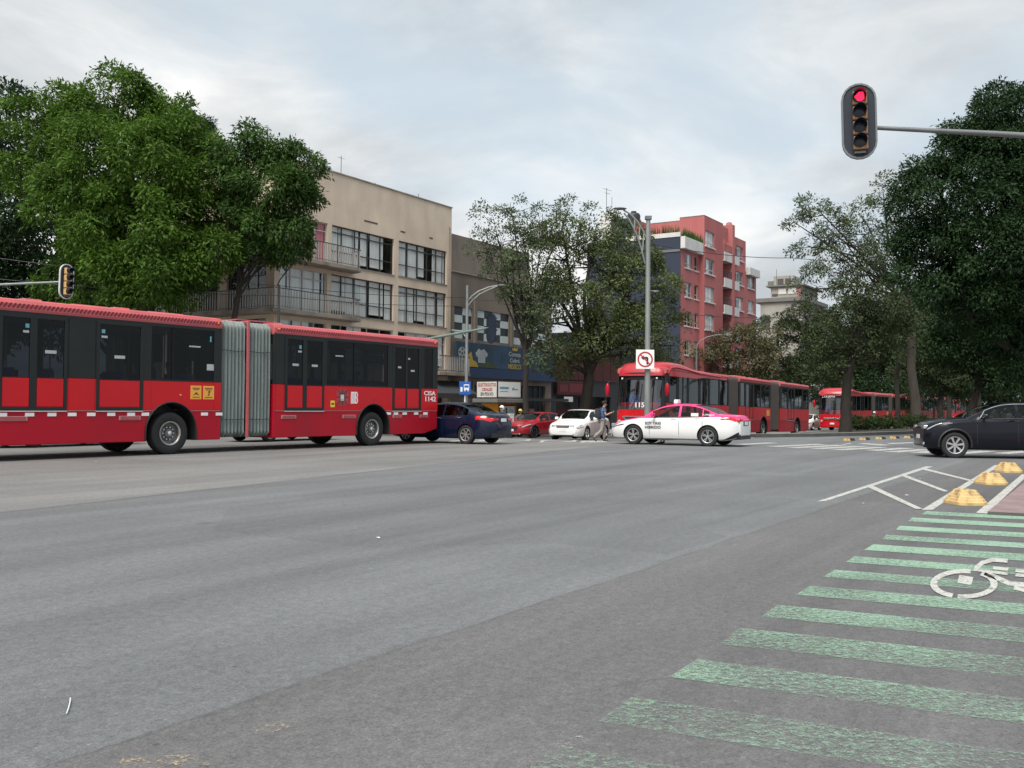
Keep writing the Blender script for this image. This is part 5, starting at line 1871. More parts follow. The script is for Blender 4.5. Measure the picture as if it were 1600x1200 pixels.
    for s_ in ('l', 'r'):
        an = Vector(P['an_' + s_]); d = Vector(P.get('toe_' + s_, (1, 0, -.1))).normalized()
        V, E, Rr = [], [], []
        a0 = add(an + Vector((0, 0, -.02)) - d * .04, .045); a1 = add(an + d * .09 + Vector((0, 0, -.045)), (.045, .036), a0); add(an + d * .19 + Vector((0, 0, -.05)), (.038, .026), a1)
        skin_obj('shoe', V, E, Rr, M['shoe'], t, 1)
    return t


WALK = dict(pelvis=(0, 0, .93), chest=(.03, 0, 1.30), neck=(.06, 0, 1.50), head=(.11, 0, 1.635), face=(.97, 0, -.2), sh_l=(.03, .19, 1.42), sh_r=(.03, -.19, 1.42),
            el_l=(-.02, .24, 1.14), wr_l=(.02, .25, .90), el_r=(.10, -.25, 1.16), wr_r=(.36, -.20, 1.27), hip_l=(0, .10, .90), hip_r=(0, -.10, .90),
            kn_l=(.16, .10, .50), an_l=(.10, .10, .09), kn_r=(-.04, -.10, .50), an_r=(-.40, -.10, .20), toe_l=(1, 0, 0), toe_r=(.7, 0, -.7))
SIT = dict(pelvis=(0, 0, .0), chest=(.05, 0, .36), neck=(.07, 0, .58), head=(.10, 0, .72), face=(1, 0, 0), sh_l=(.05, .19, .48), sh_r=(.05, -.19, .48), el_l=(.10, .24, .22), wr_l=(.32, .20, .12),
           el_r=(.10, -.24, .22), wr_r=(.32, -.20, .12), hip_l=(.05, .10, -.02), hip_r=(.05, -.10, -.02), kn_l=(.46, .14, .02), kn_r=(.46, -.14, .02), an_l=(.44, .14, -.40), an_r=(.44, -.14, -.40))
RIDE = dict(SIT, long=True, el_l=(.22, .30, .28), wr_l=(.48, .30, .30), el_r=(.22, -.30, .28), wr_r=(.48, -.30, .30), kn_l=(.40, .20, -.08), kn_r=(.40, -.20, -.08), an_l=(.26, .20, -.46), an_r=(.26, -.20, -.46))

DRIVE = dict(SIT, chest=(-.06, 0, .34), neck=(-.06, 0, .54), head=(-.03, 0, .67), sh_l=(-.06, .19, .46), sh_r=(-.06, -.19, .46), el_l=(.12, .25, .26), wr_l=(.36, .14, .34), el_r=(.12, -.25, .26), wr_r=(.36, -.14, .34))
make_person(Vector(taxi.location) + Matrix.Rotation(taxi.rotation_euler.z, 3, 'Z') @ Vector((.08, .38, .52)), taxi.rotation_euler.z, 'driver in grey at the wheel of the white and pink taxi', DRIVE, 'cloth_grey', 'cloth_dark')
pp = on_ground(941, 44.5)
walker = make_person(pp, R(8), 'person in a blue patterned shirt and grey trousers walking across with a phone hand raised', WALK, 'shirt_blue', 'trouser', k=1.06)
# backpack worn on the back
bp_ = empty('backpack', pp, R(8), 'dark backpack on the walking person in the blue shirt', 'backpack', None, 1.06)
mb = MB()
mb.prism([(-.15, 1.02), (.15, 1.02), (.16, 1.2), (.13, 1.44), (-.13, 1.44), (-.16, 1.2)], -.30, -.11)
mb.build('bag', M['cloth_dark'], bp_, bevel=.05)
mb = MB(); mb.prism([(-.11, 1.05), (.11, 1.05), (.11, 1.22), (-.11, 1.22)], -.345, -.29)
mb.build('pocket', M['cloth_dark'], bp_, bevel=.025)
for s_ in (-1, 1):
    mb = MB(); mb.tube([(-.12, s_ * .10, 1.44), (.02, s_ * .12, 1.505), (.155, s_ * .12, 1.40), (.14, s_ * .14, 1.2), (-.12, s_ * .14, 1.06)], .018, 6)
    mb.build('strap', M['cloth_dark'], bp_, smooth=60)
ph = empty('phone', pp, R(8), 'small phone held up by the walking person', 'phone', None, 1.06)
mb = MB(); mb.hexa([(.44, -.235, 1.27), (.455, -.235, 1.275), (.455, -.165, 1.275), (.44, -.165, 1.27)], [(.40, -.235, 1.41), (.415, -.235, 1.415), (.415, -.165, 1.415), (.40, -.165, 1.41)])
mb.build('phone_body', M['trim'], ph, bevel=.006)


def make_motorcycle(pos, yaw, label, helmet, shirt, plabel, box=False):
    t = empty('motorcycle', pos, yaw, label, 'motorcycle', 'motorcycles among the traffic')
    for x in (-.65, .65):
        mb = MB()
        prof = [(.20, -.05), (.29, -.055), (.31, -.03), (.315, 0), (.31, .03), (.29, .055), (.20, .05)]
        mb.lathe(prof, 20, (x, 0, .31), 'y')
        w_ = mb.build('wheel', M['tyre'], t, smooth=50)
        mb = MB(); mb.lathe([(.20, .02), (.19, .03), (.05, .03), (.05, -.03), (.19, -.03), (.20, -.02)], 12, (x, 0, .31), 'y')
        mb.build('rim', M['rim_dark'], w_)
    mb = MB(); mb.tube([(.65, .0, .31), (.48, 0, .85), (.42, 0, 1.0)], .04, 8); mb.tube([(.40, -.34, 1.04), (.44, 0, 1.0), (.40, .34, 1.04)], .016, 6)
    mb.build('fork_and_handlebar', M['trim'], t, smooth=60)
    mb = MB(); mb.sphere((.15, 0, .78), (.28, .14, .13), 12, 8); mb.build('fuel_tank', M['maroon'], t, smooth=60)
    mb = MB(); mb.hexa([(-.75, -.10, .74), (-.05, -.12, .72), (-.05, .12, .72), (-.75, .10, .74)], [(-.75, -.09, .82), (-.05, -.11, .78), (-.05, .11, .78), (-.75, .09, .82)]); mb.build('saddle', M['trim'], t, bevel=.03)
    mb = MB(); mb.box(-.2, .25, -.13, .13, .28, .62); mb.tube([(-.1, -.16, .32), (-.9, -.18, .42)], .045, 8); mb.build('engine', M['steel'], t, bevel=.03)
    mb = MB(); mb.lathe([(.09, -.06), (.10, .03), (0, .05)], 12, (.54, 0, .86), 'x'); mb.build('headlight', M['headlamp'], t, smooth=50)
    for x in (.65, -.65):
        mb = MB(); mb.tube([(x + .33 * math.cos(a), 0, .31 + .34 * math.sin(a)) for a in np.linspace(.4, 2.4, 8)], .045, 6); mb.build('mudguard', M['trim'], t, smooth=60)
    if box:
        b = empty('delivery_box', pos, yaw, 'white delivery box on the rear of the motorcycle by the navy sedan', 'box')
        boxo('box_body', M['white'], b, -.95, -.50, -.22, .22, .84, 1.24, bevel=.03)
        boxo('box_lid', M['offwhite'], b, -.96, -.49, -.23, .23, 1.20, 1.27, bevel=.02)
    d = Vector((math.cos(yaw), math.sin(yaw), 0))
    make_person(Vector(pos) + d * -.18 + Vector((0, 0, .84)), yaw, plabel, RIDE, shirt, 'cloth_dark', helmet=helmet, group='riders on motorcycles')


make_motorcycle(on_ground(783, 50.5), YAW + math.pi, 'motorcycle with white box waiting behind the navy sedan', 'helmet_w', 'cloth_dark', 'rider in white helmet just behind the boot of the navy sedan', True)
make_motorcycle(on_ground(812, 58.3), YAW + math.pi, 'motorcycle waiting behind the dark red crossover, its rider in yellow', 'helmet_y', 'cloth_grey', 'rider in yellow helmet behind the dark red crossover')
make_motorcycle(on_ground(821, 59.8), YAW + math.pi, 'motorcycle waiting behind the dark red crossover, its rider in a white helmet', 'helmet_w', 'cloth_dark', 'rider in white helmet behind the dark red crossover roof')
p = bus_front(1366, 18.9)
make_motorcycle(p, YAW + math.pi, 'motorcycle on the bus lane in front of the queuing buses', 'helmet_w', 'cloth_grey', 'rider in white helmet passing before the queuing red buses')

# passengers seen through the panes of the near bus
for x, y, lb, sh in ((-.25, .55, 'passenger with dark hair at the left pane of the near bus front window', 'cloth_dark'), (.55, .75, 'passenger in grey at the middle of the front window of the near bus', 'cloth_grey'),
                     (1.05, .60, 'passenger in pale top next to the white notice in the near bus window', 'cloth_white'), (7.9, .6, 'passenger seen in the right half of the rear section window', 'cloth_dark'),
                     (7.35, .8, 'passenger in pale top in the rear section window of the near bus', 'cloth_white')):
    w_ = bus1.matrix_basis @ Vector((x, y, 1.55))
    pose = dict(SIT)
    make_person(Vector(bus1.location) + Matrix.Rotation(bus1.rotation_euler.z, 3, 'Z') @ Vector((x, y, ZS - .32)), bus1.rotation_euler.z + math.pi, lb, pose, sh, 'cloth_dark', group='passengers in the near bus')

# ================================================================== BUILDINGS
def facade(root, x0, x1, z0, z1, openings, m, y=0.0, rev=.22, name='wall'):
    """front wall in the plane y with reveals round the openings (x0, x1, z0, z1)"""
    xs = sorted({x0, x1} | {q for o in openings for q in o[:2]})
    zs = sorted({z0, z1} | {q for o in openings for q in o[2:4]})
    mb = MB()
    for a, b in zip(xs, xs[1:]):
        for c, d in zip(zs, zs[1:]):
            mx, mz = (a + b) / 2, (c + d) / 2
            if not any(o[0] < mx < o[1] and o[2] < mz < o[3] for o in openings):
                mb.add([(a, y, c), (b, y, c), (b, y, d), (a, y, d)], [(0, 1, 2, 3)])
    for a, b, c, d in [o[:4] for o in openings]:
        mb.add([(a, y, c), (b, y, c), (b, y + rev, c), (a, y + rev, c)], [(3, 2, 1, 0)])
        mb.add([(a, y, d), (b, y, d), (b, y + rev, d), (a, y + rev, d)], [(0, 1, 2, 3)])
        mb.add([(a, y, c), (a, y, d), (a, y + rev, d), (a, y + rev, c)], [(3, 2, 1, 0)])
        mb.add([(b, y, c), (b, y, d), (b, y + rev, d), (b, y + rev, c)], [(0, 1, 2, 3)])
    return mb.build(name, m, root, fix=False)


def curtain(parent, x0, x1, z0, z1, y, m, rr):
    n = max(6, int((x1 - x0) / .06))
    mb = MB()
    rows = []
    ph = rr.uniform(0, 6)
    for i in range(n + 1):
        x = x0 + (x1 - x0) * i / n
        yy = y + .014 * math.sin(x * 38 + ph) + .012 * math.sin(x * 17 + ph * 2)
        rows.append([(x, yy, z0), (x, yy * .5 + y * .5, z1)])
    mb.grid(rows)
    return mb.build('curtain', m, parent, fix=False)


def window(root, x0, x1, z0, z1, cols, rows, y=.12, fm='winframe', fw=.05, cm=None, seed=0, open_cols=(), room=True, cover=.8):
    """glazed window: frame with mullions, one pane per light, curtains behind"""
    rr = random.Random(seed)
    cols = [x0 + (x1 - x0) * c for c in cols] if cols and max(cols) <= 1.0001 else cols
    xs = [x0] + list(cols) + [x1]
    zs = [z0] + [z0 + (z1 - z0) * q for q in rows] + [z1]
    mb = MB()
    d = .06
    for x in xs:
        a, b = (x, x + fw) if x == x0 else ((x - fw, x) if x == x1 else (x - fw / 2, x + fw / 2))
        mb.box(a, b, y, y + d, z0, z1)
    for z in zs:
        a, b = (z, z + fw) if z == z0 else ((z - fw, z) if z == z1 else (z - fw / 2, z + fw / 2))
        for i in range(len(xs) - 1):
            mb.box(xs[i] + fw / 2, xs[i + 1] - fw / 2, y + .004, y + d - .004, a, b)
    w = mb.build('window', M[fm], root)
    for i in range(len(xs) - 1):
        for j in range(len(zs) - 1):
            pane('pane', M['window_glass'], w, xs[i] + fw * .5, xs[i + 1] - fw * .5, y + .027, zs[j] + fw * .5, zs[j + 1] - fw * .5)
    if room:
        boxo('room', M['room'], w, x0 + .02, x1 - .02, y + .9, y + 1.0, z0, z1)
    if cm:
        x = x0 + .05
        while x < x1 - .1:
            wd = min(rr.uniform(.5, 1.3), x1 - .05 - x)
            if rr.random() < cover:
                curtain(w, x, x + wd, z0 + .03 + (.2 if rr.random() < .15 else 0), z1 - .03, y + .10, M[cm], rr)
            x += wd + rr.uniform(.0, .22)
    return w


# ---- tan apartment building
tan = empty('apartment_building', AV(35.4, 37, 0), YAW, 'tan four storey corner building with wide curtained windows and wraparound balconies', 'building')
TL, TH = 15.6, 14.35
op = []
rowsz = [(9.25, 11.42), (6.45, 8.66), (3.72, 5.88)]
for i, (a, b) in enumerate(rowsz):
    op += [(10.15, 15.08, a, b), (4.28, 9.7, a, b), (.38, 3.92, a - .15, b)]
op += [(1, 5.2, -.3, 2.7), (6.2, 11.0, -.3, 2.7), (12.4, 15.0, -.3, 2.3)]
facade(tan, 0, TL, -1, TH, op, M['tan'])
lop = []
for a, b in rowsz:
    lop += [(.6, 3.6, a - .15, b), (4.3, 8.0, a, b), (8.8, 12.4, a, b)]
# side facade on the cross street (plane x = 0): built in a turned frame
side = bpy.data.objects.new('side_wall', None)
mb = MB()
xs = sorted({0, 14.0} | {q for o in lop for q in o[:2]}); zs = sorted({-1, TH} | {q for o in lop for q in o[2:4]})
for a, b in zip(xs, xs[1:]):
    for c, d in zip(zs, zs[1:]):
        if not any(o[0] < (a + b) / 2 < o[1] and o[2] < (c + d) / 2 < o[3] for o in lop):
            mb.add([(0, a, c), (0, b, c), (0, b, d), (0, a, d)], [(3, 2, 1, 0)])
for a, b, c, d in lop:
    mb.add([(0, a, c), (0, b, c), (.25, b, c), (.25, a, c)], [(0, 1, 2, 3)]); mb.add([(0, a, d), (0, b, d), (.25, b, d), (.25, a, d)], [(3, 2, 1, 0)])
    mb.add([(0, a, c), (0, a, d), (.25, a, d), (.25, a, c)], [(0, 1, 2, 3)]); mb.add([(0, b, c), (0, b, d), (.25, b, d), (.25, b, c)], [(3, 2, 1, 0)])
mb.build('side_wall', M['tan'], tan, fix=False)
bpy.data.objects.remove(side)
for a, b, c, d in lop:
    f = MB()
    n = 4
    for k in range(n + 1):
        q = a + (b - a) * k / n
        f.box(.14, .20, q - .025, q + .025, c, d)
    f.box(.145, .195, a, b, c, c + .05); f.box(.145, .195, a, b, d - .05, d); f.box(.145, .195, a, b, c + (d - c) * .78, c + (d - c) * .78 + .05)
    w_ = f.build('window', M['winframe'], tan)
    for k in range(n):
        boxo('pane', M['window_glass'], w_, .165, .170, a + (b - a) * k / n + .025, a + (b - a) * (k + 1) / n - .025, c, d)
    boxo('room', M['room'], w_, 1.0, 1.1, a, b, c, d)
mb = MB()
mb.box(0.02, TL, 13.9, 14.0, -1, TH); mb.box(TL - .2, TL, .02, 13.9, -1, TH); mb.box(.02, TL - .2, .3, 13.9, TH - .9, TH - .7)
mb.build('rear_wall', M['tan'], tan)
mb = MB(); mb.box(-.05, TL + .03, -.06, .20, TH, TH + .07); mb.box(-.05, .20, .20, 14, TH, TH + .07)
mb.build('coping', M['tan_dirty'], tan)
boxo('floor_slab', M['room'], tan, .3, TL - .3, .3, 13.8, 8.9, 9.05); boxo('floor_slab', M['room'], tan, .3, TL - .3, .3, 13.8, 6.15, 6.3); boxo('floor_slab', M['room'], tan, .3, TL - .3, .3, 13.8, 3.3, 3.5)
for i, (a, b) in enumerate(rowsz):
    lt = i == 2
    window(tan, 10.15, 15.08, a, b, [.2, .4, .6, .8], [.34, .83] if not lt else [.3, .75], fm='winframe' if not lt else 'winframe_lt', cm='curtain', seed=11 + i, cover=.95 if not lt else .6)
    window(tan, 4.28, 9.7, a, b, [.17, .375, .58, .79], [.34, .83] if not lt else [.3, .75], fm='winframe' if not lt else 'winframe_lt', cm='curtain', seed=21 + i, cover=.93 if not lt else .6)
    window(tan, .38, 3.92, a - .15, b, [.25, .5, .75], [.8], fm='winframe_lt', cm='curtain_pink' if i == 0 else 'curtain', seed=31 + i, cover=.92)
    boxo('window_sill', M['tan_dirty'], tan, 10.1, 15.13, -.05, .14, a - .06, a - .003)
    boxo('window_sill', M['tan_dirty'], tan, 4.22, 9.75, -.05, .14, a - .06, a - .003)
# open casement of the middle floor
mb = MB(); mb.hexa([(5.9, -.62, 7.0), (5.95, -.62, 7.0), (6.15, .1, 7.0), (6.1, .1, 7.0)], [(5.9, -.62, 8.2), (5.95, -.62, 8.2), (6.15, .1, 8.2), (6.1, .1, 8.2)])
mb.build('open_casement', M['window_glass'], tan)
for x, z, w_ in ((6.95, 12.05, 1.2), (10.3, 11.95, .45), (13.2, 12.0, .35)):
    boxo('vent_slot', M['room'], tan, x, x + w_, -.012, .01, z, z + .09)
bal_me = MB().box(-.035, .035, -.012, .012, 0, .98).mesh('baluster', M['baluster'])


def balcony(root, x0, x1, z, wrap=0.0, dep=1.05, step=.19):
    mb = MB()
    pr = [(x0, 0), (x0, -dep), (x1 - .8, -dep), (x1 - .25, -dep * .85), (x1, -dep * .35), (x1, 0)]
    if wrap:
        pr = [(-dep, wrap), (-dep, -dep)] + pr[2:] + [(0.0, 0.0), (0.0, wrap)]
    mb.prism(pr, z - .22, z, 0, 'z')
    b = mb.build('balcony', M['tan_dirty'], root, bevel=.02)
    mb = MB()
    rail = [(x0 + .05, -dep + .06), (x1 - .8, -dep + .06), (x1 - .28, -dep * .85 + .05), (x1 - .06, -dep * .35), (x1 - .06, -.02)]
    if wrap: rail = [(-dep + .06, wrap), (-dep + .06, -dep + .06)] + rail[1:]
    mb.tube([(x, y, z + 1.02) for x, y in rail], .03, 6)
    mb.tube([(x, y, z + .10) for x, y in rail], .018, 6)
    mb.build('handrail', M['pole_dark'], b)
    for (xa, ya), (xb, yb) in zip(rail, rail[1:]):
        ln = math.hypot(xb - xa, yb - ya)
        k = max(1, int(ln / step))
        for q in range(k):
            f = (q + .5) / k
            o = obj('baluster', bal_me, b, loc=(xa + (xb - xa) * f, ya + (yb - ya) * f, z + .02))
            o.rotation_euler = (0, 0, math.atan2(yb - ya, xb - xa))
    return b


balcony(tan, 0, 6.0, 9.08, wrap=9.0)
balcony(tan, 0, 6.0, 6.28, wrap=9.0)
balcony(tan, 13.0, 16.9, 3.52)
mb = MB()
mb.prism([(-1.7, 2.15), (-.02, 3.0), (-.02, 2.95), (-1.68, 2.10)], 11.8, 16.4)
mb.prism([(-1.7, 1.85), (-1.67, 1.85), (-1.67, 2.13), (-1.7, 2.15)], 11.8, 16.4)
mb.build('awning', M['awning'], tan)
boxo('shop_front', M['dark_wall'], tan, .5, 15.3, .25, .35, -1, 3.0)
for x, h_ in ((5.6, 1.3), (8.6, .35), (12.8, .5)):
    a = MB(); a.tube([(x, .6, TH - .1), (x, .6, TH + h_)], .018, 5)
    if h_ > 1:
        a.tube([(x - .3, .6, TH + h_ * .9), (x + .3, .6, TH + h_ * .9)], .01, 4)
    a.build('roof_antenna', M['pole_dark'], tan)
mb = MB(); mb.lathe([(.35, 0), (.38, .3), (.3, .42), (0, .46)], 14, (9.4, 1.0, TH - .35), 'z'); mb.build('roof_dome', M['concrete'], tan, smooth=50)

mb = MB(); mb.tube([(15.35, -.08, -.5), (15.35, -.08, 12.9), (15.35, .1, 13.2)], .05, 8); mb.build('drainpipe', M['tan_dirty'], tan, smooth=60)

# ---- checker-panelled bar next door
bar = empty('bar_building', AV(51.05, 37.0, 0), YAW, 'low grey brown bar with black and white checker panels and a blue mural banner', 'building')
BH = 10.2
bays = [(.35, 2.45, 2, 4), (2.95, 7.1, 4, 4), (7.6, 12.4, 4, 4)]
op = [(a, b, 5.85, 7.95) for a, b, _, _ in bays] + [(2.6, 6.9, -.5, 2.8), (7.6, 12.3, -.5, 2.9)]
facade(bar, 0, 13.2, -1, BH, op, M['grey_wall'])
mb = MB(); mb.box(0, 13.2, 10, 10.2, -1, BH); mb.box(13.0, 13.2, .02, 10, -1, BH); mb.box(0, .2, .02, 10, -1, BH); mb.box(.2, 13, .3, 10, BH - .5, BH - .3)
mb.build('rear_wall', M['grey_wall'], bar)
boxo('coping', M['tan_dirty'], bar, -.02, 13.25, -.08, .2, BH, BH + .08)
for n_, (a, b, nc, nr_) in enumerate(bays):
    for i in range(nc):
        for j in range(nr_):
            xa, xb = a + (b - a) * i / nc, a + (b - a) * (i + 1) / nc
            za, zb = 5.85 + 2.1 * j / nr_, 5.85 + 2.1 * (j + 1) / nr_
            wt = (i + j + n_) % 2 == 0
            boxo('checker_panel', M['checker_w'] if wt else M['checker_b'], bar, xa + .015, xb - .015, .08 + (.0 if wt else .03), .16, za + .015, zb - .015)
    boxo('checker_frame', M['dark_wall'], bar, a, b, .17, .22, 5.85, 7.95)
for x in (2.7, 7.35, 12.7):
    boxo('pilaster', M['grey_wall'], bar, x - .16, x + .16, -.14, .0, 3.3, 8.6, bevel=.02)
ban = boxo('mural_banner', M['mural'], bar, .2, 13.0, -.30, -.16, 3.95, 5.62)
boxo('banner_strip', M['mural_blue'], ban, 1.6, 13.4, -.36, -.14, 3.28, 3.93)
cx = 7.4
o = lettering('lettering', 'Corona', 1.6, .34, M['mural_white'], ban, (cx - .8, -.305, 4.92))
o = lettering('lettering', 'Cubra', 1.3, .30, M['mural_white'], ban, (cx - .65, -.305, 4.50))
o = lettering('lettering', 'MEXICO', 1.7, .36, M['mural_yellow'], ban, (cx - .85, -.305, 4.02))
mb = MB(); mb.prism([(cx - .3, 5.34), (cx + .3, 5.34), (cx + .38, 5.58), (cx + .17, 5.46), (cx, 5.6), (cx - .17, 5.46), (cx - .38, 5.58)], -.315, -.298, 0, 'y'); mb.build('crown_mark', M['mural_yellow'], ban)
mb = MB(); mb.lathe([(0, -.315), (.42, -.313), (.42, -.298)], 20, (.85, 0, 4.85), 'y'); bl = mb.build('painted_ball', M['mural_white'], ban)
mb = MB()
for a in range(6):
    r0 = 0 if a == 5 else .28
    mb.lathe([(0, -.322), (.10, -.320), (.10, -.312)], 5, (.85 + r0 * math.cos(a * 1.257 + .3), 0, 4.85 + r0 * math.sin(a * 1.257 + .3)), 'y')
mb.build('ball_patch', M['print_black'], bl)
mb = MB(); mb.prism([(2.4, 4.9), (2.8, 5.25), (3.1, 5.15), (3.4, 5.25), (3.9, 4.95), (3.75, 4.7), (3.6, 4.8), (3.55, 4.3), (2.75, 4.3), (2.7, 4.75), (2.55, 4.65)], -.318, -.298, 0, 'y'); mb.build('painted_shirt', M['mural_white'], ban)
mb = MB(); mb.prism([(1.5, 4.0), (2.75, 4.0), (2.5, 4.35), (2.1, 4.45), (1.9, 5.0), (1.6, 4.8)], -.316, -.298, 0, 'y'); mb.build('painted_flame', M['mural_yellow'], ban)
mb = MB(); mb.prism([(2.9, 4.0), (5.2, 4.0), (4.9, 4.25), (4.0, 4.4), (3.3, 4.3)], -.314, -.298, 0, 'y'); mb.build('painted_pitch', M['terracotta'], ban)
for x0_, z0_, w_, h_ in ((9.0, 4.3, .5, 1.0), (10.6, 4.2, .6, 1.1), (5.6, 4.4, .35, .8)):
    mb = MB(); mb.prism([(x0_, z0_), (x0_ + w_, z0_ + .1), (x0_ + w_ * .8, z0_ + h_ * .7), (x0_ + w_ * .4, z0_ + h_), (x0_ + .05, z0_ + h_ * .6)], -.312, -.298, 0, 'y'); mb.build('painted_player', M['mural_blue'], ban)
boxo('shop_shutter', M['dark_wall'], bar, 2.6, 6.9, .2, .25, -.6, 2.8); boxo('shop_shutter', M['dark_wall'], bar, 7.6, 12.3, .2, .25, -.6, 2.9)
for x in (8.4, 9.2, 10.0, 10.8, 11.6):
    boxo('shutter_bar', M['winframe'], bar, x - .03, x + .03, .12, .2, -.6, 2.9)
boxo('door_frame', M['grey_wall'], bar, 2.45, 2.6, -.1, .1, -.6, 2.95); boxo('door_frame', M['grey_wall'], bar, 6.9, 7.6, -.08, .1, -.6, 2.95)
boxo('canopy', M['dark_wall'], bar, 7.2, 13.1, -1.6, -.02, 1.75, 1.95)
boxo('poster_frame', M['concrete'], bar, 9.0, 10.6, -.06, -.01, -.1, 1.2, bevel=.02)

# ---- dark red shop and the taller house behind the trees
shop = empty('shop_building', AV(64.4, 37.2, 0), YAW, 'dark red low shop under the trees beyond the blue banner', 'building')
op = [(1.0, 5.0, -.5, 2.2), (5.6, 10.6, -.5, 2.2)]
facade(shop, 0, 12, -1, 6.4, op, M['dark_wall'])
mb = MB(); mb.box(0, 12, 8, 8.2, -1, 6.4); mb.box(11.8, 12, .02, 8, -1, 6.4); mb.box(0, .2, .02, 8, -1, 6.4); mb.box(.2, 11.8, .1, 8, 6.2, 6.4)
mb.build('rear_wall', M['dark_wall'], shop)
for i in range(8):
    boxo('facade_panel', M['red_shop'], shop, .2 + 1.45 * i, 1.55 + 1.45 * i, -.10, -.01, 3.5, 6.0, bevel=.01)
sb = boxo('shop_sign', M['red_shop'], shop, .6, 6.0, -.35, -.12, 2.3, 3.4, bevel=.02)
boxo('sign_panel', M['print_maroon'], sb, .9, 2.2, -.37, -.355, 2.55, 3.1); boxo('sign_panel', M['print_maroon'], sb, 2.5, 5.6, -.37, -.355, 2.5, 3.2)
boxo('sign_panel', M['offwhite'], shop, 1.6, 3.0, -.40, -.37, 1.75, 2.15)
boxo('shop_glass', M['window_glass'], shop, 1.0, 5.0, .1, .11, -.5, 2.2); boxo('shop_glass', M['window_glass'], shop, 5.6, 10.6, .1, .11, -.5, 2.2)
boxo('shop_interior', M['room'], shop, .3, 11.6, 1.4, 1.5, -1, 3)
tallh = empty('house', AV(63.5, 46.5, 0), YAW, 'brownish taller house rising behind the sparse tree and the bar', 'building')
op = [(1.2 + 3 * i, 2.9 + 3 * i, 10.2, 11.8) for i in range(4)]
facade(tallh, 0, 13, -1, 15.6, op, M['grey_wall'])
mb = MB(); mb.box(0, 13, 8, 8.2, -1, 15.6); mb.box(12.8, 13, .02, 8, -1, 15.6); mb.box(0, .2, .02, 8, -1, 15.6); mb.box(.2, 12.8, .1, 8, 15.2, 15.4); mb.build('rear_wall', M['grey_wall'], tallh)
for a, b, c, d in op:
    window(tallh, a, b, c, d, [.5], [], fm='winframe', cm=None, room=True)
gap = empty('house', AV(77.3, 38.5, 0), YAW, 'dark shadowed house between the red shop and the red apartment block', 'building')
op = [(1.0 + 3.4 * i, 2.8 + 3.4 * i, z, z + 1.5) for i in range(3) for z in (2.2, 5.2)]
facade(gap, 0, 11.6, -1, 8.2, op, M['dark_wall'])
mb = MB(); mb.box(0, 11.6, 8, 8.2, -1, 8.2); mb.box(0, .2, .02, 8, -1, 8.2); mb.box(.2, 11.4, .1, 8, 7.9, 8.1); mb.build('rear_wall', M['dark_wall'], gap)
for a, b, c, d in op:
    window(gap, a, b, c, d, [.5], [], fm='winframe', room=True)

# ---- red apartment block
red = empty('apartment_building', AV(90, 37, 0), YAW, 'tall red apartment block with navy side wall and white balconies', 'building')
FZ = [3.65, 6.6, 9.55, 12.5, 15.45]
lw = [(1.2, 3.0), (3.75, 4.8)]
op = [(a, b, z + .1, z + 1.6) for a, b in lw for z in FZ] 
facade(red, 0, 5.1, -1.5, 18.5, op, M['red_wall'])
for a, b, c, d in op:
    window(red, a, b, c, d, [.5] if b - a > 1.3 else [], [.3], fm='winframe_lt', fw=.07, cm='curtain', seed=int(c * 10 + a), cover=.6)
    boxo('window_sill', M['offwhite'], red, a - .12, b + .12, -.10, .1, c - .12, c - .003)
# projecting bay
op = [(5.35, 8.0, z, z + 1.62) for z in FZ + [18.35]]
facade(red, 5.1, 10.7, -1.5, 21.5, op, M['red_wall'], y=-.55, name='bay_wall')
for a, b, c, d in op:
    window(red, a, b, c, d, [.5], [.3], y=-.43, fm='winframe_lt', fw=.08, cm='curtain', seed=int(c * 7), cover=.75)
    boxo('window_sill', M['offwhite'], red, a - .18, b + .18, -.68, -.44, c - .13, c - .003)
mb = MB()
mb.add([(5.1, -.55, -1.5), (5.1, 6.6, -1.5), (5.1, 6.6, 18.5), (5.1, -.55, 18.5)], [(0, 1, 2, 3)])
mb.add([(5.1, -.55, 18.5), (5.1, 2.2, 18.5), (5.1, 2.2, 21.5), (5.1, -.55, 21.5)], [(0, 1, 2, 3)])
mb.add([(5.1, 2.2, 18.5), (6.6, 2.2, 18.5), (6.6, 2.2, 21.5), (5.1, 2.2, 21.5)], [(0, 1, 2, 3)])
mb.add([(6.6, 2.2, 18.5), (6.6, 6.6, 18.5), (6.6, 6.6, 21.5), (6.6, 2.2, 21.5)], [(0, 1, 2, 3)])
mb.add([(3.0, 6.6, 18.5), (6.6, 6.6, 18.5), (6.6, 6.6, 21.5), (3.0, 6.6, 21.5)], [(0, 1, 2, 3)])
mb.add([(10.7, -.55, -1.5), (10.7, 1.1, -1.5), (10.7, 1.1, 21.5), (10.7, -.55, 21.5)], [(0, 1, 2, 3)])
mb.build('return_wall', M['red_wall'], red)
mb = MB(); mb.prism([(5.1, -.55), (10.7, -.55), (10.7, 10.5), (3.02, 10.5), (3.02, 6.6), (6.6, 6.6), (6.6, 2.2), (5.1, 2.2)], 21.38, 21.5, 0, 'z'); mb.build('flat_roof', M['concrete'], red)
mb = MB(); mb.box(.02, 6.6, .02, 10.5, 18.38, 18.5); mb.build('terrace_floor', M['concrete'], red)
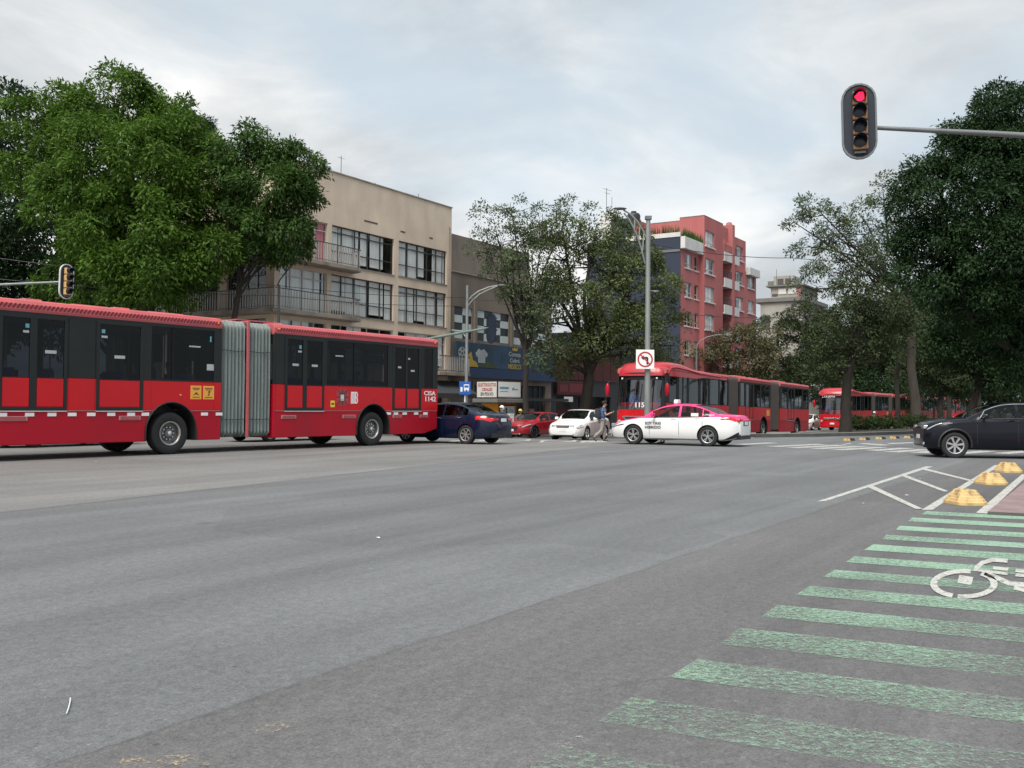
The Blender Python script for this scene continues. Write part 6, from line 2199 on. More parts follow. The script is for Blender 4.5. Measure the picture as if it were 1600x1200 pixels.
# navy party wall with its ledges
mb = MB()
mb.box(-.06, 0, -.02, 10.5, -1.5, 18.6); mb.box(2.9, 2.98, 6.6, 9.2, 18.5, 21.55)
mb.build('party_wall', M['navy_wall'], red)
boxo('ledge', M['concrete_dark'], red, -.12, .0, .0, 9.0, 17.0, 17.25); boxo('ledge', M['navy_wall'], red, -.10, .0, .0, 9.0, 11.35, 11.5)
boxo('white_wall', M['white_wall'], red, 2.88, 5.5, 9.2, 10.6, 18.5, 22.3)
boxo('planter', M['white_wall'], red, -.05, 5.0, -.5, .0, 17.3, 18.5, bevel=.03); boxo('planter', M['white_wall'], red, -.1, .3, .0, 6.0, 18.5, 18.95)
mb = MB()
rr = random.Random(5)
for i in range(420):
    x, y = (rr.uniform(0, 5), rr.uniform(-.45, -.05)) if i < 260 else (rr.uniform(-.05, .25), rr.uniform(0, 6))
    h_ = rr.uniform(.4, 1.1); a = rr.uniform(0, 3.1)
    z = 18.5 if i < 260 else 18.9
    mb.add([(x - .05 * math.cos(a), y - .05 * math.sin(a), z), (x + .05 * math.cos(a), y + .05 * math.sin(a), z), (x + rr.uniform(-.15, .15), y + rr.uniform(-.15, .15), z + h_)], [(0, 1, 2)])
pl = mb.build('planter_grass', M['leaf_mid'], red, fix=False); pl['kind'] = 'stuff'
# recessed stair and balcony column
mb = MB()
mb.add([(10.7, 1.1, -1.5), (15.6, 1.1, -1.5), (15.6, 1.1, 21), (10.7, 1.1, 21)], [(0, 1, 2, 3)])
mb.add([(15.6, 1.1, -1.5), (15.6, -.1, -1.5), (15.6, -.1, 21), (15.6, 1.1, 21)], [(0, 1, 2, 3)])
mb.add([(10.7, -.2, 20.0), (13.2, -.2, 20.0), (13.2, -.2, 21.4), (10.7, -.2, 21.4)], [(0, 1, 2, 3)])
mb.build('recess_wall', M['red_wall'], red)
MB().prism([(13.2, -.75), (13.95, -.75), (14.1, -.4), (14.1, 1.1), (13.2, 1.1)], -1.5, 21.8, 0, 'z').lathe([(.36, 0), (.3, .3), (0, .42)], 12, (13.6, -.2, 21.8), 'z').build('fin', M['red_wall'], red)
for z in [3.0, 5.9, 8.85, 11.8, 14.75, 17.6]:
    for a, b in ((10.75, 13.15), (14.15, 15.55)):
        mb = MB(); mb.box(a, b, -.75, -.63, z - .15, z + .85); mb.box(a, b, -.63, 1.0, z - .15, z)
        bb = mb.build('balcony', M['white_wall'], red)
        mb = MB(); mb.tube([(a, -.69, z + 1.65), (b, -.69, z + 1.65)], .03, 5)
        q = a + .1
        while q < b:
            mb.tube([(q, -.69, z + .85), (q, -.69, z + 1.65)], .018, 4); q += .22
        mb.build('railing', M['pole_dark'], bb)
        boxo('balcony_door', M['room'], bb, a + .3, b - .2, 1.04, 1.09, z, z + 2.1)
# right block with its lower end
ra = [(16.3, 18.7), (20.4, 22.6)]
op = [(a, b, z + .1, z + 1.6) for a, b in ra for z in FZ] + [(16.3, 18.7, 18.4, 20.0)]
facade(red, 15.6, 19.6, -1.5, 20.9, [o for o in op if o[0] < 19], M['red_wall'], y=-.1)
facade(red, 19.6, 23.4, -1.5, 17.4, [o for o in op if o[0] > 19], M['red_wall'], y=-.1)
for a, b, c, d in op:
    window(red, a, b, c, d, [.5], [.3], y=.02, fm='winframe_lt', fw=.08, cm='curtain', seed=int(c * 5 + a), cover=.7)
    boxo('window_sill', M['offwhite'], red, a - .15, b + .15, -.22, .0, c - .13, c - .003)
mb = MB(); mb.box(23.2, 23.4, -.1, 14, -1.5, 17.4); mb.box(19.4, 19.6, -.08, 14, 17.4, 20.9); mb.box(10.7, 19.5, 13.8, 14, -1.5, 20.9); mb.box(15.6, 19.5, .1, 13.8, 20.7, 20.85); mb.box(10.7, 15.6, 1.15, 13.8, 20.7, 20.9); mb.box(19.6, 23.2, .1, 13.8, 17.2, 17.35)
mb.build('rear_wall', M['red_wall'], red)
boxo('planter', M['white_wall'], red, 19.7, 23.5, -.6, -.1, 17.0, 17.9, bevel=.03)
mb = MB()
for x, y in ((2.6, 10.6),):
    mb = MB(); mb.lathe([(.7, 0), (.74, .7), (.62, .95), (.3, 1.05), (.3, 1.2), (0, 1.24)], 16, (x + 2.6, y - 3.0, 21.5), 'z')
    mb.build('water_tank', M['trim'], red, smooth=50)
for x, y in ((8.2, 3), (9.6, 2)):
    boxo('roof_box', M['white_wall'], red, x, x + .9, y, y + .9, 21.5, 22.1)
mb = MB(); mb.tube([(3.4, 10, 22.3), (3.4, 10, 25.2)], .03, 5); mb.tube([(2.6, 10, 25.0), (4.6, 10, 25.1)], .02, 4); mb.tube([(3.0, 10, 24.6), (4.2, 10, 24.7)], .02, 4); mb.build('roof_antenna', M['pole_dark'], red)
mb = MB(); mb.tube([(5.3, 10.3, 22.3), (5.3, 10.3, 24.6)], .025, 5); mb.build('roof_antenna', M['pole_dark'], red)

# ---- weathered concrete building far down the avenue
con = empty('apartment_building', AV(134.8, 37.2, 0), YAW, 'weathered grey concrete building with stacked roof rooms in the distance', 'building')
mb = MB(); mb.box(0, 12, 0, 6.0, -1, 16.4); mb.build('wall', M['concrete'], con)
boxo('cornice', M['concrete_dark'], con, -.35, 12.3, -.4, 6.9, 16.41, 17.0, bevel=.03)
for z in (4.6, 8.0, 11.6):
    boxo('balcony', M['concrete'], con, .2, 2.2, 6.02, 7.2, z, z + .8)
    boxo('recess', M['room'], con, -.02, .25, 4.6, 5.8, z + .9, z + 3.0)
    for x in (1.2, 4.2, 7.2):
        w_ = boxo('window', M['winframe'], con, x, x + 1.8, -.06, .02, z + .9, z + 2.6)
        boxo('pane', M['window_glass'], w_, x + .1, x + .85, -.075, -.065, z + 1.0, z + 2.5); boxo('pane', M['window_glass'], w_, x + .95, x + 1.7, -.075, -.065, z + 1.0, z + 2.5)
    boxo('balcony', M['white_wall'], con, 4.0, 6.2, -1.0, -.42 + .4, z, z + .7)
boxo('roof_room', M['concrete'], con, .3, 9, .3, 4.6, 17.0, 18.6); boxo('roof_slab', M['concrete_dark'], con, -.1, 9.6, -.2, 5.2, 18.6, 18.8)
for y in (1.0, 2.4):
    w_ = boxo('roof_window', M['offwhite'], con, .22, .31, y, y + 1.1, 17.5, 18.3)
boxo('roof_window', M['red_wall'], con, .22, .31, .35, .85, 17.1, 18.5); boxo('roof_window', M['room'], con, .22, .31, 3.6, 4.4, 17.3, 17.6)
boxo('roof_room', M['concrete'], con, 1.0, 5.2, 1.6, 4.4, 18.8, 20.2)
for y in (1.9, 3.0):
    boxo('roof_window', M['room'], con, .93, 1.01, y, y + .85, 19.0, 19.8)
boxo('roof_room', M['concrete_dark'], con, 1.4, 3, 4.42, 5.4, 18.8, 19.6)
mb = MB()
for x, y, h_ in ((1, 4, 2.4), (.6, .4, 2.6), (5, 2, 1.6)):
    mb.tube([(x, y, 18.8), (x, y, 18.8 + h_)], .03, 4)
mb.build('roof_antenna', M['pole_dark'], con)
far = empty('house', AV(160, 39, 0), YAW, 'grey house mostly hidden by trees past the concrete building', 'building')
op = [(1.5 + 4 * i, 3.7 + 4 * i, z, z + 1.6) for i in range(4) for z in (2, 5.5, 9)]
facade(far, 0, 18, -1, 12.6, op, M['concrete'])
mb = MB(); mb.box(0, .2, .02, 9, -1, 12.6); mb.box(0, 18, 9, 9.2, -1, 12.6); mb.box(.2, 18, .1, 9, 12.3, 12.5); mb.build('rear_wall', M['concrete'], far)
for a, b, c, d in op: window(far, a, b, c, d, [.5], [], fm='winframe', room=True)
# ---- shaded block across the side street, behind the big tree
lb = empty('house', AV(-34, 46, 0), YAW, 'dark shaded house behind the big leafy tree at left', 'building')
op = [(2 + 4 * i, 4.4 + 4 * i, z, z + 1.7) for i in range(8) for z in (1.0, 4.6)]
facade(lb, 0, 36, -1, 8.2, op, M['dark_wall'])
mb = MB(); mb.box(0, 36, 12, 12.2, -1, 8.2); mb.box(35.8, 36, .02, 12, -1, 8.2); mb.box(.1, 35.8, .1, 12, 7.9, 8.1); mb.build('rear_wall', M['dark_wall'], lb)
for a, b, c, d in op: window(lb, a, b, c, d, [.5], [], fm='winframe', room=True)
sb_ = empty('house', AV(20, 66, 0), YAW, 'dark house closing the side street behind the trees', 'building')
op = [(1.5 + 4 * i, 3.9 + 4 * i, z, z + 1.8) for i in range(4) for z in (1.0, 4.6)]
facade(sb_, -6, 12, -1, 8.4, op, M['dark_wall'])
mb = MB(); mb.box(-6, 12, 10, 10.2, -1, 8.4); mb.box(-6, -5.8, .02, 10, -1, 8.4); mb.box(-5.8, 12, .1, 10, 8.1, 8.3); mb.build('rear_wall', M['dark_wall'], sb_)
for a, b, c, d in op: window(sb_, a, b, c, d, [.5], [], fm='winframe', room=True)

# ---- kiosk
kp = on_ground(777, 57.5); kp.z += .15
kio = empty('kiosk', kp, R(45), 'orange kiosk with white roof sign boxes on the far pavement', 'kiosk')
KZ = -kp.z
boxo('kiosk_body', M['orange'], kio, .3, 1.9, .3, 1.7, 0, KZ + 1.55, bevel=.02)
boxo('kiosk_canopy', M['concrete_dark'], kio, -.2, 2.3, -.2, 2.0, KZ + 1.58, KZ + 1.82, bevel=.03)
boxo('poster_frame', M['dark_wall'], kio, .42, 1.78, .24, .298, KZ + .1, KZ + 1.45, bevel=.01)
po = boxo('poster', M['offwhite'], kio, .50, 1.70, .22, .236, KZ + .18, KZ + 1.38)
boxo('poster_print', M['print_cyan'], po, .58, .88, .212, .222, KZ + 1.05, KZ + 1.15)
mb = MB(); mb.lathe([(0, .205), (.08, .207), (.08, .222)], 12, (.98, 0, KZ + 1.18), 'y'); mb.prism([(.88, .5), (1.1, .5), (1.08, 1.08), (.9, 1.08)], .208, .221, 0, 'y')
pm_ = mb; pm_.v = [(x, y, z + KZ if z < 1.09 and z > .4 and i >= len(pm_.v) - 8 else z) for i, (x, y, z) in enumerate(pm_.v)]
pm_.build('poster_figure', M['print_black'], po)
lettering('poster_lettering', 'E TOK', .45, .18, M['print_cyan'], po, (1.18, .214, KZ + 1.0))
sg = boxo('sign_box', M['offwhite'], kio, 0, 2.0, 0, 1.8, KZ + 1.9, KZ + 2.84, bevel=.01)
boxo('sign_panel', M['print_white'], sg, .05, 1.95, -.012, -.002, KZ + 1.95, KZ + 2.79)
boxo('sign_print', M['print_cyan'], sg, .18, .95, -.018, -.010, KZ + 2.40, KZ + 2.54)
boxo('sign_print', M['print_cyan'], sg, .22, .9, -.018, -.010, KZ + 2.24, KZ + 2.28)
mb = MB(); mb.lathe([(0, -.020), (.09, -.018), (.09, -.010)], 12, (1.32, 0, KZ + 2.42), 'y'); mb.box(1.4, 1.75, -.018, -.010, KZ + 2.36, KZ + 2.42); mb.build('sign_print', M['print_cyan'], sg)
boxo('corner_post', M['dark_wall'], sg, -.03, .03, -.03, .03, KZ + 1.88, KZ + 2.86)
for body, w_, h_, z, m_ in (('ELECTROLITOS', 1.55, .2, 2.56, 'print_red'), ('ORALES', .9, .2, 2.28, 'print_red'), ('EN POLVO', 1.1, .2, 2.0, 'print_black')):
    lettering('lettering', body, w_, h_, M[m_], sg, (-.004, .9 + w_ / 2, KZ + z), R(-90))

# ================================================================== STREET FURNITURE
def stem_at(px, Z, py_top):
    b = on_ground(px, Z)
    return b, W(px, py_top, Z).z


def pts_at(lst, Z):
    return [W(x, y, Z) for x, y in lst]


def rel(o, pts):
    return [tuple(Vector(p) - Vector(o.location)) for p in pts]


# tall lamp on the median nose
Z1 = 46.0
b, zt = stem_at(1011.5, Z1, 343); b.z += .12
l1 = empty('street_lamp', b, 0, 'tall grey street lamp with double curved arm in front of the red bus', 'street lamp')
h = zt - b.z
MB().tube([(0, 0, 0), (0, 0, h * .3), (0, 0, h)], [.15, .135, .105], 14).build('pole', M['pole'], l1, smooth=50)
MB().lathe([(.26, 0), (.26, .04), (.19, .06), (.18, .5)], 14, (0, 0, 0), 'z').build('base', M['pole'], l1)
mb = MB()
mb.tube(rel(l1, pts_at([(1008, 412), (1002, 388), (993, 362), (983, 343), (975, 333)], Z1)), .045, 6)
mb.tube(rel(l1, pts_at([(1011, 374), (1004, 359), (994, 344), (984, 334), (974, 328)], Z1)), .045, 6)
for a, c in (((1004, 392), (1006, 363)), ((998, 374), (1000, 353)), ((991, 358), (992, 342))):
    mb.tube(rel(l1, pts_at([a, c], Z1)), .03, 5)
mb.build('arm', M['pole'], l1, smooth=60)
hd = rel(l1, pts_at([(959, 323), (978, 329)], Z1))
mb = MB(); mb.sphere(((hd[0][0] + hd[1][0]) / 2, 0, (hd[0][2] + hd[1][2]) / 2), (.34, .15, .065), 12, 7); mb.build('lamp_head', M['pole_dark'], l1, smooth=60)
mb = MB(); mb.tube(rel(l1, pts_at([(1012, 454), (1022, 455)], Z1)), .03, 5); mb.sphere(rel(l1, pts_at([(1025, 455.5)], Z1))[0], (.16, .09, .06), 8, 6); mb.build('bracket', M['signal_grey'], l1)
boxo('cap', M['signal_grey'], l1, -.15, .15, -.15, .15, h, h + .16)

c = W(1008, 561.5, Z1 - .25)
sg = empty('road_sign', c, R(3), 'white square no left turn sign with red ring on the tall lamp post', 'sign')
boxo('sign_plate', M['print_white'], sg, -.44, .44, -.012, .012, -.46, .46, bevel=.02)
mb = MB()
mb.lathe([(.37, -.014), (.37, -.022), (.30, -.022), (.30, -.014)], 36, (0, 0, 0), 'y')
mb.prism([(-.25, .215), (-.215, .25), (.25, -.215), (.215, -.25)], -.028, -.014, 0, 'y')
mb.build('red_ring', M['print_red'], sg)
mb = MB()
mb.prism([(.06, -.24), (.15, -.24), (.15, .06), (.11, .12), (-.06, .12), (-.06, .19), (-.20, .075), (-.06, -.04), (-.06, .03), (.06, .03)], -.020, -.012, 0, 'y')
mb.build('arrow', M['print_black'], sg)
boxo('bracket', M['pole'], sg, -.05, .2, .012, .12, -.3, -.25)

# far pavement lamp with curved arm
Z2 = 55.5
b, zt = stem_at(728.5, Z2, 446); b.z += .14
l2 = empty('street_lamp', b, 0, 'pale street lamp with arched ladder arm before the checker panelled bar', 'street lamp')
h = zt - b.z
MB().tube([(0, 0, 0), (0, 0, h)], [.11, .075], 12).build('pole', M['pole'], l2, smooth=50)
mb = MB()
mb.tube(rel(l2, pts_at([(729, 473), (737, 463), (748, 455), (763, 449), (778, 446)], Z2)), .045, 6)
mb.tube(rel(l2, pts_at([(729, 481), (738, 470), (749, 460), (764, 452.5), (778, 447)], Z2)), .04, 6)
for a, c_ in (((737, 463), (738, 470)), ((748, 455), (749, 460)), ((756, 452), (757, 456))):
    mb.tube(rel(l2, pts_at([a, c_], Z2)), .025, 4)
mb.build('arm', M['pole'], l2, smooth=60)
q = rel(l2, pts_at([(784, 446)], Z2))[0]
mb = MB(); mb.sphere(q, (.30, .13, .06), 10, 6); mb.build('lamp_head', M['signal_grey'], l2, smooth=60)
c = W(726.5, 606.5, Z2 - .25)
bs = empty('bus_stop_sign', c, 0, 'blue bus stop sign with white bus symbol on the pale lamp post', 'sign')
boxo('sign_plate', M['print_blue'], bs, -.33, .33, -.012, .012, -.37, .37, bevel=.02)
mb = MB()
mb.box(-.06, .24, -.020, -.010, -.10, .22); mb.box(-.04, .22, -.026, -.018, .02, .02)
mb.box(-.03, .03, -.020, -.010, -.18, -.10); mb.box(.15, .21, -.020, -.010, -.18, -.10)
mb.box(-.26, -.14, -.020, -.010, -.20, .06)
g = mb.build('bus_symbol', M['print_white'], bs)
boxo('symbol_window', M['print_blue'], g, -.03, .21, -.024, -.018, .04, .16)
MB().tube([(0, .1, -.4), (0, .1, -1.6)], .04, 8).build('post', M['print_white'], bs)

# lamp by the corner building
Z3 = 45.5
b, zt = stem_at(433.5, Z3, 445)
l3 = empty('street_lamp', b, 0, 'thin dark street lamp with bent arm before the tan balconies', 'street lamp')
MB().tube([(0, 0, 0), (0, 0, zt - b.z)], [.08, .055], 8).build('pole', M['pole_dark'], l3, smooth=50)
mb = MB(); mb.tube(rel(l3, pts_at([(433.5, 446), (437, 438), (450, 421), (462, 409)], Z3)), .035, 6); mb.build('arm', M['pole_dark'], l3, smooth=60)
q = rel(l3, pts_at([(469, 406.5)], Z3))[0]
mb = MB(); mb.sphere(q, (.26, .12, .06), 10, 6); mb.build('lamp_head', M['signal_grey'], l3, smooth=60)
Z4 = 88.0
b, zt = stem_at(1088, Z4, 540)
l4 = empty('street_lamp', b, 0, 'distant street lamp with arched arm against the red apartment block', 'street lamp')
MB().tube([(0, 0, 0), (0, 0, zt - b.z)], [.12, .08], 8).build('pole', M['signal_grey'], l4, smooth=50)
mb = MB(); mb.tube(rel(l4, pts_at([(1088, 541), (1094, 533), (1104, 527), (1116, 524), (1122, 523.5)], Z4)), .06, 6); mb.build('arm', M['signal_grey'], l4, smooth=60)
q = rel(l4, pts_at([(1125, 523.5)], Z4))[0]
mb = MB(); mb.sphere(q, (.3, .13, .06), 8, 6); mb.build('lamp_head', M['signal_grey'], l4, smooth=60)


def capsule(w, h, n=10):
    r_ = w / 2; s_ = h / 2 - r_
    return [(r_ * math.cos(a), s_ + r_ * math.sin(a)) for a in np.linspace(0, math.pi, n)] + [(-r_ * math.cos(a), -s_ - r_ * math.sin(a)) for a in np.linspace(0, math.pi, n)]


def make_signal(c, yaw, label, lit=True, k=1.0, tilt=0.0, rim='signal_grey', dep=.11, housing='signal_yellow'):
    """four lens signal with capsule back board; faces local -y"""
    t = empty('traffic_light', c, yaw, label, 'traffic light', None, k)
    t.rotation_euler = (0, tilt, yaw)
    MB().prism(capsule(.56, 1.34), .0, .03, 0, 'y').build('back_board', M['signal_black'], t)
    out_, inn = capsule(.615, 1.40), capsule(.55, 1.335)
    mb = MB()
    n = len(out_)
    vs = [(x, -.02, z) for x, z in out_] + [(x, -.02, z) for x, z in inn] + [(x, .05, z) for x, z in out_] + [(x, .05, z) for x, z in inn]
    fs = []
    for i in range(n):
        j = (i + 1) % n
        fs += [(i, j, j + n, i + n), (i + 2 * n, i + 3 * n, j + 3 * n, j + 2 * n), (i, i + 2 * n, j + 2 * n, j), (i + n, j + n, j + 3 * n, i + 3 * n)]
    mb.add(vs, fs); mb.build('rim', M[rim], t)
    for i in range(4):
        z = .42 - .275 * i
        hs = boxo('signal_head', M[housing], t, -.115 if lit else -.135, .138, -dep, -.001, z - .134, z + .112, bevel=.02)
        mb = MB(); mb.lathe([(.118, -dep + .002), (.118, -dep - .008), (.10, -dep - .012), (0, -dep - .018)], 20, (-.012, 0, z + .012), 'y')
        mb.build('lens', M['lens_off'], hs, smooth=40)
        if i == 0 and lit:
            mb = MB(); mb.prism([(-.085, z), (-.01, z + .08), (.06, z + .08), (.08, z + .03), (.08, z - .05), (.03, z - .085), (-.03, z - .08)], -.136, -.126, 0, 'y')
            mb.build('lit_arrow', M['signal_red'], hs)
        # cut-away visor
        vs, fs = [], []
        nn = 15
        for q in range(nn):
            a = R(-45 + 270 * q / (nn - 1))
            ln = .20 * (.35 + .65 * max(0, math.sin(max(-.2, min(math.pi + .2, a)))) ** .6) if -.3 < a < 3.5 else .06
            for rr_ in (.118, .112):
                vs.append((rr_ * math.cos(a), -dep, z + rr_ * math.sin(a))); vs.append((rr_ * math.cos(a), -dep - ln, z + rr_ * math.sin(a)))
        for q in range(nn - 1):
            o_ = q * 4
            fs += [(o_, o_ + 1, o_ + 5, o_ + 4), (o_ + 2, o_ + 6, o_ + 7, o_ + 3), (o_ + 1, o_ + 3, o_ + 7, o_ + 5)]
        mb = MB(); mb.add(vs, fs); mb.build('visor', M['signal_black'], hs, smooth=60)
    MB().box(-.1, .1, -.06, 0, -.60, -.56).build('bracket', M['signal_grey'], t)
    return t


make_signal(W(1342.5, 189.5, 17.5), R(-14), 'large four lens traffic light with red arrow lit, hanging against the sky at right', True, 1.0, R(-1.3))
a0, a1 = W(1366, 197.5, 17.5), W(1760, 222, 16.9)
pb = on_ground(1760, 16.9)
pl = empty('signal_pole', pb, 0, 'grey pole whose long arm carries the large traffic light', 'signal pole')
MB().tube(rel(pl, [a0 + Vector((0, .08, 0)), a0 * .5 + a1 * .5 + Vector((0, .05, .02)), a1]), [.038, .05, .065], 10).build('arm', M['signal_grey'], pl, smooth=50)
MB().tube([(0, 0, 0), (0, 0, a1.z - pb.z + .3)], [.13, .10], 12).build('pole', M['signal_grey'], pl, smooth=50)
make_signal(W(104, 440, 38), R(60), 'four lens traffic light seen from the side in front of the big leafy tree', False, 1.0, R(1.5), 'signal_rim_pale', .17, 'signal_tan')
pb = on_ground(-70, 38.6); a0, a1 = W(96, 440.5, 38.15), W(-70, 448, 38.6)
pl = empty('signal_pole', pb, 0, 'pale pole and arm carrying the traffic light at the left edge', 'signal pole')
MB().tube(rel(pl, [a0, a1]), [.042, .06], 10).build('arm', M['pole'], pl, smooth=50)
MB().tube([(0, 0, 0), (0, 0, a1.z - pb.z + .2)], [.12, .09], 12).build('pole', M['pole'], pl, smooth=50)
make_signal(W(768, 513, 44.0), R(133), 'back of a dark oval traffic light before the checker panels', False, 1.0, 0, 'signal_black')
pb = on_ground(606, 49.5); a0, a1 = W(764, 512, 44.15), W(606, 543, 49.5)
pl = empty('signal_pole', pb, 0, 'grey green pole with arm carrying the traffic light turned away', 'signal pole')
MB().tube(rel(pl, [a0, a0 * .5 + a1 * .5 + Vector((0, 0, .03)), a1]), [.05, .07, .10], 10).build('arm', M['pole_green'], pl, smooth=50)
MB().tube([(0, 0, 0), (0, 0, a1.z - pb.z + .05)], [.13, .11], 12).build('pole', M['pole_green'], pl, smooth=50)
mb = MB(); mb.tube(rel(pl, [W(706, 516, 46.4), W(722, 517, 46.2), W(727, 526, 46.1)]), .03, 5); mb.build('stay', M['pole_green'], pl)


def cable(lb_, pts, r_=.012):
    P_ = []
    for (a, b_) in zip(pts, pts[1:]):
        for i in range(12):
            f = i / 12
            p = a * (1 - f) + b_ * f
            p.z -= .35 * 4 * f * (1 - f) * (a - b_).length / 30
            P_.append(p)
    P_.append(pts[-1])
    mb = MB(); mb.tube(P_, r_, 5)
    tag(mb.build('overhead_cable', M['trim'], None), lb_, 'cable')


cable('overhead cable from the tall lamp past the red block to the dark trees', [W(1012, 380, 46), W(1235, 403, 60), W(1640, 416, 48)], .02)
cable('lower thin cable crossing before the red apartment block', [W(1012, 484, 46.2), W(1260, 494, 62)], .014)
cable('thin cable along the tan building at the upper balcony', [W(-40, 398, 44), W(433, 446, 45.4), W(728, 465, 55.4)], .014)
cable('second thin cable sagging below the big tree to the far lamp', [W(-40, 432, 44), W(433, 462, 45.4), W(728, 478, 55.4)], .014)
cable('thin cable from the far lamp over the bar into the trees', [W(728, 467, 55.5), W(1011, 470, 46.3)], .012)

# ================================================================== TREES
def leaf_quads(p, d, nrm, size, aspect, rng):
    """folded diamond-shaped leaf faces at points p along directions d"""
    k = len(p)
    d = d / (np.linalg.norm(d, axis=1)[:, None] + 1e-9)
    s = np.cross(d, nrm); s /= np.linalg.norm(s, axis=1)[:, None] + 1e-6
    L_ = size * rng.uniform(.65, 1.3, k)[:, None]
    wd = L_ * aspect * .5
    fold = np.cross(s, d) * L_ * .10
    v = np.empty((k, 4, 3))
    v[:, 0] = p
    v[:, 1] = p + d * L_ * .45 + s * wd + fold
    v[:, 2] = p + d * L_
    v[:, 3] = p + d * L_ * .45 - s * wd + fold
    return v


def quads_mesh(name, v, m):
    k = len(v)
    me = bpy.data.meshes.new(name)
    me.vertices.add(k * 4)
    me.vertices.foreach_set('co', v.reshape(-1))
    me.loops.add(k * 4)
    me.loops.foreach_set('vertex_index', np.arange(k * 4, dtype=np.int32))
    me.polygons.add(k)
    me.polygons.foreach_set('loop_start', np.arange(0, k * 4, 4, dtype=np.int32))
    me.materials.append(m)
    me.update(calc_edges=True)
    return me


def leaves_mesh(name, centers, per, spread, size, m, rng, droop=.5, up=.25, aspect=.42):
    """loose leaves round clump centres"""
    c = np.repeat(centers, per, axis=0)
    k = len(c)
    p = c + rng.normal(size=(k, 3)) * np.array([1, 1, .72]) * spread
    outw = p - centers.mean(0)
    outw /= np.linalg.norm(outw, axis=1)[:, None] + 1e-6
    d = outw + rng.normal(size=(k, 3)) * .75
    d[:, 2] -= droop
    nrm = outw * .5 + rng.normal(size=(k, 3)) * .55
    nrm[:, 2] += up + .5
    return quads_mesh(name, leaf_quads(p, d, nrm, size, aspect, rng), m)


def bough_leaves(name, bc, bo, br, lai, size, m, rng, droop=.5, aspect=.42, loose=.25):
    """leaves on the outer, upper side of each bough (centre bc, outward bo, radius br)"""
    area = size * size * aspect * .5
    cnt = np.maximum(8, (lai * 4.2 * br ** 2 / area).astype(int))
    i = np.repeat(np.arange(len(bc)), cnt)
    k = len(i)
    u = rng.normal(size=(k, 3)); u /= np.linalg.norm(u, axis=1)[:, None]
    u = u + bo[i] * .55 + np.array([0, 0, .35]); u /= np.linalg.norm(u, axis=1)[:, None] + 1e-6
    r_ = np.where(rng.random(k) < loose, rng.uniform(.2, 1.25, k), rng.uniform(.72, 1.06, k))
    # ragged outline: some directions of a bough reach further
    rag = 1 + .22 * np.sin(u[:, 0] * 6 + i * 1.7) * np.sin(u[:, 1] * 5 + i * 2.3)
    p = bc[i] + u * (br[i] * r_ * rag)[:, None] * np.array([1.0, 1.0, .78])
    d = u + rng.normal(size=(k, 3)) * .6
    d[:, 2] -= droop
    nrm = u * .9 + rng.normal(size=(k, 3)) * .45
    nrm[:, 2] += .35
    return quads_mesh(name, leaf_quads(p, d, nrm, size, aspect, rng), m)


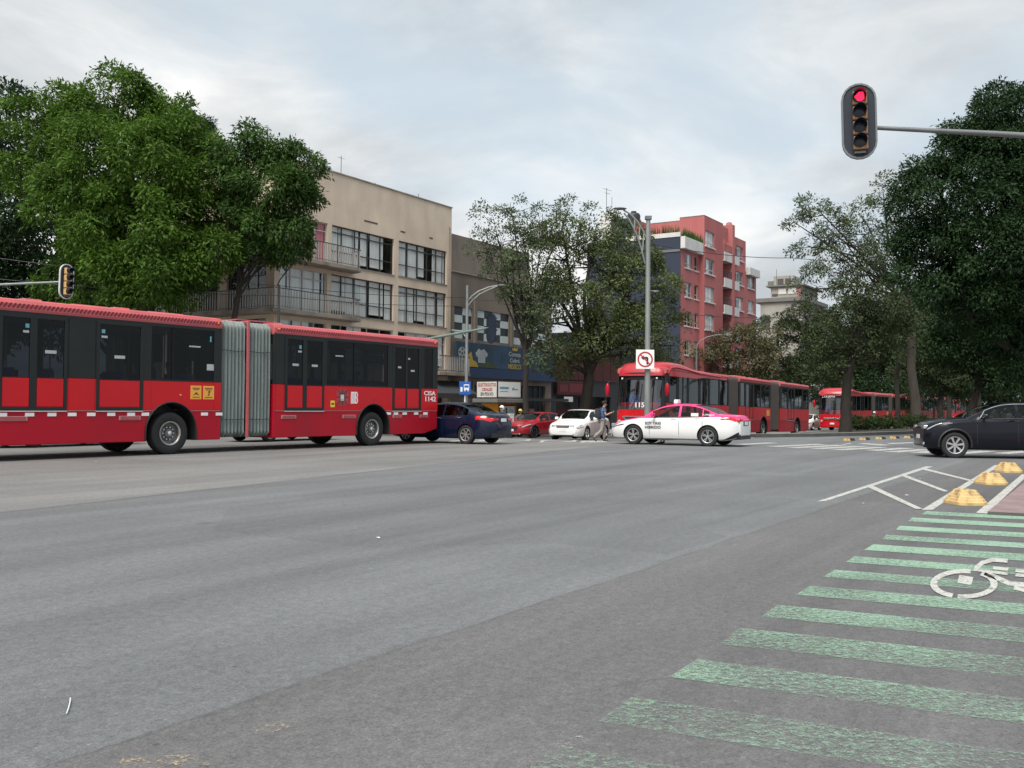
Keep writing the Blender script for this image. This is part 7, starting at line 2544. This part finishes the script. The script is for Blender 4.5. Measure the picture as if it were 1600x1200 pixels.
def make_tree(name, label, base, lobes, m, leaf=.22, lai=1.3, dens=.42, clump=.8, trunk_r=.3, bark='bark', group=None, seed=1, droop=.5, limbs=True, fill=.25, lean=None, forks=None, branch_r=.5, aspect=.42, flat=.8):
    """base: world point; lobes: (px, py, Z, rx, ry) ellipses of the picture at depth Z, turned into ellipsoids of the crown"""
    rng = np.random.default_rng(seed)
    t = empty(name, base, 0, label, 'tree', group)
    bx = np.array(base)
    lob = []
    for lo in lobes:
        px, py, Z, rx, ry = lo[:5]
        rho = lo[5] if len(lo) > 5 else 1.0
        ax, az = rx * Z / FPX, ry * Z / FPX
        lob.append((np.array(W(px, py, Z)), np.array([ax, (ax + az) / 2 * flat, az]), rho))
    lobew = [(c, (r_[0] + r_[2]) / 2) for c, r_, _ in lob]
    BC, BO, BR = [], [], []
    for q, (c, r_, rho) in enumerate(lob):
        ax, ay, az = np.maximum(r_ - clump * .55, clump * .3)
        area = 4 * math.pi * ((ax * ay) ** 1.6 / 3 + (ax * az) ** 1.6 / 3 + (ay * az) ** 1.6 / 3) ** (1 / 1.6)
        n = max(4, int(area * dens * rho / clump ** 2))
        u = rng.normal(size=(n, 3)); u /= np.linalg.norm(u, axis=1)[:, None]
        rad = np.where(rng.random(n) < fill, rng.uniform(.3, .75, n), rng.uniform(.86, 1.08, n))[:, None]
        p = c + u * rad * np.array([ax, ay, az])
        keep = np.ones(n, bool)
        for q2, (c2, r2, _) in enumerate(lob):
            if q2 != q:
                keep &= ~((np.linalg.norm((p - c2) / r2, axis=1) < .62) & (rng.random(n) < .85))
        BC.append(p[keep]); BO.append(u[keep]); BR.append(clump * rng.uniform(.5, 1.35, keep.sum()))
    BC, BO, BR = np.concatenate(BC) - bx, np.concatenate(BO), np.concatenate(BR)
    me = bough_leaves('crown', BC, BO, BR, lai, leaf, m, rng, droop, aspect)
    o = obj('crown', me, t)
    # trunk and limbs
    mb = MB()
    crown_c = np.mean([c for c, _ in lobew], axis=0)
    low = min(c[2] - r_ * .7 for c, r_ in lobew)
    hz = max(1.6, (low - bx[2]) * .9)
    top = np.array([crown_c[0] * .35 + bx[0] * .65, crown_c[1] * .35 + bx[1] * .65, bx[2] + hz + (crown_c[2] - bx[2] - hz) * .35]) - bx
    if lean is not None:
        top = np.array(lean) - bx
    wob = rng.normal(size=(6, 3)) * trunk_r * .35
    pts = [np.array([0, 0, -.3])] + [top * f + wob[i] * (0 if f > .95 else 1) * np.array([1, 1, .2]) for i, f in enumerate((.18, .4, .62, .82, 1.0))]
    rad = [trunk_r * 1.5, trunk_r * 1.12, trunk_r, trunk_r * .92, trunk_r * .85, trunk_r * .75]
    mb.tube(pts, rad, 10)
    mb.build('trunk', M[bark], t, smooth=70)
    if limbs:
        mb = MB()
        for c, r_ in lobew:
            e = c - bx
            s0 = top * rng.uniform(.62, 1.0)
            mid = s0 * .5 + e * .5 + rng.normal(size=3) * r_ * .22 + np.array([0, 0, .15 * r_])
            mb.tube([s0, s0 * .7 + mid * .3 + rng.normal(size=3) * .1, mid, mid * .4 + e * .6 + rng.normal(size=3) * r_ * .1, e], [trunk_r * branch_r, trunk_r * branch_r * .8, trunk_r * branch_r * .6, trunk_r * branch_r * .42, trunk_r * .1], 6)
            for q in range(5):
                d = rng.normal(size=3); d /= np.linalg.norm(d); d[2] = abs(d[2]) * .6
                f = rng.uniform(.3, .95)
                a = mid * (1 - f) + e * f
                mb.tube([a, a + d * r_ * .5 + rng.normal(size=3) * .08, a + d * r_ * .95], [trunk_r * branch_r * .3, trunk_r * branch_r * .2, .012], 4)
        mb.build('limbs', M[bark], t, smooth=70)
    return t


def G(px, Z, dz=0.12):
    p = on_ground(px, Z); p.z += dz
    return p


ZT1 = 47
make_tree('leafy_tree', 'large bright green leafy tree overhanging the near bus at left', G(225, 47.5), [
    (178, 152, ZT1 + 1, 64, 50), (190, 190, ZT1 + 1, 96, 68), (95, 195, ZT1 + 1, 84, 66), (40, 205, ZT1 + 1, 60, 56), (262, 205, ZT1, 70, 66), (30, 290, ZT1 + 1, 50, 56), (100, 250, ZT1 - 1, 70, 62), (205, 265, ZT1 - 2, 113, 75), (298, 290, ZT1 - 1, 66, 81),
    (110, 330, ZT1 - 2, 70, 59), (195, 350, ZT1 - 3, 113, 70), (290, 385, ZT1 - 2, 75, 75), (335, 290, ZT1 + .3, 38, 70), (318, 262, ZT1 + .5, 40, 50), (235, 335, ZT1 + .5, 70, 60), (170, 310, ZT1, 60, 56), (320, 350, ZT1, 40, 60), (225, 420, ZT1 - 4, 75, 56), (300, 440, ZT1 - 2, 54, 50), (130, 400, ZT1 - 2, 70, 54), (105, 440, ZT1 - 1, 56, 41), (255, 465, ZT1 - 3, 68, 29)],
    M['leaf_bright'], leaf=.24, lai=1.3, dens=.5, clump=.95, trunk_r=.42, seed=3, droop=.75, fill=.3, aspect=.36)
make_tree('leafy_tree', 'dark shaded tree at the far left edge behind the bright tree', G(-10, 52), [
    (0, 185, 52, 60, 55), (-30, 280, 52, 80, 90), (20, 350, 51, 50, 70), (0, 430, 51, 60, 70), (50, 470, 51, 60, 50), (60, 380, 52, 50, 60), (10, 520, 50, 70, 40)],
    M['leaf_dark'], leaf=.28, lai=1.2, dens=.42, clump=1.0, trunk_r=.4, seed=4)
make_tree('conifer_tree', 'dark conifer peeking out behind the right top of the bright tree', G(296, 58), [
    (290, 190, 58, 22, 30), (305, 205, 58, 22, 30), (312, 235, 58, 22, 35), (300, 280, 58, 40, 50), (318, 330, 58, 22, 60)],
    M['leaf_dark'], leaf=.24, lai=1.2, dens=.5, clump=.5, trunk_r=.25, seed=5, droop=.1, aspect=.2)
make_tree('leafy_tree', 'dark green tree filling the gap behind the bright tree and the bus roof', G(180, 58), [
    (60, 420, 58, 90, 70), (180, 440, 58, 100, 80), (290, 440, 58, 70, 80), (330, 380, 58, 40, 90), (240, 500, 57, 110, 40), (90, 510, 57, 100, 40)],
    M['leaf_dark'], leaf=.32, lai=1.1, dens=.4, clump=1.1, trunk_r=.35, seed=6)
ZT2 = 45.5
make_tree('leafy_tree', 'green tree growing in front of the tan corner building', G(350, 45.8), [
    (450, 395, ZT2 - .5, 34, 24), (420, 400, ZT2 - .5, 40, 22), (380, 390, ZT2, 30, 24, .7),
    (420, 234, ZT2, 54, 46), (372, 262, ZT2, 39, 52), (458, 270, ZT2, 43, 50), (425, 295, ZT2 - .6, 63, 51), (468, 325, ZT2, 30, 52), (385, 330, ZT2, 34, 48), (435, 350, ZT2 - .8, 48, 46), (462, 375, ZT2, 25, 30), (430, 380, ZT2, 41, 23, .7), (357, 300, ZT2 + .5, 21, 80, .6)],
    M['leaf_mid'], leaf=.22, lai=1.3, dens=.55, clump=.62, trunk_r=.15, seed=8, droop=.7, aspect=.36)
make_tree('sparse_tree', 'thin airy tree with bare twigs rising over the bar roof', G(822, 57), [
    (797, 318, 57, 30, 26, .5), (772, 345, 57, 36, 28, .6), (815, 350, 57, 36, 34, .7), (757, 385, 57, 30, 28, .7), (795, 392, 57, 42, 34, .9), (832, 400, 57, 36, 40, 1), (775, 420, 57, 36, 24, .6), (815, 450, 57, 46, 40, 1), (845, 480, 57, 40, 50, 1), (848, 335, 58, 30, 26, .25), (890, 325, 58, 30, 18, .3), (850, 545, 57, 34, 36, .7)],
    M['leaf_sparse'], leaf=.18, lai=.46, dens=.42, clump=.5, trunk_r=.17, seed=10, fill=.4, branch_r=.55, flat=.9)
make_tree('leafy_tree', 'dense olive green tree between the bar and the tall lamp', G(908, 61), [
    (880, 362, 61, 53, 38), (932, 352, 61, 47, 34), (962, 396, 61, 59, 53), (992, 412, 61, 38, 46), (872, 420, 61, 57, 49), (925, 440, 60, 74, 57), (985, 462, 60, 74, 55), (1022, 490, 61, 36, 46), (1050, 540, 61, 40, 49), (990, 530, 60, 70, 47), (880, 490, 60, 55, 49), (930, 530, 60, 68, 38), (870, 550, 60, 38, 42, .8)],
    M['leaf_olive'], leaf=.21, lai=.68, dens=.42, clump=.75, trunk_r=.36, seed=12, branch_r=.6)
gt = 'trees along the far pavement'
make_tree('leafy_tree', 'brownish olive tree in front of the red apartment block', G(1150, 100), [
    (1120, 570, 100, 40, 36), (1150, 545, 100, 40, 34), (1180, 575, 100, 46, 40), (1140, 600, 100, 50, 30), (1200, 540, 100, 34, 30)],
    M['leaf_brown'], leaf=.30, lai=.7, dens=.42, clump=.9, trunk_r=.3, seed=14, group=gt)
make_tree('leafy_tree', 'olive tree between the red block and the concrete building', G(1235, 104), [
    (1215, 525, 104, 46, 34), (1255, 505, 104, 46, 34), (1240, 560, 104, 66, 40), (1290, 530, 103, 44, 44), (1210, 590, 103, 60, 34), (1280, 590, 103, 60, 36)],
    M['leaf_shade'], leaf=.28, lai=.95, dens=.42, clump=.95, trunk_r=.3, seed=15, group=gt)
make_tree('leafy_tree', 'dark olive tree behind the second red bus, under the airy tree', G(1365, 112), [
    (1330, 520, 112, 50, 50), (1385, 510, 112, 50, 50), (1350, 575, 112, 70, 40), (1420, 560, 112, 50, 50), (1400, 610, 111, 60, 30), (1310, 600, 111, 50, 34)],
    M['leaf_dark'], leaf=.32, lai=.8, dens=.42, clump=1.0, trunk_r=.3, seed=16, group=gt)
make_tree('leafy_tree', 'dark tree on the median with black trunk before the red bus', G(1321, 55), [
    (1325, 505, 55, 54, 34, .8), (1285, 535, 55, 44, 32, .8), (1365, 490, 55, 50, 36, .8), (1300, 575, 55, 40, 26, .7), (1375, 545, 55, 50, 34, .8), (1340, 465, 55, 40, 28, .6), (1400, 500, 56, 40, 40, .8)],
    M['leaf_shade'], leaf=.20, lai=.85, dens=.42, clump=.55, trunk_r=.27, seed=18, branch_r=.5, lean=W(1330, 540, 55))
make_tree('sparse_tree', 'tall airy eucalyptus with pale trunk left of the big dark tree', G(1431, 72), [
    (1272, 322, 72, 36, 22, .75), (1245, 350, 72, 26, 20, .7), (1290, 352, 72, 36, 28, .8), (1262, 385, 72, 34, 20, .7), (1320, 378, 72, 46, 32, .9), (1345, 335, 72, 36, 32, .7), (1380, 300, 72, 24, 30, .7), (1300, 425, 72, 44, 26, .6), (1355, 415, 72, 44, 40, .9), (1268, 452, 72, 36, 20, .6), (1330, 462, 72, 44, 26, .7), (1385, 390, 72, 40, 60, .9), (1400, 470, 71, 44, 40, .9)],
    M['leaf_sparse'], leaf=.22, lai=.62, dens=.40, clump=.55, trunk_r=.30, bark='bark_pale', seed=20, fill=.4, branch_r=.42, lean=W(1418, 440, 72))
ZT8 = 46
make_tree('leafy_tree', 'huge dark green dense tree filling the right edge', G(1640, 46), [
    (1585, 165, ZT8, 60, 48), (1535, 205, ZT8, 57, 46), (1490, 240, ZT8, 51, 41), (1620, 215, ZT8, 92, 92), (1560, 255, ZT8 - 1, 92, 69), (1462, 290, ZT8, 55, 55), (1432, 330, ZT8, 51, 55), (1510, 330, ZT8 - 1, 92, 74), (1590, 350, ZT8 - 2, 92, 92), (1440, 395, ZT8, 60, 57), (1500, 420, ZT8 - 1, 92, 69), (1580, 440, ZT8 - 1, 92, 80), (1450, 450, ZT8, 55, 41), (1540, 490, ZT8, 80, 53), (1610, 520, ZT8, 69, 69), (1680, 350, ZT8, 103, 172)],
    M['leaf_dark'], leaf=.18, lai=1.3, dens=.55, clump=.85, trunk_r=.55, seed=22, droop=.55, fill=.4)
gu = 'trees in the shade on the median'
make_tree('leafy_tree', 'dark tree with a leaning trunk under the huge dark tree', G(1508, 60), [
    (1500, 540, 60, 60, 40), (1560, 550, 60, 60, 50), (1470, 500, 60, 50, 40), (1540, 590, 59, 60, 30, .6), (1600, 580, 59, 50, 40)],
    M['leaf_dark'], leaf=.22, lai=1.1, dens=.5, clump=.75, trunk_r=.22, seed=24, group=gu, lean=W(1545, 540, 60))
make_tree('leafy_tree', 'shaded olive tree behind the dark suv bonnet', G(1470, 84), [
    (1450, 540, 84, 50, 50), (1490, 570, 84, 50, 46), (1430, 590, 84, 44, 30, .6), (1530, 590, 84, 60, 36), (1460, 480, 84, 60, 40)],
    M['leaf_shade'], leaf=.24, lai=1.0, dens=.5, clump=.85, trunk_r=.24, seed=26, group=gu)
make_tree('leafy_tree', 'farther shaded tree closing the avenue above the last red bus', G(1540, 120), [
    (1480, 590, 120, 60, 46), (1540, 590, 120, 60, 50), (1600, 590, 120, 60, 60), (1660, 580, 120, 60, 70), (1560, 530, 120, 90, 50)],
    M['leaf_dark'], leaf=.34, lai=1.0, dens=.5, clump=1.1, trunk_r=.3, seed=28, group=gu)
for px, Z, r_, lb_ in ((1402, 66, .16, 'thin dark trunked tree left of the pale eucalyptus trunk'), (1482, 95, .2, 'slim tree right of the pale eucalyptus trunk')):
    make_tree('slim_tree', lb_, G(px, Z), [(px - 8, 520, Z, 40, 30, .7), (px + 12, 490, Z, 40, 34, .8), (px, 555, Z, 40, 24, .5)], M['leaf_shade'], leaf=.22, lai=.6, dens=.4, clump=.6, trunk_r=r_, seed=int(px), branch_r=.5, group=gu)
for px, v, sd_, lobes_ in ((1400, 29, 51, [(1330, 545, 46, 44), (1380, 530, 50, 46), (1430, 545, 50, 50), (1390, 590, 70, 34), (1330, 600, 46, 24)]),
                           (1475, 30, 52, [(1450, 560, 44, 44), (1490, 550, 44, 50), (1480, 600, 60, 26), (1530, 580, 44, 44)])):
    t_ = (px - 800) / FPX; Zq = v / (UX - UY * t_)
    make_tree('leafy_tree', 'dense dark tree behind the queue of buses, ' + ('left of the pale eucalyptus' if px < 1450 else 'right of the pale eucalyptus'), G(px, Zq), [(x_, y_, Zq, rx_, ry_) for x_, y_, rx_, ry_ in lobes_],
              M['leaf_dark'], leaf=.42, lai=1.1, dens=.5, clump=1.3, trunk_r=.3, seed=sd_, group=gt)
# palm with fan of fronds in the shade at right
pb = G(1532, 70)
pt = empty('palm_tree', pb, 0, 'low palm with olive fronds in the shade behind the dark suv', 'tree')
crown = W(1527, 590, 70) - pb
MB().tube([(0, 0, -.2), (crown.x * .5, crown.y * .5, crown.z * .5), tuple(crown)], [.22, .18, .16], 8).build('trunk', M['bark'], pt, smooth=60)
rng = random.Random(9)
for k in range(16):
    a = k * 2.4; el = rng.uniform(.1, 1.2); ln = rng.uniform(1.5, 2.3)
    d = Vector((math.cos(a) * math.cos(el), math.sin(a) * math.cos(el), math.sin(el)))
    sd_ = Vector((-math.sin(a), math.cos(a), 0))
    pts = [crown + d * ln * f - Vector((0, 0, .9 * f * f)) for f in np.linspace(0, 1, 10)]
    mb = MB()
    mb.tube(pts, .015, 4)
    for i in range(1, 10):
        for s_ in (-1, 1):
            w_ = .55 * math.sin(math.pi * (.15 + .8 * i / 10))
            p = pts[i]; q = p + sd_ * s_ * w_ + d * .25 - Vector((0, 0, .12)); e = d * .05
            mb.add([tuple(p - e), tuple(p + e), tuple(q)], [(0, 1, 2)])
    mb.build('frond', M['leaf_shade'], pt, fix=False)
# shrubs on the median
rs = np.random.default_rng(40)
for i, (px, Z, w_, h_, lb_) in enumerate(((1346, 62, 1.1, .5, 'low shrub right of the black median trunk'), (1378, 64, 1.0, .45, 'low shrub in front of the motorcycle rider'), (1402, 66, 1.4, .6, 'shrub left of the pale eucalyptus trunk'),
                                    (1440, 67, 1.4, .6, 'shrub between the pale eucalyptus trunk and the dark suv'))):
    b_ = G(px, Z)
    t = empty('shrub', b_, 0, lb_, 'shrub', 'shrubs on the median')
    n = 70
    c = rs.normal(size=(n, 3)) * np.array([w_ * .5, w_ * .3, h_ * .32]) + np.array([0, 0, h_ * .6])
    c[:, 2] = np.abs(c[:, 2])
    obj('foliage', leaves_mesh('foliage', c, 28, .14, .16, M['grass'], rs, droop=-.3), t)
    mb = MB()
    for q in range(5):
        mb.tube([(0, 0, -.1), (rs.normal() * w_ * .2, rs.normal() * w_ * .15, h_ * .7)], [.025, .01], 4)
    mb.build('stem', M['bark'], t)
# the wood closing the avenue far away
n = 900
c = np.stack([rs.uniform(0, 1, n), rs.uniform(0, 1, n), rs.uniform(0, 1, n)], 1)
pts = []
for a, b_, h_ in c:
    p = AV(215 + 60 * a, -30 + 62 * b_, 0)
    pts.append((p.x, p.y, gz(200) + .5 + 13 * h_ ** 1.1 * (1 - .3 * math.sin(b_ * 17))))
o = obj('distant_trees', leaves_mesh('distant_trees', np.array(pts), 36, 1.2, .75, M['leaf_dark'], rs, droop=.3), None)
o['kind'] = 'stuff'
